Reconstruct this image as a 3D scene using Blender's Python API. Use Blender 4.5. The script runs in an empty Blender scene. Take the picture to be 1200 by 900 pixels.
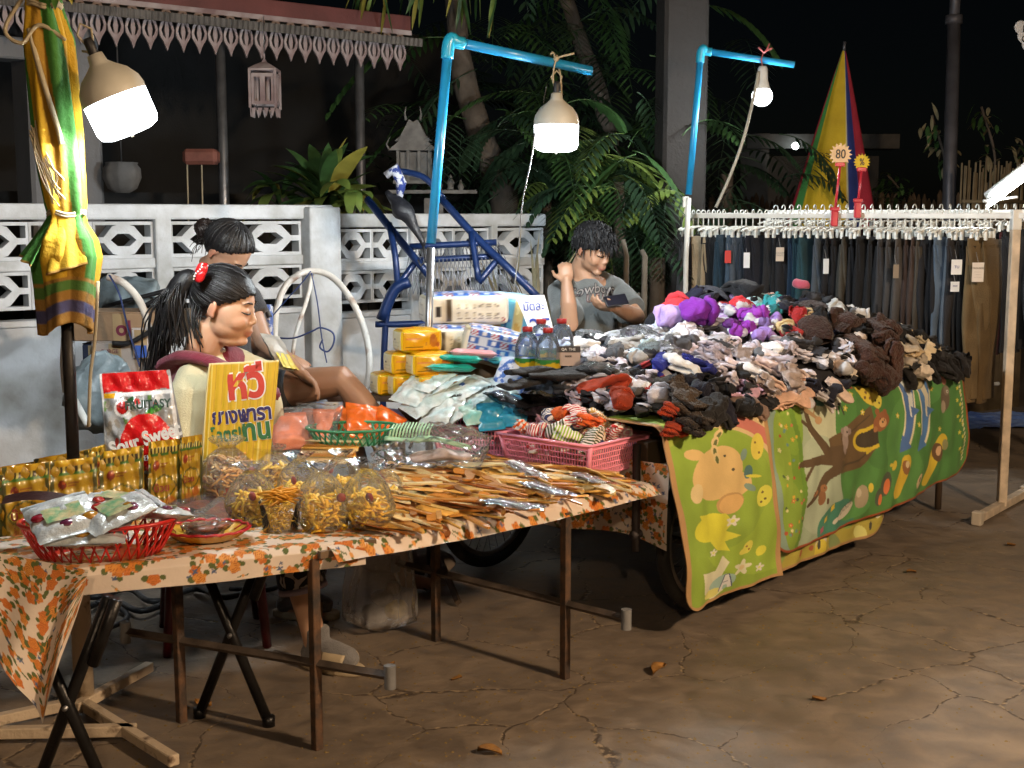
import bpy, math, random
import numpy as np
from mathutils import Vector, Matrix, noise, Euler
from mathutils.geometry import tessellate_polygon
random.seed(7); rng = np.random.default_rng(7)
S = bpy.context.scene; COL = S.collection
R = math.radians; PI = math.pi
V = Vector
# ---------------- camera: real lens, pixel helpers are in the photo's 1200x900 frame
HC = 1.5; FP = 1500.0; TH = math.atan(198/FP)
cd = bpy.data.cameras.new('camera'); cam = bpy.data.objects.new('camera', cd); COL.objects.link(cam)
cd.sensor_width = 36; cd.lens = 36*FP/1200; cd.clip_end = 300
cam.location = (0, 0, HC); cam.rotation_euler = (PI/2-TH, 0, 0); S.camera = cam
cd.dof.use_dof = False
def ray(px, py):
    x = (px-600)/FP; y = -(py-450)/FP
    return V((x, math.cos(TH)+y*math.sin(TH), -math.sin(TH)+y*math.cos(TH)))
def J(px, py, Y):
    d = ray(px, py); return V((0, 0, HC)) + d*(Y/d.y)
def G(px, py, z=0.0):
    d = ray(px, py); return V((0, 0, HC)) + d*((z-HC)/d.z)
def pix(p):
    q = V(p)-V((0, 0, HC)); c, s = math.cos(TH), math.sin(TH)
    dep = q.y*c - q.z*s; up = q.y*s + q.z*c
    return 600+FP*q.x/dep, 450-FP*up/dep
# ---------------- colours and materials
def lin(r, g=None, b=None):
    if g is None:
        h = r.lstrip('#'); r, g, b = (int(h[i:i+2], 16) for i in (0, 2, 4))
    f = lambda c: (c/255)/12.92 if c/255 <= .04045 else ((c/255+.055)/1.055)**2.4
    return (f(r), f(g), f(b))
_M = {}
def nodes(name):
    m = bpy.data.materials.new(name); m.use_nodes = True; nt = m.node_tree
    return m, nt, nt.nodes['Principled BSDF'], nt.nodes['Material Output']
def addbump(nt, b, scale, strength, dist=.01, kind='noise', coord='Object', detail=4):
    tc = nt.nodes.new('ShaderNodeTexCoord')
    if kind == 'wave':
        t = nt.nodes.new('ShaderNodeTexWave'); t.inputs['Scale'].default_value = scale; t.inputs['Distortion'].default_value = 1.5; o = t.outputs['Fac']
    else:
        t = nt.nodes.new('ShaderNodeTexNoise'); t.inputs['Scale'].default_value = scale; t.inputs['Detail'].default_value = detail; o = t.outputs['Fac']
    nt.links.new(tc.outputs[coord], t.inputs['Vector'])
    bp = nt.nodes.new('ShaderNodeBump'); bp.inputs['Strength'].default_value = strength; bp.inputs['Distance'].default_value = dist
    nt.links.new(o, bp.inputs['Height']); nt.links.new(bp.outputs['Normal'], b.inputs['Normal'])
    return bp
def M(name, col, rough=.6, metal=0, var=.25, vs=8, bump=.2, bs=60, kind='noise', col2=None, emit=0, sheen=0, coat=0, mix=(.35, .65)):
    if name in _M: return _M[name]
    if isinstance(col, str): col = lin(col)
    m, nt, b, out = nodes(name)
    b.inputs['Roughness'].default_value = rough; b.inputs['Metallic'].default_value = metal
    if sheen: b.inputs['Sheen Weight'].default_value = sheen
    if coat: b.inputs['Coat Weight'].default_value = coat; b.inputs['Coat Roughness'].default_value = .12
    c2 = col2 if col2 is not None else tuple(c*(1-var) for c in col)
    if isinstance(c2, str): c2 = lin(c2)
    tc = nt.nodes.new('ShaderNodeTexCoord'); n = nt.nodes.new('ShaderNodeTexNoise')
    n.inputs['Scale'].default_value = vs; n.inputs['Detail'].default_value = 5
    r = nt.nodes.new('ShaderNodeValToRGB'); r.color_ramp.elements[0].position = mix[0]; r.color_ramp.elements[1].position = mix[1]
    r.color_ramp.elements[0].color = (*c2, 1); r.color_ramp.elements[1].color = (*col, 1)
    nt.links.new(tc.outputs['Object'], n.inputs['Vector']); nt.links.new(n.outputs['Fac'], r.inputs['Fac']); nt.links.new(r.outputs['Color'], b.inputs['Base Color'])
    if bump: addbump(nt, b, bs, bump, kind=kind)
    if emit: b.inputs['Emission Color'].default_value = (*col, 1); b.inputs['Emission Strength'].default_value = emit
    _M[name] = m; return m
def MA(name='painted', rough=.6, bump=.15, bs=80, coat=0, dirt=.25, ds=6, sheen=0, dist=.01):
    """colour comes from the mesh's own painted attribute, with a little wear on top"""
    if name in _M: return _M[name]
    m, nt, b, out = nodes(name); b.inputs['Roughness'].default_value = rough
    if coat: b.inputs['Coat Weight'].default_value = coat; b.inputs['Coat Roughness'].default_value = .1
    if sheen: b.inputs['Sheen Weight'].default_value = sheen
    a = nt.nodes.new('ShaderNodeAttribute'); a.attribute_name = 'Col'
    tc = nt.nodes.new('ShaderNodeTexCoord'); n = nt.nodes.new('ShaderNodeTexNoise'); n.inputs['Scale'].default_value = ds; n.inputs['Detail'].default_value = 6
    mr = nt.nodes.new('ShaderNodeMapRange'); mr.inputs['From Min'].default_value = .3; mr.inputs['From Max'].default_value = .7
    mr.inputs['To Min'].default_value = 1-dirt; mr.inputs['To Max'].default_value = 1
    mx = nt.nodes.new('ShaderNodeVectorMath'); mx.operation = 'SCALE'
    nt.links.new(tc.outputs['Object'], n.inputs['Vector']); nt.links.new(n.outputs['Fac'], mr.inputs['Value'])
    nt.links.new(a.outputs['Color'], mx.inputs[0]); nt.links.new(mr.outputs['Result'], mx.inputs['Scale']); nt.links.new(mx.outputs['Vector'], b.inputs['Base Color'])
    if bump: addbump(nt, b, bs, bump, dist=dist)
    _M[name] = m; return m
def MO(name='fabric', rough=.85, bump=.4, bs=90, kind='noise', var=.3, vs=25, sheen=.3, coat=0, dist=.01):
    """colour comes from the object's own colour"""
    if name in _M: return _M[name]
    m, nt, b, out = nodes(name); b.inputs['Roughness'].default_value = rough; b.inputs['Sheen Weight'].default_value = sheen
    if coat: b.inputs['Coat Weight'].default_value = coat; b.inputs['Coat Roughness'].default_value = .15
    a = nt.nodes.new('ShaderNodeObjectInfo'); tc = nt.nodes.new('ShaderNodeTexCoord')
    n = nt.nodes.new('ShaderNodeTexNoise'); n.inputs['Scale'].default_value = vs; n.inputs['Detail'].default_value = 4
    mr = nt.nodes.new('ShaderNodeMapRange'); mr.inputs['From Min'].default_value = .3; mr.inputs['From Max'].default_value = .7
    mr.inputs['To Min'].default_value = 1-var; mr.inputs['To Max'].default_value = 1.05
    mx = nt.nodes.new('ShaderNodeVectorMath'); mx.operation = 'SCALE'
    nt.links.new(tc.outputs['Object'], n.inputs['Vector']); nt.links.new(n.outputs['Fac'], mr.inputs['Value'])
    nt.links.new(a.outputs['Color'], mx.inputs[0]); nt.links.new(mr.outputs['Result'], mx.inputs['Scale']); nt.links.new(mx.outputs['Vector'], b.inputs['Base Color'])
    if bump: addbump(nt, b, bs, bump, kind=kind, dist=dist)
    _M[name] = m; return m
def MP(name='clear_plastic', tint=(1, 1, 1), haze=.12, gloss=.35, rough=.12, bs=28, bstr=.6, milk=(.8, .82, .85), dist=.02):
    """thin transparent film: clear, with glossy crinkles and a little milkiness"""
    if name in _M: return _M[name]
    m, nt, b, out = nodes(name); nt.nodes.remove(b)
    tr = nt.nodes.new('ShaderNodeBsdfTransparent'); tr.inputs['Color'].default_value = (*tint, 1)
    gl = nt.nodes.new('ShaderNodeBsdfGlossy'); gl.inputs['Roughness'].default_value = rough; gl.inputs['Color'].default_value = (1, 1, 1, 1)
    df = nt.nodes.new('ShaderNodeBsdfDiffuse'); df.inputs['Color'].default_value = (*milk, 1)
    m1 = nt.nodes.new('ShaderNodeMixShader'); m1.inputs['Fac'].default_value = haze
    m2 = nt.nodes.new('ShaderNodeMixShader')
    lw = nt.nodes.new('ShaderNodeLayerWeight'); lw.inputs['Blend'].default_value = gloss
    nt.links.new(tr.outputs[0], m1.inputs[1]); nt.links.new(df.outputs[0], m1.inputs[2])
    nt.links.new(m1.outputs[0], m2.inputs[1]); nt.links.new(gl.outputs[0], m2.inputs[2]); nt.links.new(lw.outputs['Fresnel'], m2.inputs['Fac'])
    tc = nt.nodes.new('ShaderNodeTexCoord'); n = nt.nodes.new('ShaderNodeTexNoise'); n.inputs['Scale'].default_value = bs; n.inputs['Detail'].default_value = 3
    n.inputs['Distortion'].default_value = 1.2
    bp = nt.nodes.new('ShaderNodeBump'); bp.inputs['Strength'].default_value = bstr; bp.inputs['Distance'].default_value = dist
    nt.links.new(tc.outputs['Object'], n.inputs['Vector']); nt.links.new(n.outputs['Fac'], bp.inputs['Height'])
    for k in (gl, df, lw): nt.links.new(bp.outputs['Normal'], k.inputs['Normal'])
    nt.links.new(m2.outputs[0], out.inputs['Surface']); _M[name] = m; return m
def ME(name, col, strength):
    if name in _M: return _M[name]
    m, nt, b, out = nodes(name); nt.nodes.remove(b); e = nt.nodes.new('ShaderNodeEmission')
    e.inputs['Color'].default_value = (*col, 1); e.inputs['Strength'].default_value = strength
    nt.links.new(e.outputs[0], out.inputs['Surface']); _M[name] = m; return m
# ---------------- mesh builder
class MB:
    def __init__(s): s.v = []; s.f = []; s.mi = []; s.c = 0
    def add(s, vs, fs, mi=0):
        n = len(s.v); s.v += [tuple(v) for v in vs]; s.f += [tuple(i+n for i in f) for f in fs]; s.mi += [mi]*len(fs); return s
    def box(s, c, size, rot=None, mi=0, ch=0.0):
        hx, hy, hz = (a/2 for a in size); rot = rot or Matrix.Identity(3); c = V(c)
        if isinstance(rot, Euler): rot = rot.to_matrix()
        ch = min(ch, hx*.9, hy*.9, hz*.9)
        if ch <= 0:
            vs = [c+rot@V((x*hx, y*hy, z*hz)) for x in (-1, 1) for y in (-1, 1) for z in (-1, 1)]
            return s.add(vs, [(0, 1, 3, 2), (4, 6, 7, 5), (0, 4, 5, 1), (2, 3, 7, 6), (0, 2, 6, 4), (1, 5, 7, 3)], mi)
        vs = []; idx = {}
        for sx in (-1, 1):
            for sy in (-1, 1):
                for sz in (-1, 1):
                    for k, p in enumerate(((hx, hy-ch, hz-ch), (hx-ch, hy, hz-ch), (hx-ch, hy-ch, hz))):
                        idx[(sx, sy, sz, k)] = len(vs); vs.append(c+rot@V((sx*p[0], sy*p[1], sz*p[2])))
        fs = []
        for a in (-1, 1):
            fs.append([idx[(a, -1, -1, 0)], idx[(a, 1, -1, 0)], idx[(a, 1, 1, 0)], idx[(a, -1, 1, 0)]][::a])
            fs.append([idx[(-1, a, -1, 1)], idx[(-1, a, 1, 1)], idx[(1, a, 1, 1)], idx[(1, a, -1, 1)]][::a])
            fs.append([idx[(-1, -1, a, 2)], idx[(1, -1, a, 2)], idx[(1, 1, a, 2)], idx[(-1, 1, a, 2)]][::a])
            for b in (-1, 1):
                q = a*b
                fs.append([idx[(a, b, -1, 0)], idx[(a, b, -1, 1)], idx[(a, b, 1, 1)], idx[(a, b, 1, 0)]][::q])
                fs.append([idx[(a, -1, b, 0)], idx[(a, 1, b, 0)], idx[(a, 1, b, 2)], idx[(a, -1, b, 2)]][::q])
                fs.append([idx[(-1, a, b, 1)], idx[(-1, a, b, 2)], idx[(1, a, b, 2)], idx[(1, a, b, 1)]][::q])
                for d in (-1, 1):
                    fs.append([idx[(a, b, d, 0)], idx[(a, b, d, 1)], idx[(a, b, d, 2)]][::a*b*d])
        return s.add(vs, fs, mi)
    def tube(s, pts, r, seg=8, mi=0, caps=True, flat=1.0, up=None, closed=False):
        pts = [V(p) for p in pts]; n = len(pts); rs = r if isinstance(r, (list, tuple)) else [r]*n
        vs = []; fs = []; prev = None
        for i, p in enumerate(pts):
            if closed: t = pts[(i+1) % n]-pts[i-1]
            else: t = (pts[min(i+1, n-1)]-pts[max(i-1, 0)])
            t = t.normalized() if t.length > 1e-9 else V((0, 0, 1))
            if prev is None:
                a = up or (V((0, 0, 1)) if abs(t.z) < .9 else V((1, 0, 0)))
                x = t.cross(a).normalized()
            else:
                x = (prev-t*prev.dot(t)); x = x.normalized() if x.length > 1e-6 else t.orthogonal().normalized()
            prev = x; y = t.cross(x)
            for k in range(seg):
                a = 2*PI*k/seg; vs.append(p+x*math.cos(a)*rs[i]+y*math.sin(a)*rs[i]*flat)
        m = n if closed else n-1
        for i in range(m):
            j = (i+1) % n
            for k in range(seg):
                k2 = (k+1) % seg; fs.append((i*seg+k, i*seg+k2, j*seg+k2, j*seg+k))
        if caps and not closed:
            fs.append(tuple(range(seg))[::-1]); fs.append(tuple((n-1)*seg+k for k in range(seg)))
        return s.add(vs, fs, mi)
    def lathe(s, prof, seg=24, mi=0, mat=None, wob=0, cap=False, sx=1, sy=1):
        vs = []; fs = []; mat = mat or Matrix.Identity(4)
        for r, z in prof:
            for k in range(seg):
                a = 2*PI*k/seg; rr = r*(1+wob*math.sin(a*8)); vs.append(mat@V((rr*math.cos(a)*sx, rr*math.sin(a)*sy, z)))
        for i in range(len(prof)-1):
            for k in range(seg):
                k2 = (k+1) % seg; fs.append((i*seg+k, i*seg+k2, (i+1)*seg+k2, (i+1)*seg+k))
        if cap: fs.append(tuple(range(seg))[::-1]); fs.append(tuple((len(prof)-1)*seg+k for k in range(seg)))
        return s.add(vs, fs, mi)
    def ell(s, c, r, rot=None, mi=0, seg=16, rings=10, fn=None):
        rot = rot or Matrix.Identity(3); c = V(c)
        if isinstance(rot, Euler): rot = rot.to_matrix()
        vs = [c+rot@V((0, 0, -r[2]))]; fs = []
        for i in range(1, rings):
            ph = -PI/2+PI*i/rings
            for k in range(seg):
                a = 2*PI*k/seg; vs.append(c+rot@V((r[0]*math.cos(ph)*math.cos(a), r[1]*math.cos(ph)*math.sin(a), r[2]*math.sin(ph))))
        vs.append(c+rot@V((0, 0, r[2])))
        for k in range(seg): fs.append((0, 1+(k+1) % seg, 1+k))
        for i in range(rings-2):
            for k in range(seg):
                k2 = (k+1) % seg; fs.append((1+i*seg+k, 1+i*seg+k2, 1+(i+1)*seg+k2, 1+(i+1)*seg+k))
        L = len(vs)-1
        for k in range(seg): fs.append((1+(rings-2)*seg+k, 1+(rings-2)*seg+(k+1) % seg, L))
        if fn: vs = [fn(v) for v in vs]
        return s.add(vs, fs, mi)
    def grid(s, fn, nu, nv, mi=0):
        vs = [fn(i/nu, j/nv) for j in range(nv+1) for i in range(nu+1)]
        fs = [(j*(nu+1)+i, j*(nu+1)+i+1, (j+1)*(nu+1)+i+1, (j+1)*(nu+1)+i) for j in range(nv) for i in range(nu)]
        return s.add(vs, fs, mi)
    def plate(s, polys, depth, mat=None, mi=0):
        """polygon with holes (2D, xz) given a thickness along y"""
        mat = mat or Matrix.Identity(4)
        tri = tessellate_polygon([[V((x, y, 0)) for x, y in p] for p in polys]); flat = [q for p in polys for q in p]; n = len(flat)
        vs = [mat@V((x, -depth/2, z)) for x, z in flat]+[mat@V((x, depth/2, z)) for x, z in flat]
        fs = []
        for t in tri:
            a, b, c = (flat[i] for i in t); cr = (b[0]-a[0])*(c[1]-a[1])-(b[1]-a[1])*(c[0]-a[0]); t = tuple(t) if cr > 0 else tuple(t)[::-1]
            fs.append(t); fs.append(tuple(i+n for i in t)[::-1])
        o = 0
        for p in polys:
            for i in range(len(p)):
                j = (i+1) % len(p); fs.append((o+i, o+j, o+j+n, o+i+n))
            o += len(p)
        return s.add(vs, fs, mi)
    def xf(s, mat): s.v = [tuple(mat@V(v)) for v in s.v]; return s
    def noise(s, amp, sc, seed=0):
        o = V((seed*3.1, seed*1.7, seed*5.3)); s.v = [tuple(V(v)+noise.noise_vector(V(v)*sc+o)*amp) for v in s.v]; return s
    def mesh(s, name, mats, smooth=True):
        me = bpy.data.meshes.new(name); me.from_pydata(s.v, [], s.f)
        for m in (mats if isinstance(mats, (list, tuple)) else [mats]): me.materials.append(m)
        me.polygons.foreach_set('material_index', np.array(s.mi, dtype=np.int32))
        if smooth: me.polygons.foreach_set('use_smooth', [True]*len(s.f))
        me.update(); return me
INV = {}
WM = {}
def link(name, data, parent=None):
    o = bpy.data.objects.new(name, data); COL.objects.link(o)
    if parent is not None: o.parent = parent
    return o
def thing(name, label, cat, loc=(0, 0, 0), rz=0.0, group=None):
    o = link(name, None); o.location = loc; o.rotation_euler = (0, 0, rz); tag(o, label, cat, group)
    WM[o.name] = Matrix.Translation(V(loc))@Matrix.Rotation(rz, 4, 'Z'); return o
def tag(o, label, cat, group=None):
    o['label'] = label; o['category'] = cat
    if group: o['group'] = group
    return o
def part(mb, name, mats, parent=None, smooth=True, bevel=0, world=False, auto=None, label=None):
    """a mesh of its own under its thing; world=True: the builder holds world coordinates"""
    if world and parent is not None:
        root = parent
        while root.parent: root = root.parent
        mb.xf(WM[root.name].inverted())
    o = link(name, mb.mesh(name, mats, smooth), parent)
    if smooth and auto is not None: sharp(o.data, auto)
    if bevel:
        b = o.modifiers.new('bevel', 'BEVEL'); b.width = bevel; b.segments = 2; b.limit_method = 'ANGLE'
    if label: o['label'] = label
    return o
def sharp(me, deg=40):
    try: me.set_sharp_from_angle(angle=R(deg))
    except Exception: pass
def struct(o, kind='structure'): o['kind'] = kind; return o
def solo(mb, name, mats, label, cat, group=None, smooth=True, auto=None, bevel=0):
    """a thing that is one mesh, its origin moved to its base"""
    a = np.array(mb.v); c = V(((a[:, 0].min()+a[:, 0].max())/2, (a[:, 1].min()+a[:, 1].max())/2, a[:, 2].min()))
    mb.xf(Matrix.Translation(-c)); o = part(mb, name, mats, None, smooth, bevel, auto=auto); o.location = c; tag(o, label, cat, group); WM[o.name] = Matrix.Translation(c); return o
def dup(o, parent=None, mat=None):
    c = o.copy(); COL.objects.link(c); c.parent = parent
    for ch in o.children: dup(ch, c)
    if mat is not None: c.matrix_world = mat
    return c
def paint(name, nu, nv, pos, colf, mat, parent=None, thick=0, smooth=True):
    """a sheet of nu x nv cells; pos(u,v)->xyz arrays, colf(u,v)->linear rgb arrays"""
    u, v = np.meshgrid(np.linspace(0, 1, nu+1), np.linspace(0, 1, nv+1)); u = u.ravel(); v = v.ravel()
    P = np.stack(pos(u, v), 1).astype(np.float32); C = np.stack([np.broadcast_to(c, u.shape) for c in colf(u, v)]+[np.ones_like(u)], 1).astype(np.float32)
    i, j = np.meshgrid(np.arange(nu), np.arange(nv)); i = i.ravel(); j = j.ravel(); a = j*(nu+1)+i
    F = np.stack([a, a+1, a+nu+2, a+nu+1], 1).astype(np.int32)
    me = bpy.data.meshes.new(name); me.vertices.add(len(P)); me.vertices.foreach_set('co', P.ravel())
    me.loops.add(F.size); me.loops.foreach_set('vertex_index', F.ravel()); me.polygons.add(len(F))
    me.polygons.foreach_set('loop_start', np.arange(0, F.size, 4, dtype=np.int32)); me.polygons.foreach_set('loop_total', np.full(len(F), 4, dtype=np.int32))
    if smooth: me.polygons.foreach_set('use_smooth', [True]*len(F))
    me.update(calc_edges=True); at = me.color_attributes.new('Col', 'FLOAT_COLOR', 'POINT'); at.data.foreach_set('color', C.ravel())
    me.materials.append(mat); o = link(name, me, parent)
    if thick: s = o.modifiers.new('solid', 'SOLIDIFY'); s.thickness = thick; s.offset = 0
    return o
def colorize(me, fn):
    """paints a finished mesh by position: fn(xyz array)->rgb"""
    n = len(me.vertices); P = np.empty(n*3, dtype=np.float32); me.vertices.foreach_get('co', P); P = P.reshape(-1, 3)
    C = np.ones((n, 4), dtype=np.float32); C[:, :3] = fn(P)
    at = me.color_attributes.new('Col', 'FLOAT_COLOR', 'POINT'); at.data.foreach_set('color', C.ravel())
def text(body, size, mat, parent, mtx, name='lettering', bold=0.0, ext=.0006, align='CENTER', shear=0, sx=1.0):
    """writing as thin raised mesh letters; mtx maps the letters' x/y plane to the local frame of the thing"""
    c = bpy.data.curves.new('lettering', 'FONT'); c.body = body; c.size = size; c.offset = bold*size; c.extrude = ext; c.align_x = align; c.align_y = 'CENTER'; c.shear = shear
    c.resolution_u = 4
    t = bpy.data.objects.new('lettering', c); COL.objects.link(t); bpy.context.view_layer.update()
    me = bpy.data.meshes.new_from_object(t.evaluated_get(bpy.context.evaluated_depsgraph_get())); bpy.data.objects.remove(t); bpy.data.curves.remove(c)
    me.transform(mtx@Matrix.Diagonal((sx, 1, 1, 1))); me.materials.clear(); me.materials.append(mat)
    o = link(name, me, parent); return o
def frame(o, x, y):
    """matrix with given origin and x / y directions"""
    x = V(x).normalized(); z = x.cross(V(y)).normalized(); y = z.cross(x)
    m = Matrix((x, y, z)).transposed().to_4x4(); m.translation = V(o); return m
def remesh(mb, voxel, smooth=4, name='body'):
    """fuses overlapping closed shapes into one continuous skin"""
    me = mb.mesh(name, []); o = link(name, me); r = o.modifiers.new('r', 'REMESH'); r.mode = 'VOXEL'; r.voxel_size = voxel; r.use_smooth_shade = True
    if smooth: s = o.modifiers.new('s', 'SMOOTH'); s.iterations = smooth; s.factor = .5
    bpy.context.view_layer.update(); out = bpy.data.meshes.new_from_object(o.evaluated_get(bpy.context.evaluated_depsgraph_get()))
    bpy.data.objects.remove(o); out.polygons.foreach_set('use_smooth', [True]*len(out.polygons)); out.name = name; return out
def mput(me, name, mats, parent):
    me.materials.clear()
    for m in (mats if isinstance(mats, (list, tuple)) else [mats]): me.materials.append(m)
    return link(name, me, parent)
def bez(pts, n=12):
    """Catmull-Rom through points"""
    P = [V(p) for p in pts]; P = [P[0]*2-P[1]]+P+[P[-1]*2-P[-2]]; out = []
    for i in range(1, len(P)-2):
        for k in range(n):
            t = k/n; a, b, c, d = P[i-1:i+3]
            out.append(.5*((2*b)+(c-a)*t+(2*a-5*b+4*c-d)*t*t+(3*b-a-3*c+d)*t**3))
    out.append(P[-2]); return out
ORD = ['first', 'second', 'third', 'fourth', 'fifth', 'sixth', 'seventh', 'eighth', 'ninth', 'tenth', 'eleventh', 'twelfth', 'thirteenth', 'fourteenth', 'fifteenth', 'sixteenth', 'seventeenth', 'eighteenth', 'nineteenth', 'twentieth']
ORD += [('twenty-', 'thirty-', 'forty-')[i//9]+ORD[i % 9] for i in range(27)]
PEND = []
def later(o, desc, ref, refp): PEND.append((o, desc, ref, V(refp)))
def finish_labels():
    by = {}
    for o, d, r, p in PEND: by.setdefault((d, r), []).append((o, p))
    for (d, r), v in by.items():
        if len(v) == 1: v[0][0]['label'] = f'{d} beside {r}' if not d.endswith(')') else d
        else:
            v.sort(key=lambda q: (q[0].matrix_basis.translation-q[1]).length)
            for k, (o, p) in enumerate(v): o['label'] = f'{d}, {ORD[min(k, 46)]} such from {r}'
def tri(x): return x
# ================= SETTING =================
def ground_material():
    m, nt, b, out = nodes('ground_stamped_concrete'); L = nt.links; N = nt.nodes
    tc = N.new('ShaderNodeTexCoord')
    def noi(s, d=6, dist=0):
        n = N.new('ShaderNodeTexNoise'); n.inputs['Scale'].default_value = s; n.inputs['Detail'].default_value = d; n.inputs['Distortion'].default_value = dist; L.new(tc.outputs['Object'], n.inputs['Vector']); return n
    def ramp(src, p0, c0, p1, c1):
        r = N.new('ShaderNodeValToRGB'); e = r.color_ramp.elements; e[0].position = p0; e[0].color = (*c0, 1); e[1].position = p1; e[1].color = (*c1, 1); L.new(src, r.inputs['Fac']); return r
    big = noi(.9); r1 = ramp(big.outputs['Fac'], .35, (.19, .150, .115), .68, (.27, .215, .165))
    med = noi(9, 10, .6); r2 = ramp(med.outputs['Fac'], .32, (.68, .68, .68), .7, (1.12, 1.1, 1.05))
    mul = N.new('ShaderNodeMix'); mul.data_type = 'RGBA'; mul.blend_type = 'MULTIPLY'; mul.inputs['Factor'].default_value = 1; L.new(r1.outputs['Color'], mul.inputs[6]); L.new(r2.outputs['Color'], mul.inputs[7])
    # slab joints: distorted cells
    wn = noi(2.2, 5); off = N.new('ShaderNodeVectorMath'); off.operation = 'MULTIPLY_ADD'; off.inputs[1].default_value = (.34, .34, 0); L.new(wn.outputs['Color'], off.inputs[0]); L.new(tc.outputs['Object'], off.inputs[2])
    vo = N.new('ShaderNodeTexVoronoi'); vo.feature = 'DISTANCE_TO_EDGE'; vo.inputs['Scale'].default_value = 2.1; L.new(off.outputs[0], vo.inputs['Vector'])
    breaks = noi(1.7, 3)
    thr = N.new('ShaderNodeMapRange'); thr.inputs['From Min'].default_value = .4; thr.inputs['From Max'].default_value = .62; thr.inputs['To Min'].default_value = .001; thr.inputs['To Max'].default_value = .016; L.new(breaks.outputs['Fac'], thr.inputs['Value'])
    dv = N.new('ShaderNodeMath'); dv.operation = 'DIVIDE'; L.new(vo.outputs['Distance'], dv.inputs[0]); L.new(thr.outputs['Result'], dv.inputs[1])
    cr = ramp(dv.outputs[0], .35, (1, 1, 1), 1.0, (0, 0, 0))
    fl = noi(38, 3); jc = ramp(fl.outputs['Fac'], .5, (.085, .062, .044), .60, (.36, .27, .17))
    mx = N.new('ShaderNodeMix'); mx.data_type = 'RGBA'; L.new(cr.outputs['Color'], mx.inputs['Factor']); L.new(mul.outputs[2], mx.inputs[6]); L.new(jc.outputs['Color'], mx.inputs[7])
    sp = noi(95, 2); spr = ramp(sp.outputs['Fac'], .80, (0, 0, 0), .9, (.5, .5, .5))
    mx2 = N.new('ShaderNodeMix'); mx2.data_type = 'RGBA'; L.new(spr.outputs['Color'], mx2.inputs['Factor']); L.new(mx.outputs[2], mx2.inputs[6]); mx2.inputs[7].default_value = (.3, .24, .15, 1)
    L.new(mx2.outputs[2], b.inputs['Base Color'])
    rr = ramp(med.outputs['Fac'], .3, (.5, .5, .5), .7, (.8, .8, .8)); L.new(rr.outputs['Color'], b.inputs['Roughness'])
    bp = N.new('ShaderNodeBump'); bp.inputs['Strength'].default_value = .4; bp.inputs['Distance'].default_value = .01
    bp2 = N.new('ShaderNodeBump'); bp2.inputs['Strength'].default_value = .55; bp2.inputs['Distance'].default_value = .01
    inv = N.new('ShaderNodeMath'); inv.operation = 'SUBTRACT'; inv.inputs[0].default_value = 1; L.new(cr.outputs['Color'], inv.inputs[1]); L.new(inv.outputs[0], bp.inputs['Height'])
    L.new(noi(22, 9).outputs['Fac'], bp2.inputs['Height']); L.new(bp.outputs['Normal'], bp2.inputs['Normal']); L.new(bp2.outputs['Normal'], b.inputs['Normal'])
    return m
g = MB()
g.grid(lambda u, v: V(((u-.5)*120, v*140-20, 0)), 8, 8)
o = part(g, 'ground', ground_material()); struct(o)
# crumbs and grit on the paving
g = MB()
for i in range(1100):
    a = rng.random()
    if a < .6: p = G(rng.uniform(380, 1190), rng.uniform(640, 895))
    else: p = G(rng.uniform(120, 900), rng.uniform(720, 899))
    s = rng.uniform(.002, .0065); q = [V((math.cos(t)*s*rng.uniform(.6, 1.3), math.sin(t)*s*rng.uniform(.6, 1.3), 0)) for t in (0, 1.3, 2.6, 3.9, 5.1)]
    t = V((0, 0, s*.7)); g.add([p+k for k in q]+[p+t], [(k, (k+1) % 5, 5) for k in range(5)])
o = part(g, 'gravel_crumbs', M('crumb', '#8c7648', .8)); struct(o, 'stuff')
# fallen leaves
lm = M('dry_leaf', '#a8783c', .6, var=.5, vs=30)
for k, (x, y, s, a, d) in enumerate([(772, 788, .085, 1.0, 'tan curled dead leaf on the paving before the cart wheel'), (858, 686, .07, 2.2, 'brown crumpled dead leaf on the paving below the big play mat'), (960, 821, .05, .3, 'small tan dead leaf on open paving far from the stalls'), (238, 826, .07, 2.6, 'yellow curled dead leaf under the table between the black legs'), (457, 782, .045, .9, 'small yellow dead leaf beside the white slide sandal'), (535, 797, .035, .2, 'tiny brown leaf on the paving in front of the brown table leg'), (574, 884, .07, 2.9, 'long thin dead leaf at the bottom of the paving'), (1068, 672, .05, .4, 'dark dead leaf on the paving beside the rack foot'), (1185, 640, .06, .6, 'large pale leaf lying against the foot of the clothes rack')]):
    p = G(x, y); g = MB()
    g.grid(lambda u, v: V(((u-.5)*s, math.sin(PI*u)**.8*(v-.5)*s*.55, .004+abs(v-.5)*s*.35+.12*s*math.sin(3*u+k))), 8, 4)
    g.xf(Matrix.Translation(p)@Matrix.Rotation(a, 4, 'Z')); o = solo(g, 'fallen_leaf', lm, d, 'leaf', 'dead leaves on the paving')
    so = o.modifiers.new('s', 'SOLIDIFY'); so.thickness = .001
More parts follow.
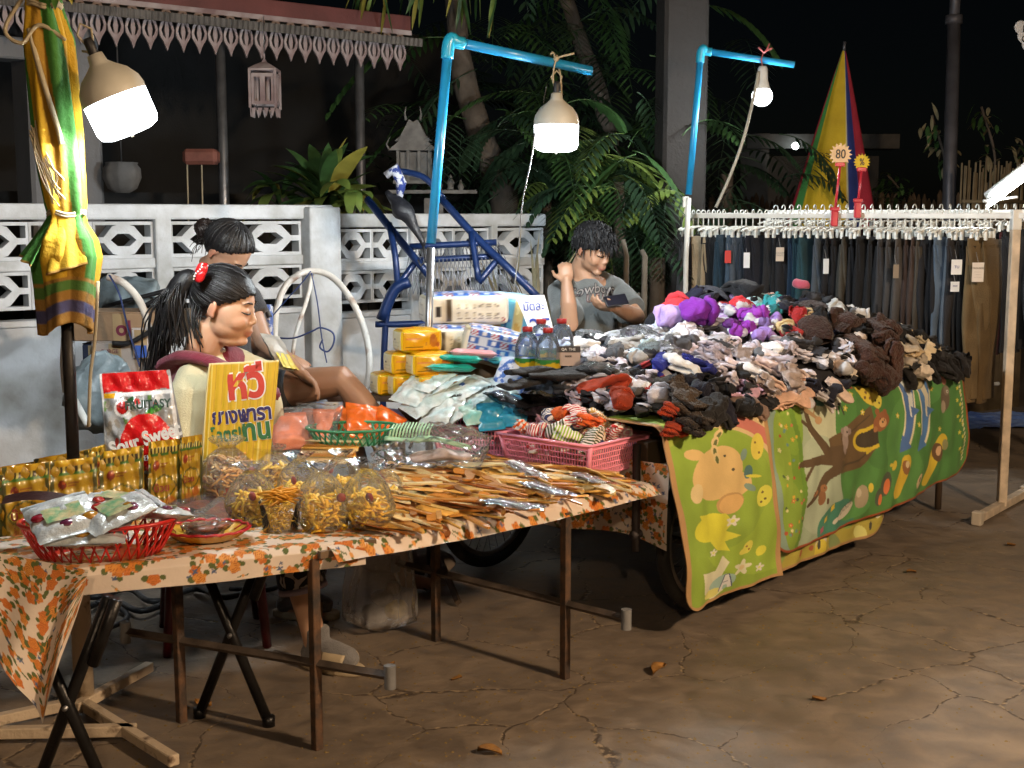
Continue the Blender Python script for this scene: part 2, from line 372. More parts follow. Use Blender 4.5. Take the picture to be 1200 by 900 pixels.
# ---------------- garden wall of vent blocks
WD = V((.777, .63, 0)).normalized(); WN = V((WD.y, -WD.x, 0)); W0 = J(50, 300, 6.0); W0.z = 0
def wallp(px, z=1.0, base=W0):
    """distance along the wall where the photo column px meets it"""
    k = (px-600)/FP*math.sqrt(1)   # x/depth
    lo, hi = -3., 8.
    for _ in range(50):
        m = (lo+hi)/2; q = base+WD*m; q.z = z
        if pix(q)[0] < px: lo = m
        else: hi = m
    return lo
paintw = M('white_wall_paint', (.64, .68, .72), .7, col2=(.34, .35, .34), vs=5, bump=.5, bs=26, mix=(.3, .62))
paintd = M('stained_wall_paint', (.52, .56, .60), .75, var=.42, vs=2.2, bump=.6, bs=18, col2=(.22, .22, .20), mix=(.28, .5))
BW, BH = .305, .178
def block_mesh():
    w, h = BW/2-.001, BH/2-.001; o_ = [(-w, -h), (w, -h), (w, h), (-w, h)]
    cx = .105; ch = .030; holes = [[(-cx*.62, 0), (-.03, ch), (.03, ch), (cx*.62, 0), (.03, -ch), (-.03, -ch)]]
    for sx in (-1, 1):
        for sz in (-1, 1):
            q = [(w-.012, h-.016), (w-.012, .014), (cx*.95, .014), (.055, h-.022), (.03, h-.016)]
            holes.append([(sx*a, sz*b) for a, b in q])
    m = MB(); m.plate([o_]+holes, .075); return m.mesh('vent_block', [paintw], False)
BM = block_mesh()
def wallseg(name, label, s0, s1, top, cols, pilz):
    L = s1-s0; rz = math.atan2(WD.y, WD.x); loc = W0+WD*s0; t = thing(name, label, 'wall', loc, rz, None)
    zt = top-.075; zb = zt-2*(BH+.05)
    g = MB(); g.box((L/2, 0, (zb-.03)/2), (L, .1, zb-.03)); part(g, 'solid_panel', paintd, t, False, .006)
    g = MB(); g.box((L/2, -.004, top-.0375+.008), (L, .125, .075)); part(g, 'coping', paintw, t, False, .012)
    g = MB(); g.box((L/2, 0, zb-.013), (L, .108, .03)); part(g, 'lower_rail', paintw, t, False, .006)
    g = MB(); g.box((L/2, 0, zt-BH-.025), (L, .104, .05)); part(g, 'middle_rail', paintw, t, False, .006)
    for a in cols:
        g = MB(); g.box((a[0]-s0, -.012 if a[2] < .1 else -.03, (top-.002)/2), (a[1], a[2]+.03, top-.004)); part(g, 'pilaster', paintw, t, False, .01)
    edges = sorted([0]+[c for a in cols for c in (a[0]-s0-a[1]/2, a[0]-s0+a[1]/2)]+[L])
    for i in range(0, len(edges)-1, 2):
        a, b = edges[i], edges[i+1]; n = max(1, round((b-a)/BW)) if b-a > .14 else 0
        for k in range(n):
            for r in range(2):
                o = link('vent_block', BM, t); o.location = (a+(b-a)*(k+.5)/n, 0, zt-BH/2-r*(BH+.05)-.0005); o.scale = ((b-a)/n/BW, 1, 1.0)
    return t
sA = wallp(369); s550 = wallp(632)
c1 = wallp(189)
wallseg('garden_wall', 'pale grey garden wall of pierced vent blocks behind the two women', -1.2, sA+.09, 1.545, [(-.42, .09, .08), (c1, .085, .08), (sA, .19, .17)], 0)
wallseg('garden_wall', 'lower chipped stretch of vent block wall behind the blue metal frame', sA+.10, s550, 1.50, [(wallp(480), .06, .08), (wallp(572), .05, .08)], 0)
# ---------------- house behind the wall
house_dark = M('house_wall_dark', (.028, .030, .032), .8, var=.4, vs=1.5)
hcol = M('house_column_paint', (.22, .23, .245), .8, var=.3, vs=2)
fret = M('fretwork_paint', (.42, .36, .36), .65, var=.45, vs=6, col2=(.2, .13, .13))
maroon = M('fascia_maroon', (.16, .045, .04), .6, var=.4, vs=4)
steel = M('galvanised_post', (.42, .43, .45), .35, .85, var=.3, vs=12, bump=.1)
H0 = J(0, 250, 7.0); H0.z = 0
def hs(px):
    lo, hi = -3., 8.
    for _ in range(50):
        m = (lo+hi)/2; q = H0+WD*m; q.z = 2.0
        if pix(q)[0] < px: lo = m
        else: hi = m
    return lo
hz = math.atan2(WD.y, WD.x)
T = thing('house', 'dark house with maroon eaves and hanging white fretwork behind the wall', 'house', H0, hz)
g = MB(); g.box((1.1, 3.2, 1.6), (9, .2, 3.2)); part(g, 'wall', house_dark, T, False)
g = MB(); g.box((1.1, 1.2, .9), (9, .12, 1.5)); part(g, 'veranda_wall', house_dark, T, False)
e0, e1 = -1.2, hs(478)
g = MB(); g.box(((e0+e1)/2, 1.6, 2.86), (e1-e0, 3.6, .05), Euler((R(8), 0, 0))); 
RF = part(g, 'roof', M('roof_sheet', (.12, .11, .1), .6, var=.5, vs=9, bump=.6, bs=9, kind='wave'), T, False)
g = MB(); g.box(((hs(120)+e1)/2+.0, -.03, 2.745), (e1-hs(120), .035, .10)); part(g, 'fascia', maroon, T, False, .004)
def drop_mesh():
    """one cut-out teardrop pendant of the fretwork fringe"""
    n = 10; out = []; h = .205; w = .05
    prof = [(.42, .0), (.62, .015), (.45, .035), (.5, .05), (.8, .08), (1.0, .115), (.92, .15), (.62, .172), (.5, .18), (.28, .20), (0, .235)]
    R_ = [(w*a*.93, -z) for a, z in prof]; Lf = [(-x, z) for x, z in R_[:-1]][::-1]
    outer = R_+Lf
    h1 = [(0, -.045), (.022, -.075), (.026, -.105), (.0, -.145), (-.026, -.105), (-.022, -.075)]
    holes = [[(x, z) for x, z in [(.006, -.06), (.024, -.09), (.033, -.12), (.022, -.15), (.008, -.165), (.014, -.12)]]]
    holes.append([(-x, z) for x, z in holes[0]])
    holes.append([(-.009, -.012), (.009, -.012), (0, -.032)])
    m = MB(); m.plate([outer]+holes, .012); return m.mesh('fretwork_pendant', [fret], False)
DM = drop_mesh()
g = MB(); g.box(((e0+e1)/2, -.05, 2.685), (e1-e0, .014, .03)); FR = part(g, 'fretwork_fringe', fret, T, False)
nd = int((e1-e0)/.101)
for k in range(nd):
    o = link('fretwork_pendant', DM, FR); o.location = (e0+.05+k*.101, -.05, 2.672); o.rotation_euler = (0, 0, rng.normal(0, .04))
for px in (265, 427):
    s = hs(px); g = MB(); g.tube([(s, .05, 0), (s, .05, 2.74)], .031, 14); part(g, 'post', steel, T)
g = MB(); s0 = hs(90); g.box((s0+.02, .35, 1.35), (.42, .28, 2.7), ch=.02); part(g, 'column', hcol, T, False)
g = MB(); g.box((s0-.75, .3, 2.42), (1.4, .2, .12), ch=.01); part(g, 'beam', hcol, T, False)
# pots on the house front
def pot(px, py, w, label):
    p = J(px, py, 7.55); t = thing('hanging_pot', label, 'plant pot', p, 0, 'ribbed hanging pots on the house'); r = w/2
    g = MB(); g.lathe([(r*.35, -r*.95), (r*.75, -r*.7), (r*1.0, -r*.1), (r*.97, r*.4), (r*.8, r*.62), (r*.86, r*.72), (r*.78, r*.75), (r*.7, r*.5)], 32, wob=.05, cap=False); part(g, 'bowl', M('pot_concrete', (.2, .19, .18), .85, var=.4), t)
    g = MB(); g.tube([(0, 0, r*.7), (0, 0, 2.62-p.z)], .004, 6); part(g, 'wire', steel, t)
pot(48, 205, .21, 'ribbed grey pot hanging behind the yellow umbrella')
pot(143, 206, .21, 'ribbed grey pot hanging straight below the brightest lamp')
t = thing('plant_stand', 'small terracotta trough on two thin legs behind the wall', 'plant stand', J(238, 245, 7.6))
p = WM[t.name].translation; zz = J(238, 184, 7.6).z-p.z
g = MB(); g.box((0, 0, zz), (.2, .12, .09), ch=.02); part(g, 'trough', M('terracotta', (.25, .09, .065), .75, var=.4), t, False)
for a, b in ((-.085, 0), (.0, .01)):
    g = MB(); g.tube([(a-.005, 0, -.3), (a, 0, zz-.04), (a-.01, 0, zz+.04)], .005, 6); part(g, 'leg', M('twine', (.45, .38, .25), .8), t)
# hanging lantern
p = J(310, 83, 7.75); t = thing('hanging_lantern', 'small square pierced lantern hanging from the fretwork eaves', 'lantern', p)
g = MB(); lw, lh = .15, .22
for sx in (-1, 1):
    for sy in (-1, 1): g = MB(); g.box((sx*lw/2, sy*lw/2, -lh/2), (.014, .014, lh)); part(g, 'corner_post', fret, t, False)
g = MB()
for k in range(4):
    a = k*PI/2; m = Matrix.Rotation(a, 4, 'Z')@Matrix.Translation((0, -lw/2, -lh/2))
    g.plate([[(-lw/2+.01, -lh/2+.02), (lw/2-.01, -lh/2+.02), (lw/2-.01, lh/2-.02), (-lw/2+.01, lh/2-.02)], [(-.05, -.07), (-.015, -.07), (-.015, .07), (-.05, .07)], [(.015, -.07), (.05, -.07), (.05, .07), (.015, .07)]], .006, m)
part(g, 'side_panel', fret, t, False)
g = MB(); g.lathe([(.11, -.005), (.115, .008), (.07, .03), (.02, .05), (.006, .07), (.006, .10)], 4, cap=False, mat=Matrix.Rotation(PI/4, 4, 'Z')); part(g, 'cap', fret, t, False)
g = MB()
for k in range(4):
    for q in range(4):
        a = k*PI/2; m = Matrix.Rotation(a, 4, 'Z')@Matrix.Translation((-lw/2+.02+q*.037, -lw/2, -lh-.02))
        g.plate([[(-.014, .02), (0, -.03), (.014, .02)]], .006, m)
part(g, 'fringe', fret, t, False)
g = MB(); g.tube([(0, 0, .09), (0, 0, 2.66-p.z)], .003, 5); part(g, 'hook', steel, t)
# ---------------- trees and foliage
bark = M('bark', (.12, .10, .08), .9, var=.5, vs=9, bump=1.0, bs=22)
leafd = M('leaf_dark', (.03, .07, .035), .5, var=.5, vs=12, bump=.1)
leafm = M('leaf_mid', (.05, .12, .035), .42, var=.45, vs=12, bump=.1)
leafl = M('leaf_light', (.16, .24, .05), .42, var=.4, vs=9, bump=.1)
leafy = M('leaf_yellow', (.30, .28, .05), .5, var=.4, vs=9, bump=.1)
leafw = M('leaf_withered', (.30, .26, .15), .7, var=.4, vs=9, bump=.1)
def blade(m, base, d, length, w, droop=.4, fold=.15, n=8, mi=0, twist=0):
    d = V(d).normalized(); side = d.cross(V((0, 0, 1))); side = side.normalized() if side.length > .01 else V((1, 0, 0)); side = Matrix.Rotation(twist, 3, d)@side
    pts = []; p = V(base); step = length/n; dd = d.copy()
    for i in range(n+1):
        pts.append(p.copy()); dd = (dd+V((0, 0, -droop/n))).normalized(); p = p+dd*step
    vs = []; fs = []
    for i, q in enumerate(pts):
        t = i/n; ww = w*math.sin(PI*min(.02+t*.98, 1))**.7*(1-.25*t); up = side.cross(d)
        vs += [q-side*ww+up*fold*ww, q.copy(), q+side*ww+up*fold*ww]
    for i in range(n): a = i*3; fs += [(a, a+1, a+4, a+3), (a+1, a+2, a+5, a+4)]
    m.add(vs, fs, mi); return pts
def frond(m, base, d, length, pairs, ll, droop=.9, mi=0, lw=.014, ang=1.0, lift=0, stem=.004):
    """a drooping feather leaf: midrib with leaflet blades"""
    pts = []; p = V(base); dd = V(d).normalized(); n = 12
    for i in range(n+1): pts.append(p.copy()); dd = (dd+V((0, 0, -droop/n))).normalized(); p = p+dd*length/n
    m.tube(pts, [stem*(1.1-i/(n+1)) for i in range(n+1)], 4, mi=mi)
    for k in range(pairs):
        t = .18+.8*k/(pairs-1); i = min(int(t*n), n-1); q = pts[i].lerp(pts[i+1], t*n-i); tg = (pts[i+1]-pts[i]).normalized()
        sd = tg.cross(V((0, 0, 1))); sd = sd.normalized() if sd.length > .01 else V((1, 0, 0))
        L_ = ll*(math.sin(PI*(.15+.8*t)))**.7
        for s in (-1, 1):
            v = (tg*math.cos(ang)+sd*s*math.sin(ang)+V((0, 0, lift))).normalized()
            blade(m, q, v, L_*rng.uniform(.85, 1.1), lw, .45, .1, 4, mi)
# broad leafed plant on the wall
def broadplant(label, px, py, Y, n, length, w, mats, spread=1.0, z0=None, name='leafy_shrub', droop=(1.0, 2.0)):
    p = J(px, py, Y); zg = p.z
    t = thing(name, label, 'plant', (p.x, p.y, 0)); g = MB(); g.tube([(0, 0, 0), (.02, 0, zg*.5), (0, 0, zg)], .02, 7); part(g, 'stem', bark, t)
    g = MB()
    for k in range(n):
        a = rng.uniform(0, 2*PI); el = rng.uniform(.15, 1.35); d = V((math.cos(a)*math.cos(el)*spread, math.sin(a)*math.cos(el)*spread, math.sin(el)))
        blade(g, (d.x*.03, d.y*.03, zg+rng.uniform(-.08, .05)), d, length*rng.uniform(.7, 1.15), w*rng.uniform(.7, 1.1), rng.uniform(*droop), .25, 9, int(rng.choice(len(mats), p=[.5, .35, .15] if len(mats) == 3 else None)), rng.uniform(-.6, .6))
    part(g, 'foliage', mats, t); return t
broadplant('broad leafed green and yellow plant leaning over the garden wall', 382, 235, 7.6, 52, .42, .062, [leafm, leafl, leafy], droop=(.7, 1.6))
broadplant('low drooping pale green plant hanging over the wall coping', 330, 232, 7.75, 18, .32, .052, [leafm, leafl, leafy], droop=(1.6, 2.6))
broadplant('small tuft of yellowish leaves hanging down the wall beside the pier', 412, 232, 7.35, 12, .26, .05, [leafl, leafl, leafy], droop=(2.0, 3.2))
# trunks
def trunk(label, pts, r, crown=None, name='tree'):
    P = [J(*q) for q in pts]; base = V((P[0].x, P[0].y, 0)); t = thing(name, label, 'tree', base)
    g = MB(); Q = bez([V((P[0].x, P[0].y, -.02))]+P, 8); n = len(Q); g.tube(Q, [r*(1.15-.45*i/n)*(1+.06*noise.noise(q*3)) for i, q in enumerate(Q)], 12); g.noise(.012, 6); part(g, 'trunk', bark, t, world=True)
    return t
def crown_fronds(t, px, py, Y, n, L_, ll, pairs, mats, az=(0, 2*PI), el=(-.2, .8), droop=1.2, lw=.014, name='crown', jit=.12, ang=1.0):
    g = MB(); c = J(px, py, Y)
    for k in range(n):
        a = rng.uniform(*az); e = rng.uniform(*el); d = V((math.cos(a)*math.cos(e), math.sin(a)*math.cos(e), math.sin(e)))
        frond(g, c+V((rng.normal(0, jit), rng.normal(0, jit), rng.normal(0, jit))), d, L_*rng.uniform(.7, 1.15), pairs, ll, droop, int(rng.integers(len(mats))), lw, ang)
    return part(g, name, mats, t, world=True)
t = trunk('curved brown tree trunk behind the blue lamp pole', [(592, 250, 9.0), (575, 190, 9.0), (548, 110, 9.0), (536, 40, 9.0), (533, -60, 9.0)], .095)
g = MB(); c = J(505, -60, 8.6)
for k in range(46):
    q = J(rng.uniform(415, 585), rng.uniform(-45, -8), rng.uniform(8.3, 8.9)); blade(g, q, (rng.normal(0, .22), rng.normal(0, .1), -1), rng.uniform(.18, .38), .016, .1, .2, 6, int(rng.choice(3, p=[.4, .4, .2])), rng.uniform(-1.5, 1.5))
part(g, 'crown', [leafm, leafl, leafy], t, world=True)
t = trunk('thin slanting tree trunk disappearing upward above the hanging lamp', [(722, 250, 9.4), (705, 120, 9.4), (680, 50, 9.4), (655, -30, 9.4)], .07)
crown_fronds(t, 640, 120, 9.2, 20, .9, .2, 13, [leafd, leafd, leafm], droop=1.6, el=(-.3, .9), jit=.35)
t = thing('fern_tree', 'drooping feathery dark green plant just behind the seated man', 'plant', V((J(725, 300, 7.9).x, J(725, 300, 7.9).y, 0)))
g = MB(); q = J(725, 300, 7.9); g.tube([(0, 0, 0), (.03, 0, .7), (0, .05, 1.7)], .035, 8); part(g, 'stem', bark, t)
crown_fronds(t, 715, 195, 7.8, 46, .62, .17, 11, [leafd, leafm, leafm, leafl], droop=1.9, el=(-.2, .9), jit=.16, lw=.017, name='foliage')
t = thing('split_leaf_plant', 'large split leafed plant hanging below the lit lamp', 'plant', V((J(640, 300, 8.6).x, J(640, 300, 8.6).y, 0)))
g = MB(); g.tube([(0, 0, 0), (.03, 0, .7), (0, .05, 1.6)], .035, 8); part(g, 'stem', bark, t)
crown_fronds(t, 612, 150, 8.5, 26, .55, .19, 10, [leafd, leafd, leafm], droop=1.9, el=(-.3, .9), jit=.26, lw=.017, name='foliage')
t = thing('palm_clump', 'dense dark palm clump between the brown trunk and the concrete post', 'palm', V((J(690, 280, 8.8).x, J(690, 280, 8.8).y, 0)))
crown_fronds(t, 690, 235, 8.8, 44, .75, .2, 12, [leafd, leafd, leafm], droop=1.7, el=(-.5, 1.1), jit=.38, name='crown')
g = MB(); g.tube([(0, 0, 0), (0, 0, 1.3)], .05, 8); part(g, 'trunk', bark, t)
t = thing('palm_clump', 'low dark palm fronds at the foot of the concrete post', 'palm', V((J(770, 330, 7.6).x, J(770, 330, 7.6).y, 0)))
crown_fronds(t, 748, 262, 7.9, 26, .5, .16, 11, [leafd, leafm, leafd], droop=2.2, el=(-.5, .8), jit=.14, name='crown')
g = MB(); g.tube([(0, 0, 0), (0, 0, 1.25)], .05, 8); part(g, 'trunk', bark, t)
t = thing('palm_clump', 'dark hanging fronds behind the second blue pole', 'palm', V((J(850, 280, 9.6).x, J(850, 280, 9.6).y, 0)))
crown_fronds(t, 850, 190, 9.6, 22, .8, .2, 11, [leafd, leafd, leafd], droop=1.9, el=(-.5, .8), jit=.25, name='crown')
g = MB(); g.tube([(0, 0, 0), (0, 0, 1.8)], .05, 8); part(g, 'trunk', bark, t)
t = thing('palm_clump', 'dark fronds filling the gap high above the hanging lamp', 'palm', V((J(660, 280, 9.8).x, J(660, 280, 9.8).y, 0)))
crown_fronds(t, 665, 105, 9.8, 60, .95, .24, 12, [leafd, leafm, leafd], droop=1.6, el=(-.6, 1.1), jit=.55, name='crown', lw=.02)
g = MB(); g.tube([(0, 0, 0), (0, 0, 2.2)], .05, 8); part(g, 'trunk', bark, t)
t = thing('dark_bush', 'dark bush filling the gap behind the miniature shrine', 'bush', V((J(520, 230, 10.2).x, J(520, 230, 10.2).y, 0)))
crown_fronds(t, 520, 215, 10.2, 40, .8, .2, 10, [leafd, leafd, leafm], droop=1.6, el=(-.5, 1.1), jit=.5, name='foliage')
t = thing('withered_plant', 'withered straw coloured leaves standing beside the seated man', 'plant', V((J(625, 380, 7.3).x, J(625, 380, 7.3).y, 0)))
g = MB()
for k in range(26):
    q = J(rng.uniform(592, 655), 400, 7.2+rng.uniform(-.1, .25)); q.z = .55
    blade(g, q, (rng.normal(0, .28), rng.normal(0, .2), 1), rng.uniform(.4, .95), .014, rng.uniform(.1, .9), .3, 8, int(rng.choice(2, p=[.75, .25])), rng.uniform(-1, 1))
part(g, 'foliage', [leafw, leafm], t, world=True)
for k, (px, a, b) in enumerate(((733, 250, 400), (755, 262, 400))):
    g = MB(); q0 = J(px-2, b, 7.0); q0.z = 0; g.tube([q0, J(px+1, 300, 7.0), J(px-3, a+30, 7.0)], [.02, .016, .012], 7); g.noise(.006, 9, k)
    solo(g, 'bare_stake', M('stake_wood', (.16, .14, .11), .85, var=.4), ['thin grey wooden stake behind the seated man', 'second wooden stake nearer the concrete post'][k], 'stake')
g = MB(); q = [J(750, 345, 6.95), J(725, 350, 6.95), J(700, 352, 7.0), J(672, 372, 7.0)]; g.tube(bez(q, 6), .011, 6)
solo(g, 'dry_branch', M('stake_wood', (.16, .14, .11)), 'pale dry branch lying across the stakes beside the man', 'branch')
# concrete post
p = G(795, 520); p = J(795, 300, 7.9); g = MB(); g.box((0, 0, 2.0), (.275, .2, 4.0), ch=.02); g.xf(Matrix.Translation((p.x, p.y, 0))@Matrix.Rotation(.2, 4, 'Z'))
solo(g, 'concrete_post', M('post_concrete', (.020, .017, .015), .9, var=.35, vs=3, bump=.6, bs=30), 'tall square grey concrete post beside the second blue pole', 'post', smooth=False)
# steel pole far
p = J(1112, 245, 10); q = J(1121, 0, 10.2); q2 = J(1123, -60, 10.3)
t = thing('utility_pole', 'thin dark steel pole rising behind the clothes rack', 'pole', (p.x, p.y, 0)); pm = M('dark_steel', (.13, .13, .15), .5, .5, var=.3)
g = MB(); g.tube([V((p.x-.02, p.y, 0)), p, J(1118, 22, 10.2)], .052, 12); part(g, 'pole', pm, t, world=True)
g = MB(); g.tube([J(1118, 24, 10.2), q2], .04, 12); part(g, 'upper_pole', pm, t, world=True)
g = MB(); g.tube([J(1117.6, 28, 10.2), J(1118, 18, 10.2)], .066, 12); part(g, 'collar', pm, t, world=True)
# bamboo fence slats
def picket(px0, px1, Y, ztop, label, tone):
    a = J(px0, 250, Y); b = J(px1, 250, Y+.5); L_ = (V((b.x-a.x, b.y-a.y, 0))).length; rz = math.atan2(b.y-a.y, b.x-a.x)
    t = thing('picket_fence', label, 'fence', (a.x, a.y, 0), rz); g = MB(); x = 0
    while x < L_:
        w = rng.uniform(.035, .06); h = ztop+rng.normal(0, .025); y = rng.normal(0, .008)
        g.plate([[(x, 0), (x+w, 0), (x+w, h-.05), (x+w/2, h), (x, h-.05)]], .012, Matrix.Translation((0, y, 0))); x += w+rng.uniform(.004, .02)
    part(g, 'slat', M('fence_bamboo', (.17, .12, .08), .85, var=.5, vs=5), t, False)
    g = MB(); g.box((L_/2, .03, ztop-.25), (L_, .03, .05)); part(g, 'rail', M('fence_bamboo', (.2, .15, .1)), t, False)
picket(832, 918, 11.5, 1.68, 'brown picket fence between the concrete post and striped umbrella', 0)
picket(921, 942, 11.4, 1.70, 'short piece of brown picket fence hugging the striped umbrella', 0)
picket(1022, 1130, 11.6, 1.68, 'brown picket fence behind the dark steel pole', 0)
# woven bamboo screen
a = J(1126, 250, 9.6); b = J(1206, 250, 10); t = thing('bamboo_screen', 'upright bamboo cane screen behind the tube light', 'screen', (a.x, a.y, 0)); g = MB(); n = 46
for k in range(n):
    q = V((a.x, a.y, 0)).lerp(V((b.x, b.y, 0)), k/n); h = 1.85+rng.normal(0, .05); g.tube([q, q+V((rng.normal(0, .01), 0, h))], .008, 5)
part(g, 'cane_lattice', M('cane', (.22, .17, .1), .7, var=.4), t, world=True)
g = MB(); g.tube([V((a.x, a.y-.02, 1.6)), V((b.x, b.y-.02, 1.6))], .014, 6); part(g, 'rail', M('cane', (.22, .17, .1)), t, world=True)
# stalky plants far right
for k, (px, top, lab) in enumerate(((1092, 135, 'sparse withered tree sprig standing against the dark steel pole'), (1150, 125, 'thin stalk with drooping leaves over the bamboo screen'), (1040, 205, 'small green bush beside the striped umbrella'), (1196, 165, 'leafy stalk at the edge above the tube light'))):
    Y = 10.4+.2*k; b0 = J(px+(14 if k == 0 else 4), 250, Y); t = thing('thin_shrub', lab, 'shrub', (b0.x, b0.y, 0)); tp = J(px, top, Y); mid = J(px+16, (top+250)/2, Y)
    g = MB(); g.tube(bez([V((b0.x, b0.y, 0)), b0, mid, tp], 6), .011, 6); part(g, 'stem', bark, t, world=True); g = MB()
    for i in range(34 if k != 2 else 60):
        q = tp.lerp(mid, rng.random()**1.5) if k != 2 else J(px+rng.normal(0, 10), 225+rng.normal(0, 12), Y)
        blade(g, q+V((rng.normal(0, .05), rng.normal(0, .05), rng.normal(0, .04))), (rng.normal(0, 1), rng.normal(0, 1), rng.normal(-.6 if k != 2 else .4, .5)), rng.uniform(.08, .17), .02, .6, .2, 4, int(rng.choice(2)), 0)
    part(g, 'foliage', [leafm, leafw if k != 2 else leafm], t, world=True)
# dark gate house with tiny lamp
p = J(905, 230, 13); t = thing('gate_house', 'dark low gate building with one tiny white light', 'building', (p.x, p.y, 0)); gm = M('gate_render', (.10, .10, .10), .85, var=.3)
q = J(880, 240, 13); g = MB(); g.box((q.x-p.x, 0, 1.15), (.28, .3, 2.3)); part(g, 'pillar', gm, t, False)
g = MB(); g.box((.45, 0, 2.22), (1.5, .4, .14)); part(g, 'lintel', gm, t, False)
g = MB(); g.box((.55, .35, 1.05), (1.2, .05, 2.1)); part(g, 'door', M('gate_door', (.02, .02, .022), .6), t, False)
q = J(932, 171, 12.7); g = MB(); g.ell(q, (.035, .035, .035), seg=10, rings=6); part(g, 'light', ME('tiny_light', (.9, 1, .95), 12), t, world=True)
# ================= LAMPS, UMBRELLAS, TABLES, CART, RACK =================
shade = M('lamp_housing', (.62, .60, .52), .45, var=.15, bump=.05)
bluepvc = M('blue_pvc', (.02, .30, .62), .32, var=.2, vs=10, bump=.05, coat=.3)
twine = M('twine', (.45, .38, .25), .8)
blackp = M('black_plastic', (.02, .02, .022), .45, var=.2)
whitec = M('white_cord', (.36, .36, .36), .5)
LAMPW = (.90, .97, 1.0)
def bell_lamp(label, c, tilt=None, power=60, name='hanging_lamp'):
    """c: centre of the glowing drum"""
    t = thing(name, label, 'lamp', c, 0, 'bell shaped market lamps'); m = tilt.to_matrix().to_4x4() if tilt else Matrix.Identity(4)
    g = MB(); g.lathe([(0, -.062), (.06, -.061), (.082, -.052), (.090, -.035), (.0915, .045), (.0895, .05)], 32, mat=m); g.mi = [0]*len(g.f)
    part(g, 'diffuser', ME('lamp_glow', LAMPW, 7), t); pl = bpy.data.lights.new('lamp_light', 'POINT'); pl.energy = power*1.35; pl.color = LAMPW; pl.shadow_soft_size = .098; lo = link('lamp_light', pl, t); lo.location = m@V((0, 0, -.012))
    g = MB(); g.lathe([(.0925, .046), (.094, .06), (.088, .085), (.068, .115), (.042, .135), (.026, .15), (.022, .175), (.0, .176)], 32, mat=m); part(g, 'housing', shade, t)
    g = MB(); g.lathe([(.013, .172), (.015, .176), (.015, .212), (.010, .222), (0, .223)], 14, mat=m); part(g, 'cap', blackp, t)
    g = MB(); g.tube([m@V(q) for q in ((-.012, 0, .21), (-.022, 0, .24), (0, 0, .265), (.022, 0, .24), (.012, 0, .21))], .0035, 6); part(g, 'hook', twine, t)
    g = MB(); g.lathe([(0, -.072), (.004, -.07), (.005, -.061)], 8, mat=m); part(g, 'screw', shade, t)
    return t
c1p = J(143, 133, 3.70); L1 = bell_lamp('brightest bell lamp tied aslant to the yellow umbrella', c1p, Euler((R(6), R(-22), 0)), 165)
c2p = J(652, 160, 5.35); L2 = bell_lamp('bell lamp hanging from the blue pipe above the diaper packs', c2p, None, 235)
# poles
def pole(label, pts, r, foot, name='lamp_pole', footm=None):
    P = [J(*q) for q in pts]; b = P[0]; t = thing(name, label, 'lamp pole', (b.x, b.y, 0), 0, 'blue pipe lamp poles')
    f = [J(*q) for q in foot]; g = MB(); g.tube([V((f[0].x, f[0].y, .02))]+f, r*.8, 12); part(g, 'steel_post', footm or steel, t, world=True)
    g = MB(); g.tube([P[0], P[1]], r, 16); part(g, 'upright', bluepvc, t, world=True)
    g = MB(); g.tube([P[2], P[3]], r, 16); part(g, 'arm', bluepvc, t, world=True)
    g = MB(); e = P[1]; u = (P[1]-P[0]).normalized(); a = (P[3]-P[2]).normalized()
    g.tube(bez([e-u*.035, e+u*.02, e+u*.045+a*.012, P[2]+a*.0, P[2]+a*.035], 5), r*1.28, 16); part(g, 'elbow', M('blue_elbow', (.02, .36, .56), .35, coat=.3), t, world=True); return t
pole('blue plastic pipe with an arm holding the lamp over the diaper packs', [(505, 285, 5.15), (525, 58, 5.15), (534, 49, 5.16), (692, 83, 5.45)], .0195, [(502, 400, 5.15), (505, 290, 5.15)])
t2 = pole('farther blue plastic pipe tied to the clothes rack corner', [(807, 228, 7.35), (821, 66, 7.35), (827, 60, 7.36), (931, 76, 7.3)], .0185, [(804, 300, 7.35), (807, 232, 7.35)], footm=M('rack_white', (.72, .72, .68), .4, var=.2))
# strings tying lamp 2
q = J(651, 74, 5.37); t = thing('string_tie', 'knotted pale string holding the bell lamp on the blue pipe', 'string', q)
g = MB(); g.tube(bez([(-.004, -.02, -.13), (-.01, -.022, -.05), (.0, -.024, .01), (.006, 0, .03), (.012, .02, 0), (.022, .01, -.06), (.026, 0, -.14)], 5), .004, 6)
g.tube(bez([(.0, -.02, .015), (-.012, -.03, .04), (-.022, -.03, .03)], 4), .004, 6); g.tube(bez([(.0, -.02, .015), (.03, -.03, .025), (.075, -.03, .035)], 4), .0045, 6); part(g, 'strand', twine, t)
g = MB(); g.ell((.002, -.022, .014), (.012, .01, .011), seg=8, rings=6); part(g, 'knot', twine, t)
g = MB(); g.tube(bez([J(628, 150, 5.3), J(622, 190, 5.35), J(612, 240, 5.5), J(607, 300, 5.7), J(601, 350, 5.8)], 8), .0035, 6); solo(g, 'power_cord', whitec, 'thin white cord dropping from the middle lamp behind the diaper packs', 'cord')
g = MB(); g.tube(bez([J(641, 98, 5.37), J(637, 120, 5.36), J(636, 150, 5.35)], 6), .002, 5); solo(g, 'thin_wire', blackp, 'thin dark wire running down beside the hanging bell lamp', 'wire')
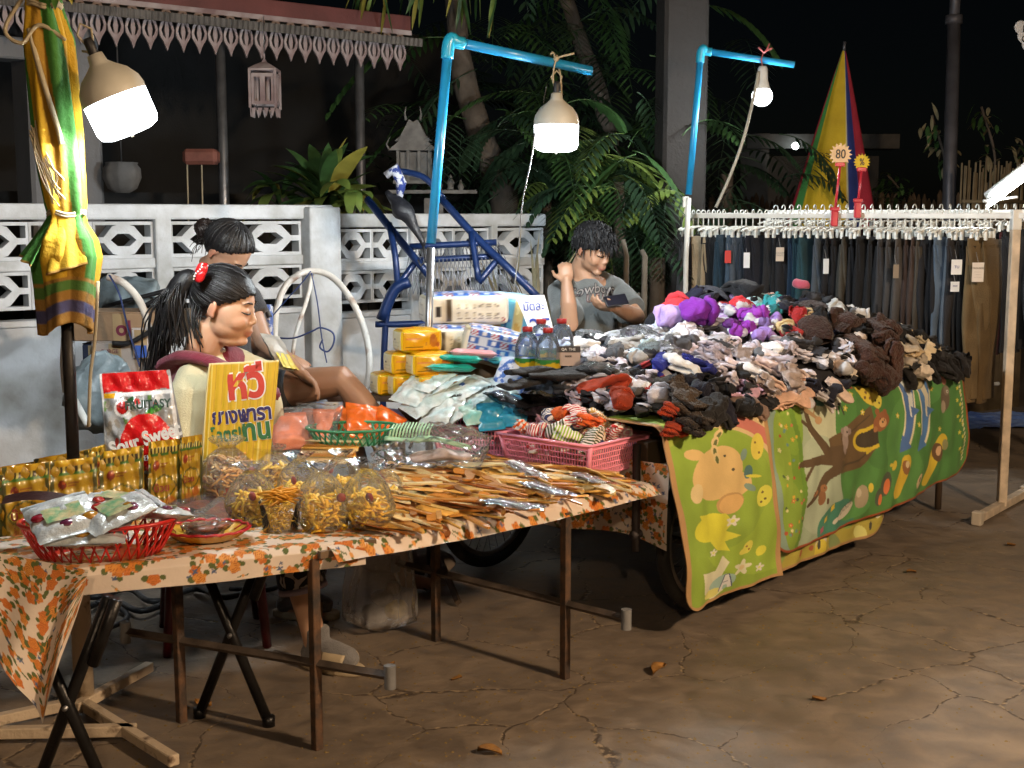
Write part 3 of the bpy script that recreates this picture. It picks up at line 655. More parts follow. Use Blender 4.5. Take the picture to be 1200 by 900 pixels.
# bulb lamp on farther pole
bp_ = J(893, 113, 7.3); t = thing('hanging_bulb', 'round bare bulb hanging from the farther blue pipe', 'bulb', bp_)
g = MB(); g.ell((0, 0, 0), (.058, .058, .055), seg=24, rings=14); part(g, 'glass', ME('bulb_glow', LAMPW, 7), t); pl = bpy.data.lights.new('lamp_light', 'POINT'); pl.energy = 190; pl.color = LAMPW; pl.shadow_soft_size = .062; link('lamp_light', pl, t)
g = MB(); g.lathe([(.045, .04), (.034, .075), (.03, .09), (.028, .15), (.02, .165), (0, .166)], 20); part(g, 'socket', M('white_socket', (.7, .7, .66), .4), t)
g = MB(); g.tube([(0, 0, .16), (-.01, 0, .2), (.0, 0, .235)], .004, 6); part(g, 'string', M('red_string', (.45, .12, .12), .8), t)
g = MB()
for a, b in ((.03, .05), (-.03, .03), (.045, .025)): g.tube([(0, -.02, .235), (a*.5, -.02, .25), (a, -.02, .235+b)], .005, 6)
part(g, 'knot', M('red_string', (.45, .12, .12)), t)
g = MB(); g.tube(bez([J(889, 84, 7.28), J(884, 110, 7.25), J(872, 160, 7.2), J(856, 205, 7.2), J(839, 243, 7.2)], 8), .009, 8); solo(g, 'power_cord', M('cream_cord', (.42, .40, .33), .5), 'cream cable sagging from the round bulb down to the clothes rack', 'cord')
# tube light right
a = J(1156, 238, 6.9); b = J(1212, 192, 6.6); t = thing('tube_light', 'slanting bright tube light at the end of the clothes rack', 'tube light', a)
g = MB(); g.tube([J(1160, 238, 6.9), J(1216, 196, 6.6)], .016, 10); part(g, 'tube', ME('tube_glow', (.95, 1, 1), 60), t, world=True)
g = MB(); g.tube([J(1157, 229, 6.95), J(1214, 186, 6.65)], .022, 10); part(g, 'fitting', M('rack_white', (.72, .72, .68)), t, world=True)
g = MB(); g.tube([J(1152, 236, 6.9), J(1192, 231, 6.9)], .008, 8); g.tube([J(1158, 236, 6.9), J(1156, 250, 6.9)], .01, 8); part(g, 'bracket', M('rack_white', (.72, .72, .68)), t, world=True)
# hanging white letters ornament top right corner
p = J(1196, 42, 9.4); t = thing('hanging_ornament', 'white bubbly lettered ornament hanging at the upper corner', 'ornament', p); om = M('ornament_white', (.7, .7, .7), .5)
g = MB()
for x, z, r in ((0, .06, .05), (.03, .0, .055), (.06, -.06, .05), (.05, .07, .04)): g.ell((x, 0, z), (r, .012, r), seg=16, rings=8)
g.xf(Matrix.Identity(4)); mput(remesh(g, .006, 2), 'plaque', om, t)
text('B\nC', .07, blackp, t, frame((.025, -.016, .01), (1, 0, 0), (0, 0, 1)), bold=.01)
g = MB(); g.tube([(.03, 0, .1), (.03, 0, .6)], .003, 5); part(g, 'wire', steel, t)
# street bulb out of frame to the right behind the viewer: the warm light the stalls and paving are lit by
for wb, lab, pw in ((V((2.9, 1.5, 2.75)), 'warm bulb on a bracket over the lane beside the photographer', 720), (V((.2, -2.6, 3.3)), 'second warm bulb on a bracket behind the photographer', 330)):
    t = thing('street_bulb', lab, 'lamp', wb)
    g = MB(); g.ell((0, 0, 0), (.12, .12, .12), seg=16, rings=10); part(g, 'glass', ME('warm_glow%d' % pw, (1, .71, .45), pw), t)
    g = MB(); g.lathe([(.07, .09), (.05, .13), (.05, .2), (0, .21)], 16); part(g, 'socket', blackp, t)
    g = MB(); g.tube([(0, 0, .2), (0, 0, .5), (.6, 0, .5), (.9, 0, .4), (.9, 0, -wb.z)], .03, 8); part(g, 'bracket', steel, t)
# ---------------- closed market umbrella (near)
ub = G(88, 855); UX, UY = J(82, 450, 3.76).x, 3.76
t = thing('market_umbrella', 'closed yellow and green market umbrella tied round its pole', 'umbrella', (UX, UY, 0)); UT = t
yel = lin('#c9a01c'); grn = lin('#448436'); gold = lin('#a07818'); blu = lin('#4a4a72'); brn = lin('#9c7430')
def rad(z):
    k = [(1.16, .068), (1.22, .072), (1.30, .078), (1.38, .090), (1.43, .08), (1.475, .054), (1.50, .048), (1.53, .055), (1.62, .062), (1.72, .064), (1.85, .062), (2.0, .062), (2.08, .046), (2.11, .044), (2.16, .05), (2.4, .042), (2.7, .03)]
    return np.interp(z, [a for a, _ in k], [b for _, b in k])
ux = lambda z: np.interp(z, [1.16, 1.5, 2.0, 2.4], [0.0, .012, -.02, -.05])
def upos(u, v):
    a = u*2*PI; z = 1.17+v*1.35; fold = .13*np.sin(a*5+z*3)+.08*np.sin(a*9+2-z*5)
    z2 = z-.02*np.sin(a*2.0+.6)*np.exp(-(v*7)**2); r = rad(z)*(1+fold); return (ux(z)+r*np.cos(a), r*np.sin(a), z2)
def ucol(u, v):
    z = 1.17+v*1.35; a = (u*8+ .9*(z-1.5)*1.5) % 8
    c = np.zeros((len(u), 3)); c[:] = yel; s = ((a > 4.05) & (a < 4.7)) | ((a > 1) & (a < 2.2)) | (a > 6.9); c[s] = grn
    s2 = (a > 2.2) & (a < 3.2) | ((a > 6.2) & (a < 6.9)); c[s2] = gold
    for z0, z1, cc in ((0, 1.205, brn), (1.205, 1.24, blu), (1.24, 1.27, brn), (1.27, 1.30, lin('#4e7a34')), (1.30, 1.315, brn)): c[(z < z1) & (z >= z0)] = cc
    return c[:, 0], c[:, 1], c[:, 2]
umat = MA('umbrella_cloth', .8, .45, 70, dirt=.25, dist=.008)
um = paint('canopy', 160, 260, upos, ucol, umat, t, .002)
# flared skirt lobes over the lower tie
for (a0, wd, z1, col, w2, oy) in ((-1.25, .95, 1.345, yel, .108, -.022), (-2.55, .8, 1.37, grn, .125, -.01)):
    def sp(u, v, a0=a0, wd=wd, z1=z1, w2=w2):
        z = 1.50+(z1-1.50)*v; r = .050+(w2-.050)*v**1.15; a = a0+(u-.5)*wd*1.15; f = 1+.05*np.sin(u*14)*v; return (ux(z)+r*f*np.cos(a)*1.0, r*f*np.sin(a), z+.02*v*(u-.5)*(1 if a0 > -2 else -1)*1.6)
    def sc(u, v, col=col): k = (v > .955)[:, None]; c = np.where(k, np.array(brn), np.array(col)); return c[:, 0], c[:, 1], c[:, 2]
    paint('flap', 50, 60, sp, sc, umat, t, .003)
for z, n, rr in ((1.50, 2, .0045), (2.085, 2, .005)):
    g = MB()
    for k in range(n): g.tube([(float(ux(z))+(float(rad(z))*1.08)*math.cos(a*.3), float(rad(z))*1.1*math.sin(a*.3), z+.008*k+.006*math.sin(a)) for a in range(21)], rr, 6, closed=True)
    part(g, 'tie', twine, t)
g = MB(); z = 2.04; g.tube(bez([(-.06, -.045, 2.12), (-.12, -.05, 2.02), (-.07, -.06, 1.98), (-.02, -.06, 2.03), (.05, -.05, 1.99)], 6), [.006]*24+[.004], 6)
g.tube(bez([(-.05, -.055, 2.02), (-.02, -.066, 1.9), (.02, -.066, 1.75), (.03, -.067, 1.7)], 6), .008, 6)
for k in range(12): j = rng.normal(0, .012, 3); g.tube(bez([(-.05+j[0], -.060, 1.74+j[1]), (-.03+j[2], -.070, 1.67+j[0]), (.0+j[1]*1.2, -.070, 1.60+j[2]), (.015+j[0]*1.5, -.066, 1.56+j[1]*2)], 4), .0022, 5)
part(g, 'rope', twine, t)
g = MB()
for k in range(7): blade(g, (.04, -.06, 2.13+.01*k), (rng.normal(.6, .5), -.3, rng.normal(0, .6)), rng.uniform(.07, .13), .018, .5, .3, 5, int(rng.choice(2)))
part(g, 'ribbon_leaf', [M('ribbon_green', (.10, .25, .05), .5), M('ribbon_yellow', (.45, .40, .08), .5)], t)
g = MB(); g.tube([(0, 0, .72), (0, 0, 1.30)], .0185, 14); part(g, 'pole', M('pole_dark', (.02, .016, .014), .45, .3), t)
cream = M('chipped_cream_paint', (.62, .50, .36), .6, var=.6, vs=22, col2=(.12, .07, .04), mix=(.28, .42), bump=.4)
g = MB(); g.tube([(0, 0, .03), (.0, 0, .74)], .03, 14); part(g, 'sleeve', cream, t)
foot = V((UX, UY, 0))
g = MB()
for (a, b) in ((G(205, 905), G(100, 838)), (G(176, 792), G(88, 842)), (G(-30, 862), G(86, 836)), (G(-40, 872), G(160, 868))):
    a = V((a.x, a.y, .03)); b = V((b.x, b.y, .035)); d = (b-a); g.box((a+b)/2, (d.length, .032, .032), Matrix.Rotation(math.atan2(d.y, d.x), 3, 'Z'), ch=.003)
part(g, 'base_frame', cream, t, False, world=True)
g = MB(); g.tube(bez([J(97, 60, 3.7), J(104, 62, 3.68), J(112, 72, 3.69)], 5), .004, 6); solo(g, 'string_tie', twine, 'short string joining the aslant lamp to the umbrella pole', 'string')
g = MB(); g.tube(bez([J(115, 330, 3.72), J(114, 350, 3.7), J(111, 400, 3.72), J(106, 440, 3.72), J(104, 500, 3.72)], 8), .005, 6); solo(g, 'rope_end', twine, 'loose beige cord dangling down beside the umbrella pole', 'rope')
g = MB(); g.tube(bez([J(73, 395, 3.78), J(72, 430, 3.78), J(75, 460, 3.78)], 8), .004, 6); solo(g, 'thin_wire', whitec, 'thin white wire against the dark umbrella pole', 'wire')
# ---------------- far striped umbrella
p = J(972, 250, 9.8); t = thing('striped_umbrella', 'tall closed umbrella striped yellow blue and red behind the clothes rack', 'umbrella', (p.x, p.y, 0))
ztop = J(983, 57, 9.8).z
segs = [(-.9, .05, '#c4a81c'), (.05, .45, '#2a3c86'), (.45, .9, '#a02236'), (.9, 1.6, '#c4a81c'), (1.6, 2.6, '#3a8440'), (2.6, 3.6, '#a02236'), (3.6, 4.6, '#2a3c86'), (4.6, 5.39, '#3a8440')]
def sp(u, v): a = u*2*PI; r = .56*(1-v)**.95+.008; r = r*(1+.05*np.sin(a*8)); return (r*np.cos(a)*.78+.07*v, r*np.sin(a)*.6, 1.0+v*(ztop-1.0))
def sc(u, v):
    x = np.cos(u*2*PI); front = np.sin(u*2*PI) < 0; c = np.zeros((len(u), 3)); c[:] = lin('#3a8440')
    e = [(-1.01, -.96, '#a02236'), (-.96, -.86, '#3a8440'), (-.86, .14, '#c9ab1e'), (.14, .19, '#c8c4a0'), (.19, .55, '#27387e'), (.55, 1.01, '#a02236')]
    for a, b, h in e: s = front & (x >= a) & (x < b); c[s] = lin(h)
    return c[:, 0], c[:, 1], c[:, 2]
paint('canopy', 160, 60, sp, sc, MA('umbrella_cloth'), t, .003)
g = MB(); g.tube([(0, 0, 0), (0, 0, 1.2)], .02, 10); part(g, 'pole', pm, t); g = MB(); g.tube([(.07, 0, ztop-.02), (.072, 0, ztop+.05)], .012, 8); part(g, 'tip', pm, t)
# ---------------- floral cloth painting
frr = np.random.default_rng(3)
def flowers(w, h, dens=900, seed=3):
    """returns colour function over metres: cream cloth with orange roses, green leaves and blue sprigs"""
    r = np.random.default_rng(seed); n = int(w*h*dens)
    items = []
    for k in range(n): items.append((r.uniform(0, w), r.uniform(0, h), r.uniform(.012, .021), r.integers(0, 5), r.uniform(0, 6.28)))
    base = np.array(lin('#e6d6c6')); og = [np.array(lin(c)) for c in ('#dc8a3c', '#d67c38', '#e29c4c')]; gr = np.array(lin('#5f6a38')); bl = np.array(lin('#5a6a8c')); dk = np.array(lin('#b8662c'))
    def f(X, Y):
        C = np.tile(base, (len(X), 1))
        for x, y, s, kd, a in items:
            m = (np.abs(X-x) < s*2.2) & (np.abs(Y-y) < s*2.2)
            if not m.any(): continue
            dx = X[m]-x; dy = Y[m]-y; d = np.hypot(dx, dy); th = np.arctan2(dy, dx)+a; c = C[m]
            if kd < 3:
                lf = (np.hypot(dx-np.cos(a)*s*1.2, dy-np.sin(a)*s*1.2) < s*.5) | (np.hypot(dx+np.cos(a+.5)*s*1.25, dy+np.sin(a+.5)*s*1.25) < s*.42); c[lf] = gr
                pt = d < s*(.88+.12*np.cos(th*5)); c[pt] = og[kd]; ring = pt & (np.abs((d/s*3.2+th*.5) % 1-.5) < .13); c[ring] = dk
            elif kd == 3:
                pt = d < s*.5*(.7+.3*np.cos(th*4)); c[pt] = bl
            else:
                pt = np.abs(dx*np.cos(a)+dy*np.sin(a)) < s*.13; pt &= d < s*1.3; c[pt] = gr; c[d < s*.32] = og[2]
            C[m] = c
        return C
    return f
clothm = MA('floral_cloth', .42, .2, 50, dirt=.12, dist=.006, coat=.15)
# ---------------- comb table: brown square tube frame
HT = .585
rust = M('rusty_tube', (.16, .085, .045), .7, .2, var=.6, vs=26, col2=(.05, .04, .035), bump=.4)
A_ = G(213, 846); B_ = G(511, 751); C_ = G(662, 795); D_ = J(366, 600, 3.46); D_.z = 0
tdir = (B_-A_).normalized()
t = thing('steel_table', 'long brown steel table frame carrying the wooden combs', 'table', (D_+B_)/2); TT = t
for q in (A_, B_, C_, D_):
    g = MB(); g.box((q.x, q.y, (HT-.03)/2), (.026, .026, HT-.03), Matrix.Rotation(math.atan2(tdir.y, tdir.x), 3, 'Z'), ch=.002); part(g, 'leg', rust, t, False, world=True)
for (a, b, nm) in ((G(153, 738), G(446, 829), 0), (G(497, 668), G(738, 738), 1)):
    q0, q1 = (A_, D_) if nm == 0 else (B_, C_); d = (q1-q0).normalized(); z = .252; e0_ = q0-d*.20; e1_ = q1+d*.24
    g = MB(); g.tube([V((e0_.x, e0_.y, z)), V((e1_.x, e1_.y, z))], .0135, 4, flat=1); part(g, 'stretcher', M('rust_grey', (.13, .10, .08), .65, .3, var=.5, vs=18), t, False, world=True)
    for e in (e0_, e1_): g = MB(); g.tube([V((e.x, e.y, z-.035)), V((e.x, e.y, z+.03))], .0165, 12); part(g, 'end_cap', M('cap_grey', (.24, .24, .24), .6, var=.4), t, auto=40, world=True)
F0 = G(396, 641, HT); F1 = G(738, 573, HT); dF = (F1-F0).normalized(); nF = V((-dF.y, dF.x, 0)); DEP = .80; LF = (F1-F0).length
g = MB(); g.box(((F0+F1)/2+nF*(DEP/2+.01)-V((0, 0, .018))), (LF+.1, DEP, .02), Matrix.Rotation(math.atan2(dF.y, dF.x), 3, 'Z')); part(g, 'tabletop', M('old_wood', (.18, .12, .07), .8), t, False, world=True)
fl = flowers(LF+.6, DEP+.3, seed=5)
def cp(u, v):
    X = -.02+u*(LF+.14); Y = v*(DEP+.04)-.035; drop = np.clip((.02-Y)/.05, 0, 1); z = HT+.002-drop**1.5*.035+.0025*np.sin(X*23)*np.sin(Y*17+1)-.012*np.sin(X*PI/LF)*drop
    return (F0.x+dF.x*X+nF.x*Y, F0.y+dF.y*X+nF.y*Y, z)
def cc(u, v): C = fl(u*(LF+.24), v*(DEP+.04)); return C[:, 0], C[:, 1], C[:, 2]
o = paint('tablecloth', 360, 240, cp, cc, clothm); tag(o, 'floral oilcloth lying under the wooden combs', 'tablecloth'); 
# ---------------- snack table: folding black legs
P0 = G(60, 668, HT+.01); P1 = G(398, 634, HT+.01); dP = (P1-P0).normalized(); nP = V((-dP.y, dP.x, 0)); LP = (P1-P0).length
t = thing('folding_table', 'snack table with crossed black folding legs', 'table', (P0+P1)/2-V((0, 0, HT+.01))+nP*.3)
blk = M('black_enamel', (.016, .015, .015), .35, .4, var=.3, vs=20, bump=.15)
def xleg(cx, cy, Y, hw):
    c = J(cx, cy, Y); r = V((1, -.12, 0)).normalized()
    k = c.z/(HT-.03-c.z)
    for s in (-1, 1):
        top = c+r*s*hw+V((0, 0, HT-.03-c.z)); bot = c-r*s*hw*k+V((0, .02*s, -c.z+.01)); top.y -= .012*s; g = MB(); g.tube([top, bot], .0155, 12); g.tube([bot-V((0, 0, .01)), bot+V((0, 0, .02))], .019, 12)
        part(g, 'leg', blk, t, world=True)
    g = MB(); g.tube([c-V((0, .03, 0)), c+V((0, .03, 0))], .007, 8); part(g, 'pivot', steel, t, world=True)
    top = c+r*hw*.98+V((0, -.035, (HT-.03-c.z))); q = c+r*hw*.42+V((0, -.035, (HT-.03-c.z)*.42)); g = MB(); g.tube([top+r*.03, q+r*.03], .0155, 12); part(g, 'brace', blk, t, world=True)
xleg(80, 826, 3.13, .125); xleg(271, 742, 3.66, .115)
g = MB(); g.box((P0+P1)/2+nP*.31-dP*.1-V((0, 0, .02)), (LP+.42, .6, .022), Matrix.Rotation(math.atan2(dP.y, dP.x), 3, 'Z')); part(g, 'tabletop', M('old_wood', (.18, .12, .07)), t, False, world=True)
fl2 = flowers(LP+1.2, 1.2, seed=11)
W2 = LP+.62
def cp2(u, v):
    X = -.55+u*W2; Y = -.078+v*.72; s = np.clip(-Y, 0, 1); z0 = HT+.008
    wav = .010*np.sin(X*9+1)+.006*np.sin(X*21); hang = np.where(Y < 0, s*(.9+.0*X), 0)
    y2 = np.where(Y < 0, -.018*np.minimum(s/.02, 1)+wav*s/.1, Y); z = z0-hang+.002*np.sin(X*20)*np.sin(Y*15)
    return (P0.x+dP.x*X+nP.x*y2, P0.y+dP.y*X+nP.y*y2, z)
def cc2(u, v): C = fl2(u*W2, v*.74); return C[:, 0], C[:, 1], C[:, 2]
TC = paint('tablecloth', 520, 260, cp2, cc2, clothm); tag(TC, 'orange flowered oilcloth draped over the folding snack table', 'tablecloth')
# hanging corner of that cloth
k0 = [G(0, 648, HT), G(112, 690, HT-.03)]
qa, qb, qc, qd = J(-45, 640, 3.12), J(104, 668, 3.10), J(52, 846, 3.06), J(-70, 760, 3.1)
fl3 = flowers(1, 1, dens=1100, seed=21)
def cp3(u, v):
    tl = np.array(qa)[:, None]; tr = np.array(qb)[:, None]; bl = np.array(J(-50, 700, 3.10))[:, None]; br = np.array(qc)[:, None]
    # lower edge runs down to the point then back up
    top = tl*(1-u)+tr*u; bx = np.interp(u, [0, .62, 1], [0, 1, 1]); low = np.array([np.interp(u, [0, .42, .66, 1], [J(-60, 690, 3.08)[i], J(20, 790, 3.06)[i], qc[i], J(100, 690, 3.12)[i]]) for i in range(3)])
    P = top*(1-v)+low*v; P[1] = P[1]+.018*np.sin(u*17+v*4)*v-.02*v; return (P[0], P[1], P[2])
def cc3(u, v): C = fl3(u*.42, v*.42); return C[:, 0], C[:, 1], C[:, 2]
o = paint('cloth_corner', 220, 220, cp3, cc3, clothm, TC)
# ---------------- cart
CX = V((.52, 4.40, 0)); cdv = (V((2.19, 6.2, 0))-CX); CLn = cdv.length; cdv.normalize(); cm = V((-cdv.y, cdv.x, 0)); HCt = .75; CW = 1.33
crz = math.atan2(cdv.y, cdv.x)
def cartp(s, m, z=HCt): q = CX+cdv*s+cm*m; q.z = z; return q
def carts(p): d = V((p.x, p.y, 0))-CX; return d.dot(cdv), d.dot(cm)
t = thing('market_cart', 'two wheeled wooden vendor cart under the heap of socks', 'cart', CX, crz); CT = t
wood = M('cart_wood', (.10, .065, .04), .8, var=.5, vs=6)
g = MB(); g.box((CLn/2+.06, CW/2+.04, HCt-.03), (CLn-.16, CW-.08, .04)); part(g, 'deck', wood, t, False, .004)
g = MB(); g.box((CLn/2, .12, HCt-.10), (CLn-.1, .05, .09)); g.box((CLn/2, 1.0, HCt-.10), (CLn-.1, .05, .09)); part(g, 'side_beam', wood, t, False, .004)
g = MB(); 
for m in (.12, 1.0): g.tube([(.0, m, .36), (1.8, m, .36)], .016, 8)
for s, m in ((.02, .12), (.02, 1.0), (.9, .12), (.9, 1.0), (1.8, .12), (1.8, 1.0)): g.tube([(s, m, .3), (s, m, HCt-.06)], .015, 8)
g.tube([(.25, -.02, .30), (.25, 1.06, .30)], .014, 8); part(g, 'underframe', M('cart_steel', (.06, .05, .05), .6, .4), t)
for s, m in ((2.6, .15), (2.6, 1.0)):
    g = MB(); g.tube([(s, m, .01), (s, m, HCt-.05)], .018, 8); part(g, 'leg', wood, t)
rub = M('tyre_rubber', (.02, .019, .018), .75, var=.35, bump=.4, bs=60)
def wheel(p, r=.305, tw=.05):
    s, m = carts(p); g = MB(); n = 48
    W = link('wheel', None, t); W.location = (s, m, r)
    g.tube([((r-tw/2)*math.cos(2*PI*k/n), 0, (r-tw/2)*math.sin(2*PI*k/n)) for k in range(n)], tw/2, 12, closed=True, flat=1.0); part(g, 'tyre', rub, W)
    g = MB(); g.tube([((r-tw-.008)*math.cos(2*PI*k/n), 0, (r-tw-.008)*math.sin(2*PI*k/n)) for k in range(n)], .013, 8, closed=True); part(g, 'rim', M('rim_steel', (.22, .19, .18), .5, .6, var=.4), W)
    g = MB(); g.tube([(0, -.045, 0), (0, .045, 0)], .028, 14); part(g, 'hub', M('rim_steel', (.2, .2, .2)), W)
    g = MB()
    for k in range(32):
        a = 2*PI*k/32; b = a+(.32 if k % 2 else -.32); sd = .03 if k % 4 < 2 else -.03
        g.tube([(.026*math.cos(b), sd, .026*math.sin(b)), ((r-tw-.01)*math.cos(a), 0, (r-tw-.01)*math.sin(a))], .0018, 4)
    part(g, 'spoke', M('rim_steel', (.2, .2, .2)), W)
wheel(G(826, 714)); wheel(G(575, 663))
# cloth over the cart's near end
fe = flowers(1.0, .5, dens=1100, seed=8)
def ep(u, v): X = -.01+u*.80; z = HCt-.12-v*(.29+.0*u); wv = .012*np.sin(u*11+v*2); return (CX.x+cdv.x*(.04-wv)+cm.x*X, CX.y+cdv.y*(.04-wv)+cm.y*X, z+.02*np.sin(u*6)*v-.02*(1-u)*v)
def ec(u, v): C = fe(u*.8, v*.33); return C[:, 0], C[:, 1], C[:, 2]
o = paint('cloth_valance', 260, 110, ep, ec, clothm); tag(o, 'flowered cloth strip hanging from the near end of the cart', 'cloth')
# ---------------- play mats
def ellp(U, W_, x, y, a, b, rot=0):
    c, s = math.cos(rot), math.sin(rot); dx = U-x; dy = W_-y; return ((dx*c+dy*s)/a)**2+((-dx*s+dy*c)/b)**2 < 1
def polyin(U, W_, pts):
    ins = np.zeros(len(U), bool); n = len(pts); j = n-1
    for i in range(n):
        xi, yi = pts[i]; xj, yj = pts[j]; c = ((yi > W_) != (yj > W_)); x = (xj-xi)*(W_-yi)/((yj-yi) if yj != yi else 1e-9)+xi; ins ^= c & (U < x); j = i
    return ins
def stroke(U, W_, pts, w0, w1=None):
    w1 = w1 if w1 is not None else w0; m = np.zeros(len(U), bool); n = len(pts)-1
    for i in range(n):
        (x0, y0), (x1, y1) = pts[i], pts[i+1]; dx, dy = x1-x0, y1-y0; L2 = dx*dx+dy*dy; t_ = np.clip(((U-x0)*dx+(W_-y0)*dy)/L2, 0, 1); d = np.hypot(U-x0-dx*t_, W_-y0-dy*t_)
        f = (i+t_)/n; m |= d < (w0+(w1-w0)*f)/2
    return m
class Pic:
    def __init__(s, U, W_, base): s.U = U; s.W = W_; s.C = np.tile(np.array(lin(base)), (len(U), 1))
    def e(s, x, y, a, b, col, rot=0): s.C[ellp(s.U, s.W, x, y, a, b, rot)] = lin(col); return s
    def p(s, pts, col): s.C[polyin(s.U, s.W, pts)] = lin(col); return s
    def st(s, pts, w, col, w1=None): s.C[stroke(s.U, s.W, pts, w, w1)] = lin(col); return s
    def fl(s, x, y, r, col, c2='#e8d060'):
        dx = s.U-x; dy = s.W-y; d = np.hypot(dx, dy); s.C[d < r*(.75+.25*np.cos(5*np.arctan2(dy, dx)))] = lin(col); s.C[d < r*.3] = lin(c2); return s
    def out(s): return s.C[:, 0], s.C[:, 1], s.C[:, 2]
    def fade(s, k=.10, c=(.55, .55, .40)): s.C = np.clip(s.C*1.5, 0, .9)*(1-k)+np.array(c)*k; return s
matm = MA('play_mat_print', .5, .35, 160, dirt=.28, ds=5, dist=.003, coat=.05)
edge_r = '#b0603c'; edge_c = '#c8a070'
def matpos(sa, sb, top_in, drop, bulge, skew=0.0, off=.0, wave=.012, lift=.0, flare=.0, mound=.0):
    """a mat lying on the deck for top_in metres and hanging down the long side; u along the cart, v from the deck edge end to the hem"""
    TL = top_in+drop; rr = .055
    def f(u, v):
        s = sa+(sb-sa)*u; w = v*TL; arc = rr*PI/2
        on = np.clip(top_in-w, 0, None); h = np.clip(w-top_in-arc, 0, None); th = np.clip((w-top_in)/rr, 0, PI/2)
        out = -rr+rr*np.sin(th)+off+bulge*np.sin(np.clip(h/drop, 0, 1)*PI*.8)+flare*h
        z = HCt+off*.4+.012-rr*(1-np.cos(th))-h*.995+lift*u*u*h/drop+mound*on
        wv = wave*np.sin(s*7+v*2)*np.clip(h/drop*1.5, 0, 1)+wave*.5*np.sin(s*17+1)*np.clip(h/drop, 0, 1)+(.003*np.sin(s*29+h*23)+.003*np.sin(h*31-s*9)+.002*np.sin(s*53+h*7))*np.clip(h/drop*3, 0, 1)
        s2 = s+skew*np.clip(h, 0, None)**1.3
        X = s2; Y = on-out-wv-rr+rr*1.0
        return (CX.x+cdv.x*X+cm.x*Y, CX.y+cdv.y*X+cm.y*Y, z)
    return f
def hem(P, U, W_, w, h, rad_, col, bw=.014):
    # rounded corner hem: paint an edging band
    dx = np.minimum(U, w-U); dy = h-W_; m = (np.minimum(dx, dy) < bw); P.C[m] = lin(col)
def make_mat(name, label, sa, sb, top_in, drop, draw, nu, nv, cornr=.09, both=True, **k):
    TL = top_in+drop; w = sb-sa; pf = matpos(sa, sb, top_in, drop, **k)
    def pos(u, v):
        # round the hanging corners by pulling the hem up near the sides
        X = u*w; dl = np.minimum(X, w-X) if both else (w-X if both is None else X); cut = np.where(dl < cornr, cornr-np.sqrt(np.clip(cornr**2-(cornr-dl)**2, 0, None)), 0)
        v2 = v*(1-cut/TL); return pf(u, v2)
    def col(u, v): X = u*w; Y = v*TL; return draw(X, Y, w, TL)
    o = paint(name, nu, nv, pos, col, matm, None, .006); tag(o, label, 'play mat'); return o
def drawC(X, Y, w, h):
    P = Pic(X, Y, '#a89c3c'); r = np.random.default_rng(2)
    for k in range(40): P.e(r.uniform(0, w), r.uniform(0, h), r.uniform(.03, .09), r.uniform(.02, .06), ['#c9b93a', '#8aa24a', '#d8cc7a', '#7a8c58', '#c0b8a0'][k % 5], r.uniform(0, 3))
    for k in range(16): P.e(r.uniform(0, w), h-r.uniform(.03, .12), .02, .012, ['#333', '#a05030', '#5a5a78', '#e0d8b0'][k % 4].replace('#333', '#333333'), r.uniform(0, 3))
    P.fade(); hem(P, X, Y, w, h, .1, edge_c); return P.out()
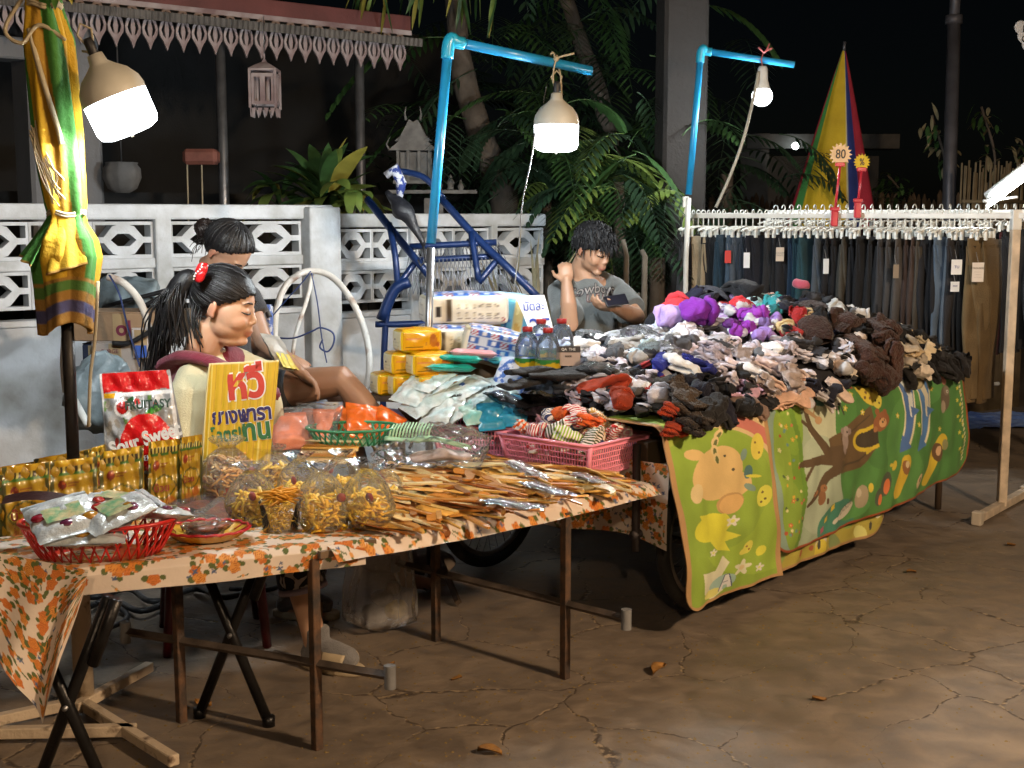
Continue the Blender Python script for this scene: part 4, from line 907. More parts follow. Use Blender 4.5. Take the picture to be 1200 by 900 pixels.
def drawA(X, Y, w, h):
    P = Pic(X, Y, '#7e9c2c'); t0 = .10
    P.e(.35, .62, .3, .3, '#8aa832').e(.1, .2, .16, .12, '#93a63a').e(.33, .25, .17, .22, '#7c9a36').e(.06, .3, .08, .05, '#a4ac44')
    # arch of pink lettering band
    for r_, c in ((.34, '#c9b183'), (.315, '#b86a62'), (.27, '#c9b183'), (.255, '#86a236')):
        P.C[ellp(X, Y, .12, .47, r_*.95, r_*1.05) & (X > .16) & (Y < .5)] = lin(c)
    P.e(.13, .48, .215, .27, '#7f9e30')
    P.e(.09, .185, .035, .02, '#cdb98a')
    # plain tan baby rhino-like animal: body, ear, snout, dotted eyes
    P.e(.155, .40, .088, .115, '#cfae74', .3).e(.20, .47, .07, .06, '#cfae74', .2).e(.085, .30, .035, .022, '#cfae74', .5).e(.07, .46, .02, .04, '#d3b888', .2)
    P.e(.185, .545, .054, .046, '#b38c58').e(.188, .549, .048, .041, '#caa468')
    P.e(.205, .40, .0055, .006, '#2c2418').e(.188, .335, .005, .0055, '#2c2418')
    # striped tail curl above
    for k, (x, y, a) in enumerate(((.20, .205, -.6), (.178, .235, -.9), (.162, .265, -1.2), (.155, .30, -1.5), (.158, .335, -1.6))): P.e(x, y, .022, .013, '#d0b684', a).e(x, y+.008, .017, .006, '#4e5a22', a)
    P.e(.255, .35, .012, .026, '#6f8c84', .3).e(.262, .43, .016, .03, '#3f6c70', .2).e(.28, .455, .03, .007, '#d8c840', .35).e(.262, .50, .012, .026, '#6f8c84', -.7)
    # sun shape, leaves, blossoms, giraffe patch
    P.p([(.06, .55), (.16, .58), (.19, .63), (.16, .66), (.21, .70), (.16, .71), (.175, .76), (.12, .73), (.09, .67)], '#d8cc3a').e(.10, .62, .06, .06, '#dccf34')
    P.fl(.185, .625, .026, '#e8e0c0').fl(.105, .735, .018, '#e8e0c0').fl(.28, .885, .02, '#e8e0c0')
    P.e(.24, .77, .018, .03, '#d8c850', .3).e(.225, .785, .02, .014, '#d8c850').e(.236, .765, .004, .005, '#8a6020').e(.245, .782, .004, .005, '#8a6020').e(.29, .81, .018, .024, '#d6cc40', .3)
    P.e(.31, .33, .024, .06, '#d2be4a', .1).e(.305, .31, .004, .006, '#6a5020').e(.315, .36, .004, .006, '#6a5020').e(.315, .56, .03, .05, '#d8cc4a', .1).e(.31, .54, .0045, .006, '#5a5020').e(.32, .575, .0045, .006, '#5a5020').e(.305, .585, .0045, .006, '#5a5020')
    P.p([(.05, .80), (.11, .82), (.15, .77), (.17, .81), (.13, .87), (.15, .93), (.10, .95), (.06, .9)], '#d8cdb0').fl(.215, .855, .036, '#ddd2b0', '#cdb98a').e(.14, .89, .05, .035, '#8fb0a8').e(.10, .92, .035, .02, '#cfc870')
    P.p([(.128, .925), (.152, .86), (.166, .86), (.178, .925), (.163, .925), (.159, .905), (.147, .905), (.143, .925)], '#f0efe6'); P.st([(.128, .925), (.152, .86), (.166, .86), (.178, .925)], .004, '#26386a').st([(.147, .892), (.161, .892)], .003, '#26386a')
    P.fade(); hem(P, X, Y, w, h, .1, edge_c); return P.out()
def drawB(X, Y, w, h):
    P = Pic(X, Y, '#3f7a34'); r = np.random.default_rng(12)
    P.C[X < .62] = lin('#93a58c'); P.C[(X < .20)] = lin('#7d988a')
    P.e(.55, .22, .22, .24, '#b4bba0').e(.40, .62, .22, .3, '#9fae98')
    P.e(.17, .45, .10, .47, '#6d9428').e(.20, .2, .1, .2, '#7aa030').e(.14, .75, .07, .2, '#7c9c30').e(.10, .42, .06, .28, '#82a236')
    for k in range(26): a = k/25; P.e(.155+.095*math.sin(PI*(a*.96+.02))**.5, .03+a*.90, .022, .024, '#5f8a26')
    P.C[(X > .62) & (X < .66)] = lin('#4d8a42')
    P.e(.78, .45, .2, .5, '#43803a').e(1.0, .3, .2, .35, '#3a7434').e(1.35, .6, .3, .4, '#4a8640').e(1.75, .4, .4, .6, '#3c7836').e(1.55, .2, .2, .12, '#4a8a46')
    P.e(.58, .90, .2, .14, '#2e7a66').e(.42, .10, .12, .035, '#3c8078', .4).e(.75, .87, .14, .06, '#4e9248')
    # berries and flowers on the bush
    for k in range(34): x = r.uniform(.08, .24); y = r.uniform(.06, .9); c = ['#a8482c', '#d8a830', '#5c8a86', '#d8d090', '#b86a4a', '#3c5a34'][k % 6]; P.e(x, y, .010, .010, c)
    for x, y in ((.16, .23), (.19, .31), (.11, .52), (.15, .66), (.12, .8), (.08, .36)): P.fl(x, y, .016, ['#c85a3a', '#d8a030', '#e0d8a0'][int(x*100) % 3])
    # the sideways tree: trunk to the right, branches to the left
    br = '#4a3420'; br2 = '#5c4428'
    P.p([(.50, .36), (.62, .34), (.80, .27), (.95, .22), (.98, .50), (.80, .60), (.62, .60), (.52, .57)], br2); P.st([(.62, .46), (.48, .44), (.36, .27), (.33, .12)], .085, br, .025).st([(.56, .5), (.42, .47), (.28, .47), (.24, .47)], .075, br, .03).st([(.60, .55), (.46, .58), (.34, .68), (.27, .72)], .08, br, .02).st([(.36, .47), (.27, .56)], .02, br).st([(.37, .28), (.30, .22)], .022, br)
    P.st([(.62, .38), (.78, .34), (.92, .28)], .01, '#3a2818').st([(.62, .55), (.78, .55), (.95, .47)], .01, '#3a2818')
    P.e(.855, .43, .115, .075, '#c8b02c').e(.86, .43, .09, .05, '#2e2218').p([(.86, .36), (.99, .34), (.99, .50), (.86, .48)], '#2e2218').p([(.845, .36), (.99, .335), (.99, .36), (.845, .385)], '#c8b02c').p([(.845, .50), (.99, .48), (.99, .505), (.845, .525)], '#c8b02c')
    # koala
    P.e(.66, .40, .035, .055, '#948480', .2).e(.68, .345, .032, .034, '#a39490').e(.645, .335, .016, .02, '#8a7a78').e(.715, .35, .016, .02, '#8a7a78').e(.69, .35, .007, .009, '#2c2420').e(.64, .45, .02, .03, '#8a7a78')
    # teddy bear looking out
    P.e(1.03, .34, .085, .06, '#8c5230', -.3).e(1.00, .27, .022, .022, '#8c5230').e(1.08, .285, .022, .022, '#8c5230').e(1.045, .35, .04, .032, '#c89c6c').e(1.02, .32, .006, .007, '#221810').e(1.065, .335, .006, .007, '#221810').e(1.045, .345, .010, .008, '#221810').e(.965, .38, .02, .02, '#a06a40')
    # squirrel hanging, spotted cow, fawn
    P.st([(.30, .12), (.36, .17), (.43, .22)], .035, '#a08058', .02).e(.44, .235, .03, .024, '#b08c64').st([(.35, .16), (.38, .08)], .014, '#a08058').st([(.40, .2), (.44, .13)], .012, '#a08058')
    P.e(.60, .13, .075, .034, '#d8d4c4', .5).e(.575, .11, .015, .012, '#2a2622').e(.61, .135, .018, .011, '#2a2622').e(.65, .165, .016, .01, '#2a2622').st([(.62, .16), (.63, .22)], .012, '#d8d4c4').st([(.66, .18), (.68, .235)], .012, '#2a2622').e(.545, .085, .022, .016, '#2a2622')
    P.st([(.78, .02), (.83, .06)], .05, '#a0442c').e(.95, .15, .115, .06, '#d2b63c', .55).e(1.02, .20, .045, .05, '#d8c048').e(1.05, .15, .022, .012, '#d8c89a', 1).e(1.0, .195, .008, .009, '#2a2014').e(1.035, .215, .008, .009, '#2a2014')
    for x, y in ((.88, .10), (.92, .13), (.95, .17), (.90, .16), (.98, .13)): P.e(x, y, .012, .010, '#6a4a20')
    for x, y in ((.86, .25), (.78, .12), (.70, .2), (1.16, .05), (1.20, .33), (1.62, .2), (1.40, .43), (1.66, .52)): P.fl(x, y, .022, '#c8b838', '#e8e0b0')
    # dolphins
    for (ox, oy, sc, c1_, c2_) in ((1.32, .27, 1.0, '#3a64a4', '#c4ccd2'), (1.50, .30, .95, '#3f74b0', '#d0c8b4')):
        P.st([(ox-.02, oy-.24), (ox+.03*sc, oy-.1), (ox+.02*sc, oy+.06), (ox-.06*sc, oy+.25)], .17*sc, '#cfc8a8', .09).st([(ox-.02, oy-.23), (ox+.03*sc, oy-.1), (ox+.02*sc, oy+.06), (ox-.06*sc, oy+.24)], .145*sc, c1_, .055).st([(ox+.0, oy-.18), (ox+.05*sc, oy-.06), (ox+.035*sc, oy+.08)], .06*sc, c2_, .035).p([(ox+.04, oy+.02), (ox+.12, oy+.06), (ox+.03, oy+.1)], c1_).p([(ox-.09, oy+.2), (ox-.02, oy+.30), (ox-.13, oy+.32)], c1_)
    P.e(1.49, .10, .07, .085, '#8a8468', .2).e(1.49, .11, .05, .06, '#b0a684', .2)
    P.e(1.76, .30, .055, .10, '#5a4c40', .2).e(1.79, .24, .035, .04, '#75655a').e(1.80, .25, .012, .014, '#d8d0c0').e(1.73, .36, .03, .05, '#9a8c7c').e(1.80, .25, .006, .007, '#181410')
    P.st([(1.5, .02), (1.62, .07)], .06, '#b86a62', .02).st([(1.72, .06), (1.78, .17)], .03, '#c08072', .05)
    # lower row: raccoon, zebra, rabbit, penguins, yellow capsules
    P.e(.40, .70, .028, .045, '#7c5030', .2).e(.42, .645, .026, .022, '#8a5c38').e(.345, .66, .03, .013, '#8a5c38', -.3).st([(.33, .65), (.345, .665)], .006, '#3c2414').e(.445, .73, .012, .02, '#4c2e18').e(.425, .645, .005, .005, '#1c120a')
    P.e(.82, .80, .055, .075, '#9c9078', .2).e(.80, .77, .02, .03, '#b8ae98').e(.66, .85, .085, .04, '#c8c4b4', -.35)
    for k in range(9): P.st([(.60+k*.016, .86-k*.006), (.605+k*.016, .82-k*.006)], .005, '#332e28')
    P.e(.56, .885, .03, .016, '#c8c4b4', -.4).e(.90, .76, .022, .03, '#d8b838')
    for x, y, a in ((.97, .84, .05), (1.04, .77, .07)): P.e(x, y, a*.75, a*1.2, '#3e4c3c', .2).e(x+.012, y+.02, a*.4, a*.75, '#c86a38', .2)
    P.st([(1.16, .86), (1.24, .66)], .095, '#cfae2c').e(1.23, .70, .035, .055, '#8a5a30', -.35).e(1.24, .68, .02, .024, '#d8b890')
    P.e(1.38, .84, .03, .055, '#c8b890', .2).e(1.38, .83, .012, .02, '#8a7050')
    P.st([(1.50, .86), (1.68, .62)], .115, '#cdb42c').e(1.64, .70, .055, .085, '#5c3c24', -.5).e(1.65, .69, .028, .04, '#d0a880').e(1.72, .66, .03, .05, '#8c8c60', -.4)
    P.e(1.12, .66, .02, .035, '#d8b838', .5).e(1.09, .65, .016, .012, '#d8b838')
    for k in range(14): P.fl(1.93+.03*math.sin(k*2.1), .25+.045*k, .018, '#d0c040')
    for k in range(22): P.e(1.96, .1+.037*k, .013, .013, '#d8d0a0')
    P.p([(1.93, -.1), (2.02, -.1), (2.02, .14), (1.97, .16)], '#b05a34').e(1.86, .09, .03, .05, '#6a5a4a', .3).e(1.87, .08, .014, .02, '#c8a070', .3)
    for x, y, c in ((.44, .84, '#c8b030'), (.41, .90, '#a8486a'), (.50, .78, '#c8b030')): P.p([(x, y), (x+.03, y-.015), (x+.035, y+.02), (x+.005, y+.035)], c)
    P.fade(); hem(P, X, Y, w, h, .1, edge_r, .018); return P.out()
sB0 = carts(J(903, 500, 4.8))[0]
def s_at(px, z=.6, m=-.04):
    lo, hi = -1.5, 4.
    for _ in range(50):
        q = (lo+hi)/2
        if pix(cartp(q, m, z))[0] < px: lo = q
        else: hi = q
    return lo
sM0, sM1 = s_at(901, .4), s_at(1131, .4)
wB = sM1-sM0
def wrapB(X, Y, w, h): return drawB(X*(2.02/w), (Y-.25)*(.965/(h-.25)), 2.02, .965)
make_mat('play_mat', 'large green play mat with a sideways brown tree and dolphins hanging off the cart', sM0, sM1, .28, .62, wrapB, 560, 280, .12, off=.012, bulge=.05, wave=.012, lift=.10)
make_mat('play_mat', 'second play mat showing only a yellowish hem below the large tree mat', sM0-.12, s_at(1040, .2), .1, .70, drawC, 240, 160, .10, both=None, off=-.012, bulge=.03)
sA0, sA1 = s_at(779, .5), s_at(893, .3)
def wrapA(X, Y, w, h): return drawA(X*(.36/w), (Y-.12)*(.96/(h-.12)), .36, .96)
make_mat('play_mat', 'light green play mat with a tan baby animal over the cart wheel', sA0, sA1+.03, .22, .70, wrapA, 220, 420, .07, both=False, off=.03, bulge=.05, skew=.10, wave=.018, flare=.02)
def drawD(X, Y, w, h):
    P = Pic(X, Y, '#86941f'); P.C[Y < .34] = lin('#b8a81e'); P.e(.22, .33, .05, .13, '#c9b183').e(.222, .33, .03, .11, '#b4584e').st([(.05, .30), (.08, .6)], .02, '#4a5a5a').e(.1, .55, .05, .1, '#9cab2c').e(.08, .62, .02, .06, '#2e3a20')
    P.e(.12, .85, .08, .07, '#c8bc3c').st([(.20, .4), (.19, .9)], .05, '#6c8a24'); P.fade(); hem(P, X, Y, w, h, .1, edge_c); return P.out()
make_mat('play_mat', 'yellow green play mat squeezed between the two big hanging mats', sA1-.12, sM0+.05, .22, .64, drawD, 120, 260, .05, off=-.002, bulge=.02, wave=.03)
# ---------------- clothes rack
rackw = M('rack_white', (.72, .72, .68), .4)
racky = M('rack_cream', (.70, .58, .44), .55, var=.35, vs=14)
RB = G(1173, 600); RE = J(803, 250, 7.55); RE.z = 0; rdv = (RB-RE); RL = rdv.length; rdv.normalize(); rn = V((rdv.y, -rdv.x, 0)); RH = 1.497
if rn.y > 0: rn = -rn
t = thing('clothes_rack', 'white garment rack hung full of trousers behind the sock cart', 'clothes rack', RE); RT = t
def bar(a, b, w, name, m, par=t, h=None):
    a, b = V(a), V(b); g = MB(); d = b-a; rot = d.to_track_quat('X', 'Z').to_matrix(); g.box((a+b)/2, (d.length, w, h or w), rot, ch=.003); return part(g, name, m, par, False, world=True)
up = V((0, 0, 1))
bar(RB+up*.03, RB+up*(RH-.06), .042, 'post', racky); bar(RB+up*(RH-.07), RB+up*(RH+.03), .046, 'post_collar', rackw)
bar(RE+up*.03, RE+up*(RH+.11), .036, 'post', rackw)
bar(RE+up*RH-rdv*.0, RB+up*RH+rdv*.08, .03, 'rail', rackw)
for q in (RB, RE):
    a, b = q+rn*.36+up*.035, q-rn*.40+up*.035; bar(a, b, .042, 'foot', racky)
    for e in (a, b): g = MB(); g.box(e-up*.0, (.05, .05, .07), Matrix.Rotation(math.atan2(rn.y, rn.x), 3, 'Z'), ch=.006); part(g, 'foot_cap', M('foot_cap', (.62, .55, .45), .5), t, False, world=True)
# hanger template
def hanger_meshes():
    g = MB(); g.tube([(0, 0, -.075)]+[(0, 0, -.06), (0, 0, -.045)]+[(0, .02*math.cos(a)-.0, -.0+.02*math.sin(a)-.002) for a in np.linspace(-PI*.5, PI*1.0, 12)], .0035, 6); hk = g.mesh('hook', [M('hanger_plastic', (.74, .76, .72), .35, var=.12, coat=.3)])
    g = MB(); g.tube([(0, -.165, -.098), (0, -.14, -.09), (0, -.05, -.078), (0, 0, -.074), (0, .05, -.078), (0, .14, -.09), (0, .165, -.098)], .0055, 6); br = g.mesh('crossbar', [_M['hanger_plastic']])
    g = MB(); g.box((0, 0, -.02), (.016, .022, .05), ch=.003); g.box((0, 0, .006), (.02, .012, .012), ch=.002); cl = g.mesh('clip', [_M['hanger_plastic']], False); return hk, br, cl
HK, BR, CL = hanger_meshes()
trm = MO('trouser_cloth', .9, .6, 140, var=.35, vs=9, sheen=.04)
def trouser_mesh(seed, L_=.92, fuzzy=False):
    """trousers folded in half and clipped by the waist: two overlapping legs seen as one long fold"""
    r = np.random.default_rng(seed); parts_ = []
    wb_ = MB(); wb_.grid(lambda u, v: V((.012*math.cos(u*2*PI)*(1+.3*math.sin(v*3)), .112*math.sin(u*2*PI)*(.98+.02*v), -v*.045)), 20, 2)
    for leg in (0, 1):
        g = MB(); ph = r.uniform(0, 6)
        def f(u, v):
            a = u*2*PI; w = .112-.052*min(v*1.3, 1)**.7+.006*math.sin(v*9+ph); cy = .025*(leg-.5)*2*min(v*2, 1)+.01*math.sin(v*4+ph)
            th = .012+.014*math.sin(PI*min(v+.1, 1)); k = 1+.25*math.sin(a*3+v*6+ph)
            return V((th*math.cos(a)*k+(leg-.5)*.012+.005*math.sin(v*7+ph), cy+w*math.sin(a), -.04-v*(L_-.05-leg*.02)))
        g.grid(f, 20, 26); parts_.append(g)
    return wb_.mesh('waistband', [trm]), [p.mesh('trouser_leg', [trm]) for p in parts_]
TMs = [trouser_mesh(k, L_) for k, L_ in enumerate((.70, .84, .95, .58))]
cols = {805: '#66686c', 812: '#1a2234', 818: '#1a2234', 824: '#c8b696', 830: '#c8b696', 836: '#16181e', 842: '#16181e', 848: '#24485f', 862: '#55708a', 869: '#5c6a7a', 874: '#3a4656', 882: '#1a2030', 890: '#181c2c', 898: '#161a28', 905: '#1c2230', 912: '#2a2c30', 919: '#17191f', 926: '#22262e', 936: '#22415e', 943: '#1c4a5a', 950: '#2a5a68', 958: '#7c8c9c', 966: '#5a6876', 974: '#20232b', 984: '#1b1e26', 992: '#5a5850', 1000: '#22242a', 1008: '#1e2026', 1016: '#1a1c22', 1024: '#22262c', 1032: '#20232a', 1040: '#4c4e54', 1050: '#5a5a5c', 1060: '#6a6664', 1068: '#4e3e3a', 1075: '#5a4a44', 1083: '#5f5a52', 1090: '#2a2c34', 1097: '#1a1d26', 1104: '#20222a', 1112: '#6f86a0', 1118: '#8a98a8', 1124: '#3a3a40', 1130: '#17181c', 1138: '#141518', 1146: '#1a1b1f', 1153: '#8f7a56', 1160: '#7a6440'}
names_c = {'#c8b696': 'beige', '#8f7a56': 'tan', '#7a6440': 'brown ribbed', '#4e3e3a': 'dark brown'}
def cname(h):
    r, g_, b = (int(h[i:i+2], 16) for i in (1, 3, 5)); m = max(r, g_, b); 
    if h in names_c: return names_c[h]
    sat = (m-min(r, g_, b))/max(m, 1)
    if m < 45: return 'navy' if b-r > 12 else 'black'
    if b > r+20: return 'light blue' if m > 110 else 'teal blue'
    if sat < .15: return 'light grey' if m > 120 else 'grey'
    return 'grey brown' if r >= b else 'slate grey'
def place_rack(cols, base, direction, along_fn, groupn, Hrail, rackname, refp, clip=True):
    for px, h in cols.items():
        s = along_fn(px); p = base+direction*s; p.z = Hrail+.013; rz = math.atan2(rn.y, rn.x)+PI/2+rng.normal(0, .10)
        t = thing('hanger', 'white plastic clip hanger on the rail', 'hanger', p, rz, f'white hangers on the {rackname}')
        link('hook', HK, t); link('crossbar', BR, t)
        for y in (-.10, .10): o = link('clip', CL, t); o.location = (0, y, -.09)
        tilt = rng.normal(0, .015); wb_, lg = TMs[int(rng.integers(4)) if h not in ('#7a6440', '#8f7a56', '#1a1b1f', '#141518') else 1]
        q = thing('trousers', '', 'trousers', p+rn*rng.normal(0, .018)-V((0, 0, .118+rng.uniform(0, .02))), rz+rng.normal(0, .16), f'trousers hanging on the {rackname}')
        c = (*[q*.6 for q in lin(h)], 1)
        for nm, me in (('waistband', wb_), ('trouser_leg', lg[0]), ('trouser_leg', lg[1])):
            o = link(nm, me, q); o.color = c
        later(q, f'{cname(h)} trousers hanging on the {rackname}', 'the blue pole', refp)
        later(t, f'white clip hanger on the {rackname}', 'the blue pole', refp)
def along(px):
    lo, hi = -.2, RL+.3
    for _ in range(50):
        m = (lo+hi)/2; q = RE+rdv*m; q.z = 1.4
        if pix(q)[0] < px: lo = m
        else: hi = m
    return lo
place_rack(cols, RE, rdv, along, 'rack', RH, 'front rack', RE)
# tags on garments
for px, py, w, h, c, bodyt, lab in ((914, 298, .045, .075, '#c8beb0', 'JOGGER\nPANTS', 'beige paper swing tag on navy trousers'), (853, 301, .035, .07, '#c23a36', '', 'red paper tag on the blue trousers near the blue pole'), (875, 305, .035, .085, '#dfe4ea', '', 'white and blue tag on light blue trousers'), (1121, 313, .055, .075, '#e6ebf0', 'TU', 'white tag with a blue mark on light blue trousers'), (1119, 336, .045, .05, '#dde3ea', '***', 'lower white tag with a blue paw mark'), (1146, 319, .06, .095, '#ddd6cf', 'TROUSERS\n______\n____\n______', 'large white care tag on black trousers'), (1050, 318, .03, .07, '#8a7c6c', '', 'small brown tag among the grey trousers'), (968, 312, .03, .08, '#cfd6dc', '', 'narrow pale tag on light blue trousers mid rack')):
    s = along(px); b0 = RE+rdv*s+rn*.19; p = J(px, py, b0.y); t = thing('swing_tag', lab, 'tag', p, .1, 'paper tags on hanging trousers')
    g = MB(); g.box((0, 0, 0), (w, .0016, h)); part(g, 'card', M('tag'+c[1:], lin(c), .6, var=.05), t, False)
    g = MB(); g.tube([(0, 0, h/2), (0, .03, h/2+.05)], .001, 4); part(g, 'string', whitec, t)
    if bodyt: text(bodyt, .013 if len(bodyt) > 3 else .02, M('ink_blue', (.03, .08, .35), .6) if c in ('#e6ebf0', '#dde3ea') else M('ink_grey', (.25, .24, .23), .6), t, frame((0, -.0025, 0), (1, 0, 0), (0, 0, 1)), ext=.0003)
# second rack behind: only its rail and hooks show above the front one
R2a = RE+rdv*.15-rn*.75+up*0; R2b = RB-rn*.85+rdv*.35
t = thing('clothes_rack', 'second garment rack standing close behind the first', 'clothes rack', R2a); bar(R2a+up*.03, R2a+up*1.5, .036, 'post', rackw, t); bar(R2b+up*.03, R2b+up*1.5, .036, 'post', rackw, t); bar(R2a+up*1.515, R2b+up*1.515, .03, 'rail', rackw, t)
L2_ = (R2b-R2a).length; d2 = (R2b-R2a).normalized(); cols2 = {}
ks = ['#1a1d26', '#20222a', '#17181c', '#5a1f24', '#22262e', '#2c2c30', '#3a3a40', '#1c2230']
for k in range(40): cols2[k+1] = ks[k % 8]
place_rack(cols2, R2a, d2, lambda k: L2_*(k/41), 'rack', 1.53, 'back rack', R2a)
# price signs clipped on the rail
for px, py, bx, by, w, colr, tx, lab, mcol in ((985, 181, 978, 256, .125, '#d8b488', '80', 'orange sunburst price card reading 80 on a red stick', (.02, .02, .02)), (1010, 190, 1005, 246, .09, '#c8a818', '%', 'yellow sunburst price card on a shorter red stick', (.02, .02, .02))):
    s = along(bx); b0 = RE+rdv*s; Y = b0.y-.05; p = J(px, py, Y); b = J(bx, by, Y); t = thing('price_sign', lab, 'price sign', b)
    g = MB(); n = 16; pts = []
    for k in range(n*2): r_ = w*(.5 if k % 2 == 0 else .36); a = PI*k/n; pts.append((r_*math.cos(a), r_*math.sin(a)))
    g.plate([pts], .004, Matrix.Translation(p)); part(g, 'card', M('sun'+colr[1:], lin(colr), .6, var=.1), t, False, world=True)
    g = MB(); g.tube([b+V((0, 0, .03)), p-V((0, 0, w*.4))], .007, 8); part(g, 'stick', M('red_plastic', (.55, .03, .05), .35), t, world=True)
    g = MB(); g.box(b+V((0, 0, .0)), (.035, .03, .085), ch=.006); g.box(b+V((0, -.0, .05)), (.05, .02, .02), ch=.004); part(g, 'clamp', _M['red_plastic'], t, False, world=True)
    g = MB(); g.box(p-V((0, -.0, w*.42)), (.05, .016, .022), ch=.004); part(g, 'clip', _M['red_plastic'], t, False, world=True)
    text(tx, w*.55, M('ink_black', mcol, .5), t, Matrix.Translation(p-b+V((0, -.004, 0)))@frame((0, 0, 0), (1, 0, 0), (0, 0, 1)), bold=.008, sx=.8)
# things behind the right end: tarp, white chair frame
p = G(1165, 492); t0 = MB()
t0.grid(lambda u, v: V(((u-.5)*1.5, (v-.5)*.7, .012+.02*noise.noise(V((u*9, v*7, 0)))+.02*abs(noise.noise(V((u*20, v*16, 3)))))), 50, 30); t0.xf(Matrix.Translation(G(1200, 494)))
solo(t0, 'tarpaulin', M('blue_tarp', (.04, .14, .62), .35, var=.4, vs=15, bump=.5, bs=20, col2=(.35, .5, .85), mix=(.35, .75)), 'crumpled bright blue tarpaulin on the ground beyond the cart', 'tarpaulin')
t = thing('folding_stool', 'white folding stool frame standing on the paving behind the cart', 'stool', G(1150, 478)); q0 = G(1130, 476); 
for a, b in (((1134, 478), (1160, 448)), ((1160, 478), (1136, 450)), ((1150, 450), (1182, 470))):
    A = G(*a); B = J(b[0], b[1], A.y); g = MB(); g.tube([A, B], .012, 8); part(g, 'leg', rackw, t, world=True)
g = MB(); g.box(J(1150, 448, G(1134, 478).y), (.22, .2, .03), ch=.008); part(g, 'seat', rackw, t, False, world=True)
# ================= GOODS =================
film = MP('clear_plastic'); film2 = MP('crinkled_film', haze=.08, gloss=.2, rough=.10, bs=45, bstr=.55, milk=(.75, .8, .82)); milky = MP('milky_bag', haze=.42, gloss=.3, rough=.2, bs=18, bstr=.6, milk=(.72, .72, .74))
redp = M('red_basket_plastic', (.62, .02, .015), .3, var=.15, bump=.05, coat=.4); pinkp = M('pink_basket_plastic', (1.0, .36, .50), .32, var=.12, bump=.05, coat=.3); greenp = M('green_basket_plastic', (.04, .30, .15), .35, var=.15, bump=.05, coat=.3)
def tabp(px, py, z=HT+.006): return G(px, py, z)
# ---- baskets
def lattice_basket(name, label, p, a, b, h, mat, rz, n=34, taper=.74, rnd=2.0, r=.0042, straight=False):
    """oval basket whose wall is a lattice of slanting ribs"""
    t = thing(name, label, 'basket', p, rz, 'open plastic baskets of goods')
    def rim(u, z):
        k = taper+(1-taper)*(z/h)**.8; th = u*2*PI; c, s = math.cos(th), math.sin(th); e = 2/rnd
        return V((a*k*abs(c)**e*(1 if c >= 0 else -1), b*k*abs(s)**e*(1 if s >= 0 else -1), z))
    g = MB(); g.tube([rim(u/64, h) for u in range(64)], .0065, 8, closed=True, flat=.7); g.tube([rim(u/64, h*.97) for u in range(64)], .0045, 6, closed=True); part(g, 'rim', mat, t)
    g = MB()
    for k in range(n):
        for sg in ((0,) if straight else (-1, 1)):
            g.tube([rim((k+sg*1.3*q/6)/n, .004+(h-.004)*q/6) for q in range(7)], r, 4, flat=.6)
    if straight:
        for q in range(1, 6): g.tube([rim(u/64, h*q/6) for u in range(64)], r*.8, 4, closed=True)
    part(g, 'lattice', mat, t)
    g = MB(); g.grid(lambda u, v: rim(u, .004)*(v*.98+.02)+V((0, 0, 0)), 40, 3); part(g, 'base', mat, t); return t
RBp = tabp(118, 650); lattice_basket('oval_basket', 'red oval lattice basket full of foil sachets', RBp, .205, .125, .098, redp, .17, 38)
GBp = G(414, 520, HT+.10); lattice_basket('oval_basket', 'green oval lattice basket heaped with orange packets', GBp, .165, .115, .062, greenp, .1, 34, .72)
def tray(name, label, p, a, b, h, rz, th=.0):
    """rectangular basket with slotted walls"""
    t = thing(name, label, 'basket', p, rz, 'open plastic baskets of goods'); k = .86
    def wall(p0, p1, nm='slotted_wall'):
        g = MB(); d = V(p1)-V(p0); L_ = d.length; d.normalize(); nrm = V((d.y, -d.x, 0)); ncol = int(L_/.013); rows = 5
        # horizontal bands and upright ribs make the slots
        def P(x, z): f = k+(1-k)*z/h; c = V(p0)*f+ (V(p1)-V(p0))*f*(x/L_); return V((c.x, c.y, z))
        for r_ in range(rows+1):
            z0 = h*(.05+.80*r_/rows); g.tube([P(0, z0), P(L_, z0)], .0034, 4, flat=.7)
        for c in range(ncol+1): g.tube([P(L_*c/ncol, 0.004), P(L_*c/ncol, h*.86)], .0036, 4, flat=.7)
        for z0, z1 in ((h*.84, h),):
            g.add([P(0, z0), P(L_, z0), P(L_, z1), P(0, z1)], [(0, 1, 2, 3)])
        part(g, nm, pinkp, t, False)
    cs = [(-a, -b, 0), (a, -b, 0), (a, b, 0), (-a, b, 0)]
    for i in range(4): wall(cs[i], cs[(i+1) % 4])
    g = MB()
    for i in range(4): 
        p0, p1 = V(cs[i]), V(cs[(i+1) % 4]); g.tube([V((p0.x*k, p0.y*k, 0)), V((p0.x, p0.y, h))], .008, 6)
        g.tube([V((p0.x*1.02, p0.y*1.04, h)), V((p1.x*1.02, p1.y*1.04, h))], .0085, 8, flat=.55)
    part(g, 'rim', pinkp, t); g = MB(); g.box((0, 0, .004), (2*a*k, 2*b*k, .006)); part(g, 'base', pinkp, t, False); return t
B2p = V((.225, 4.58, HT+.006)); B2z = -.70; tray('rectangular_basket', 'bright pink slotted basket of striped baby socks', B2p, .205, .175, .125, B2z)
B1p = V(G(565, 528, HT+.006)); tray('rectangular_basket', 'darker pink basket of face mask packets, half hidden', B1p, .165, .12, .115, -.25)
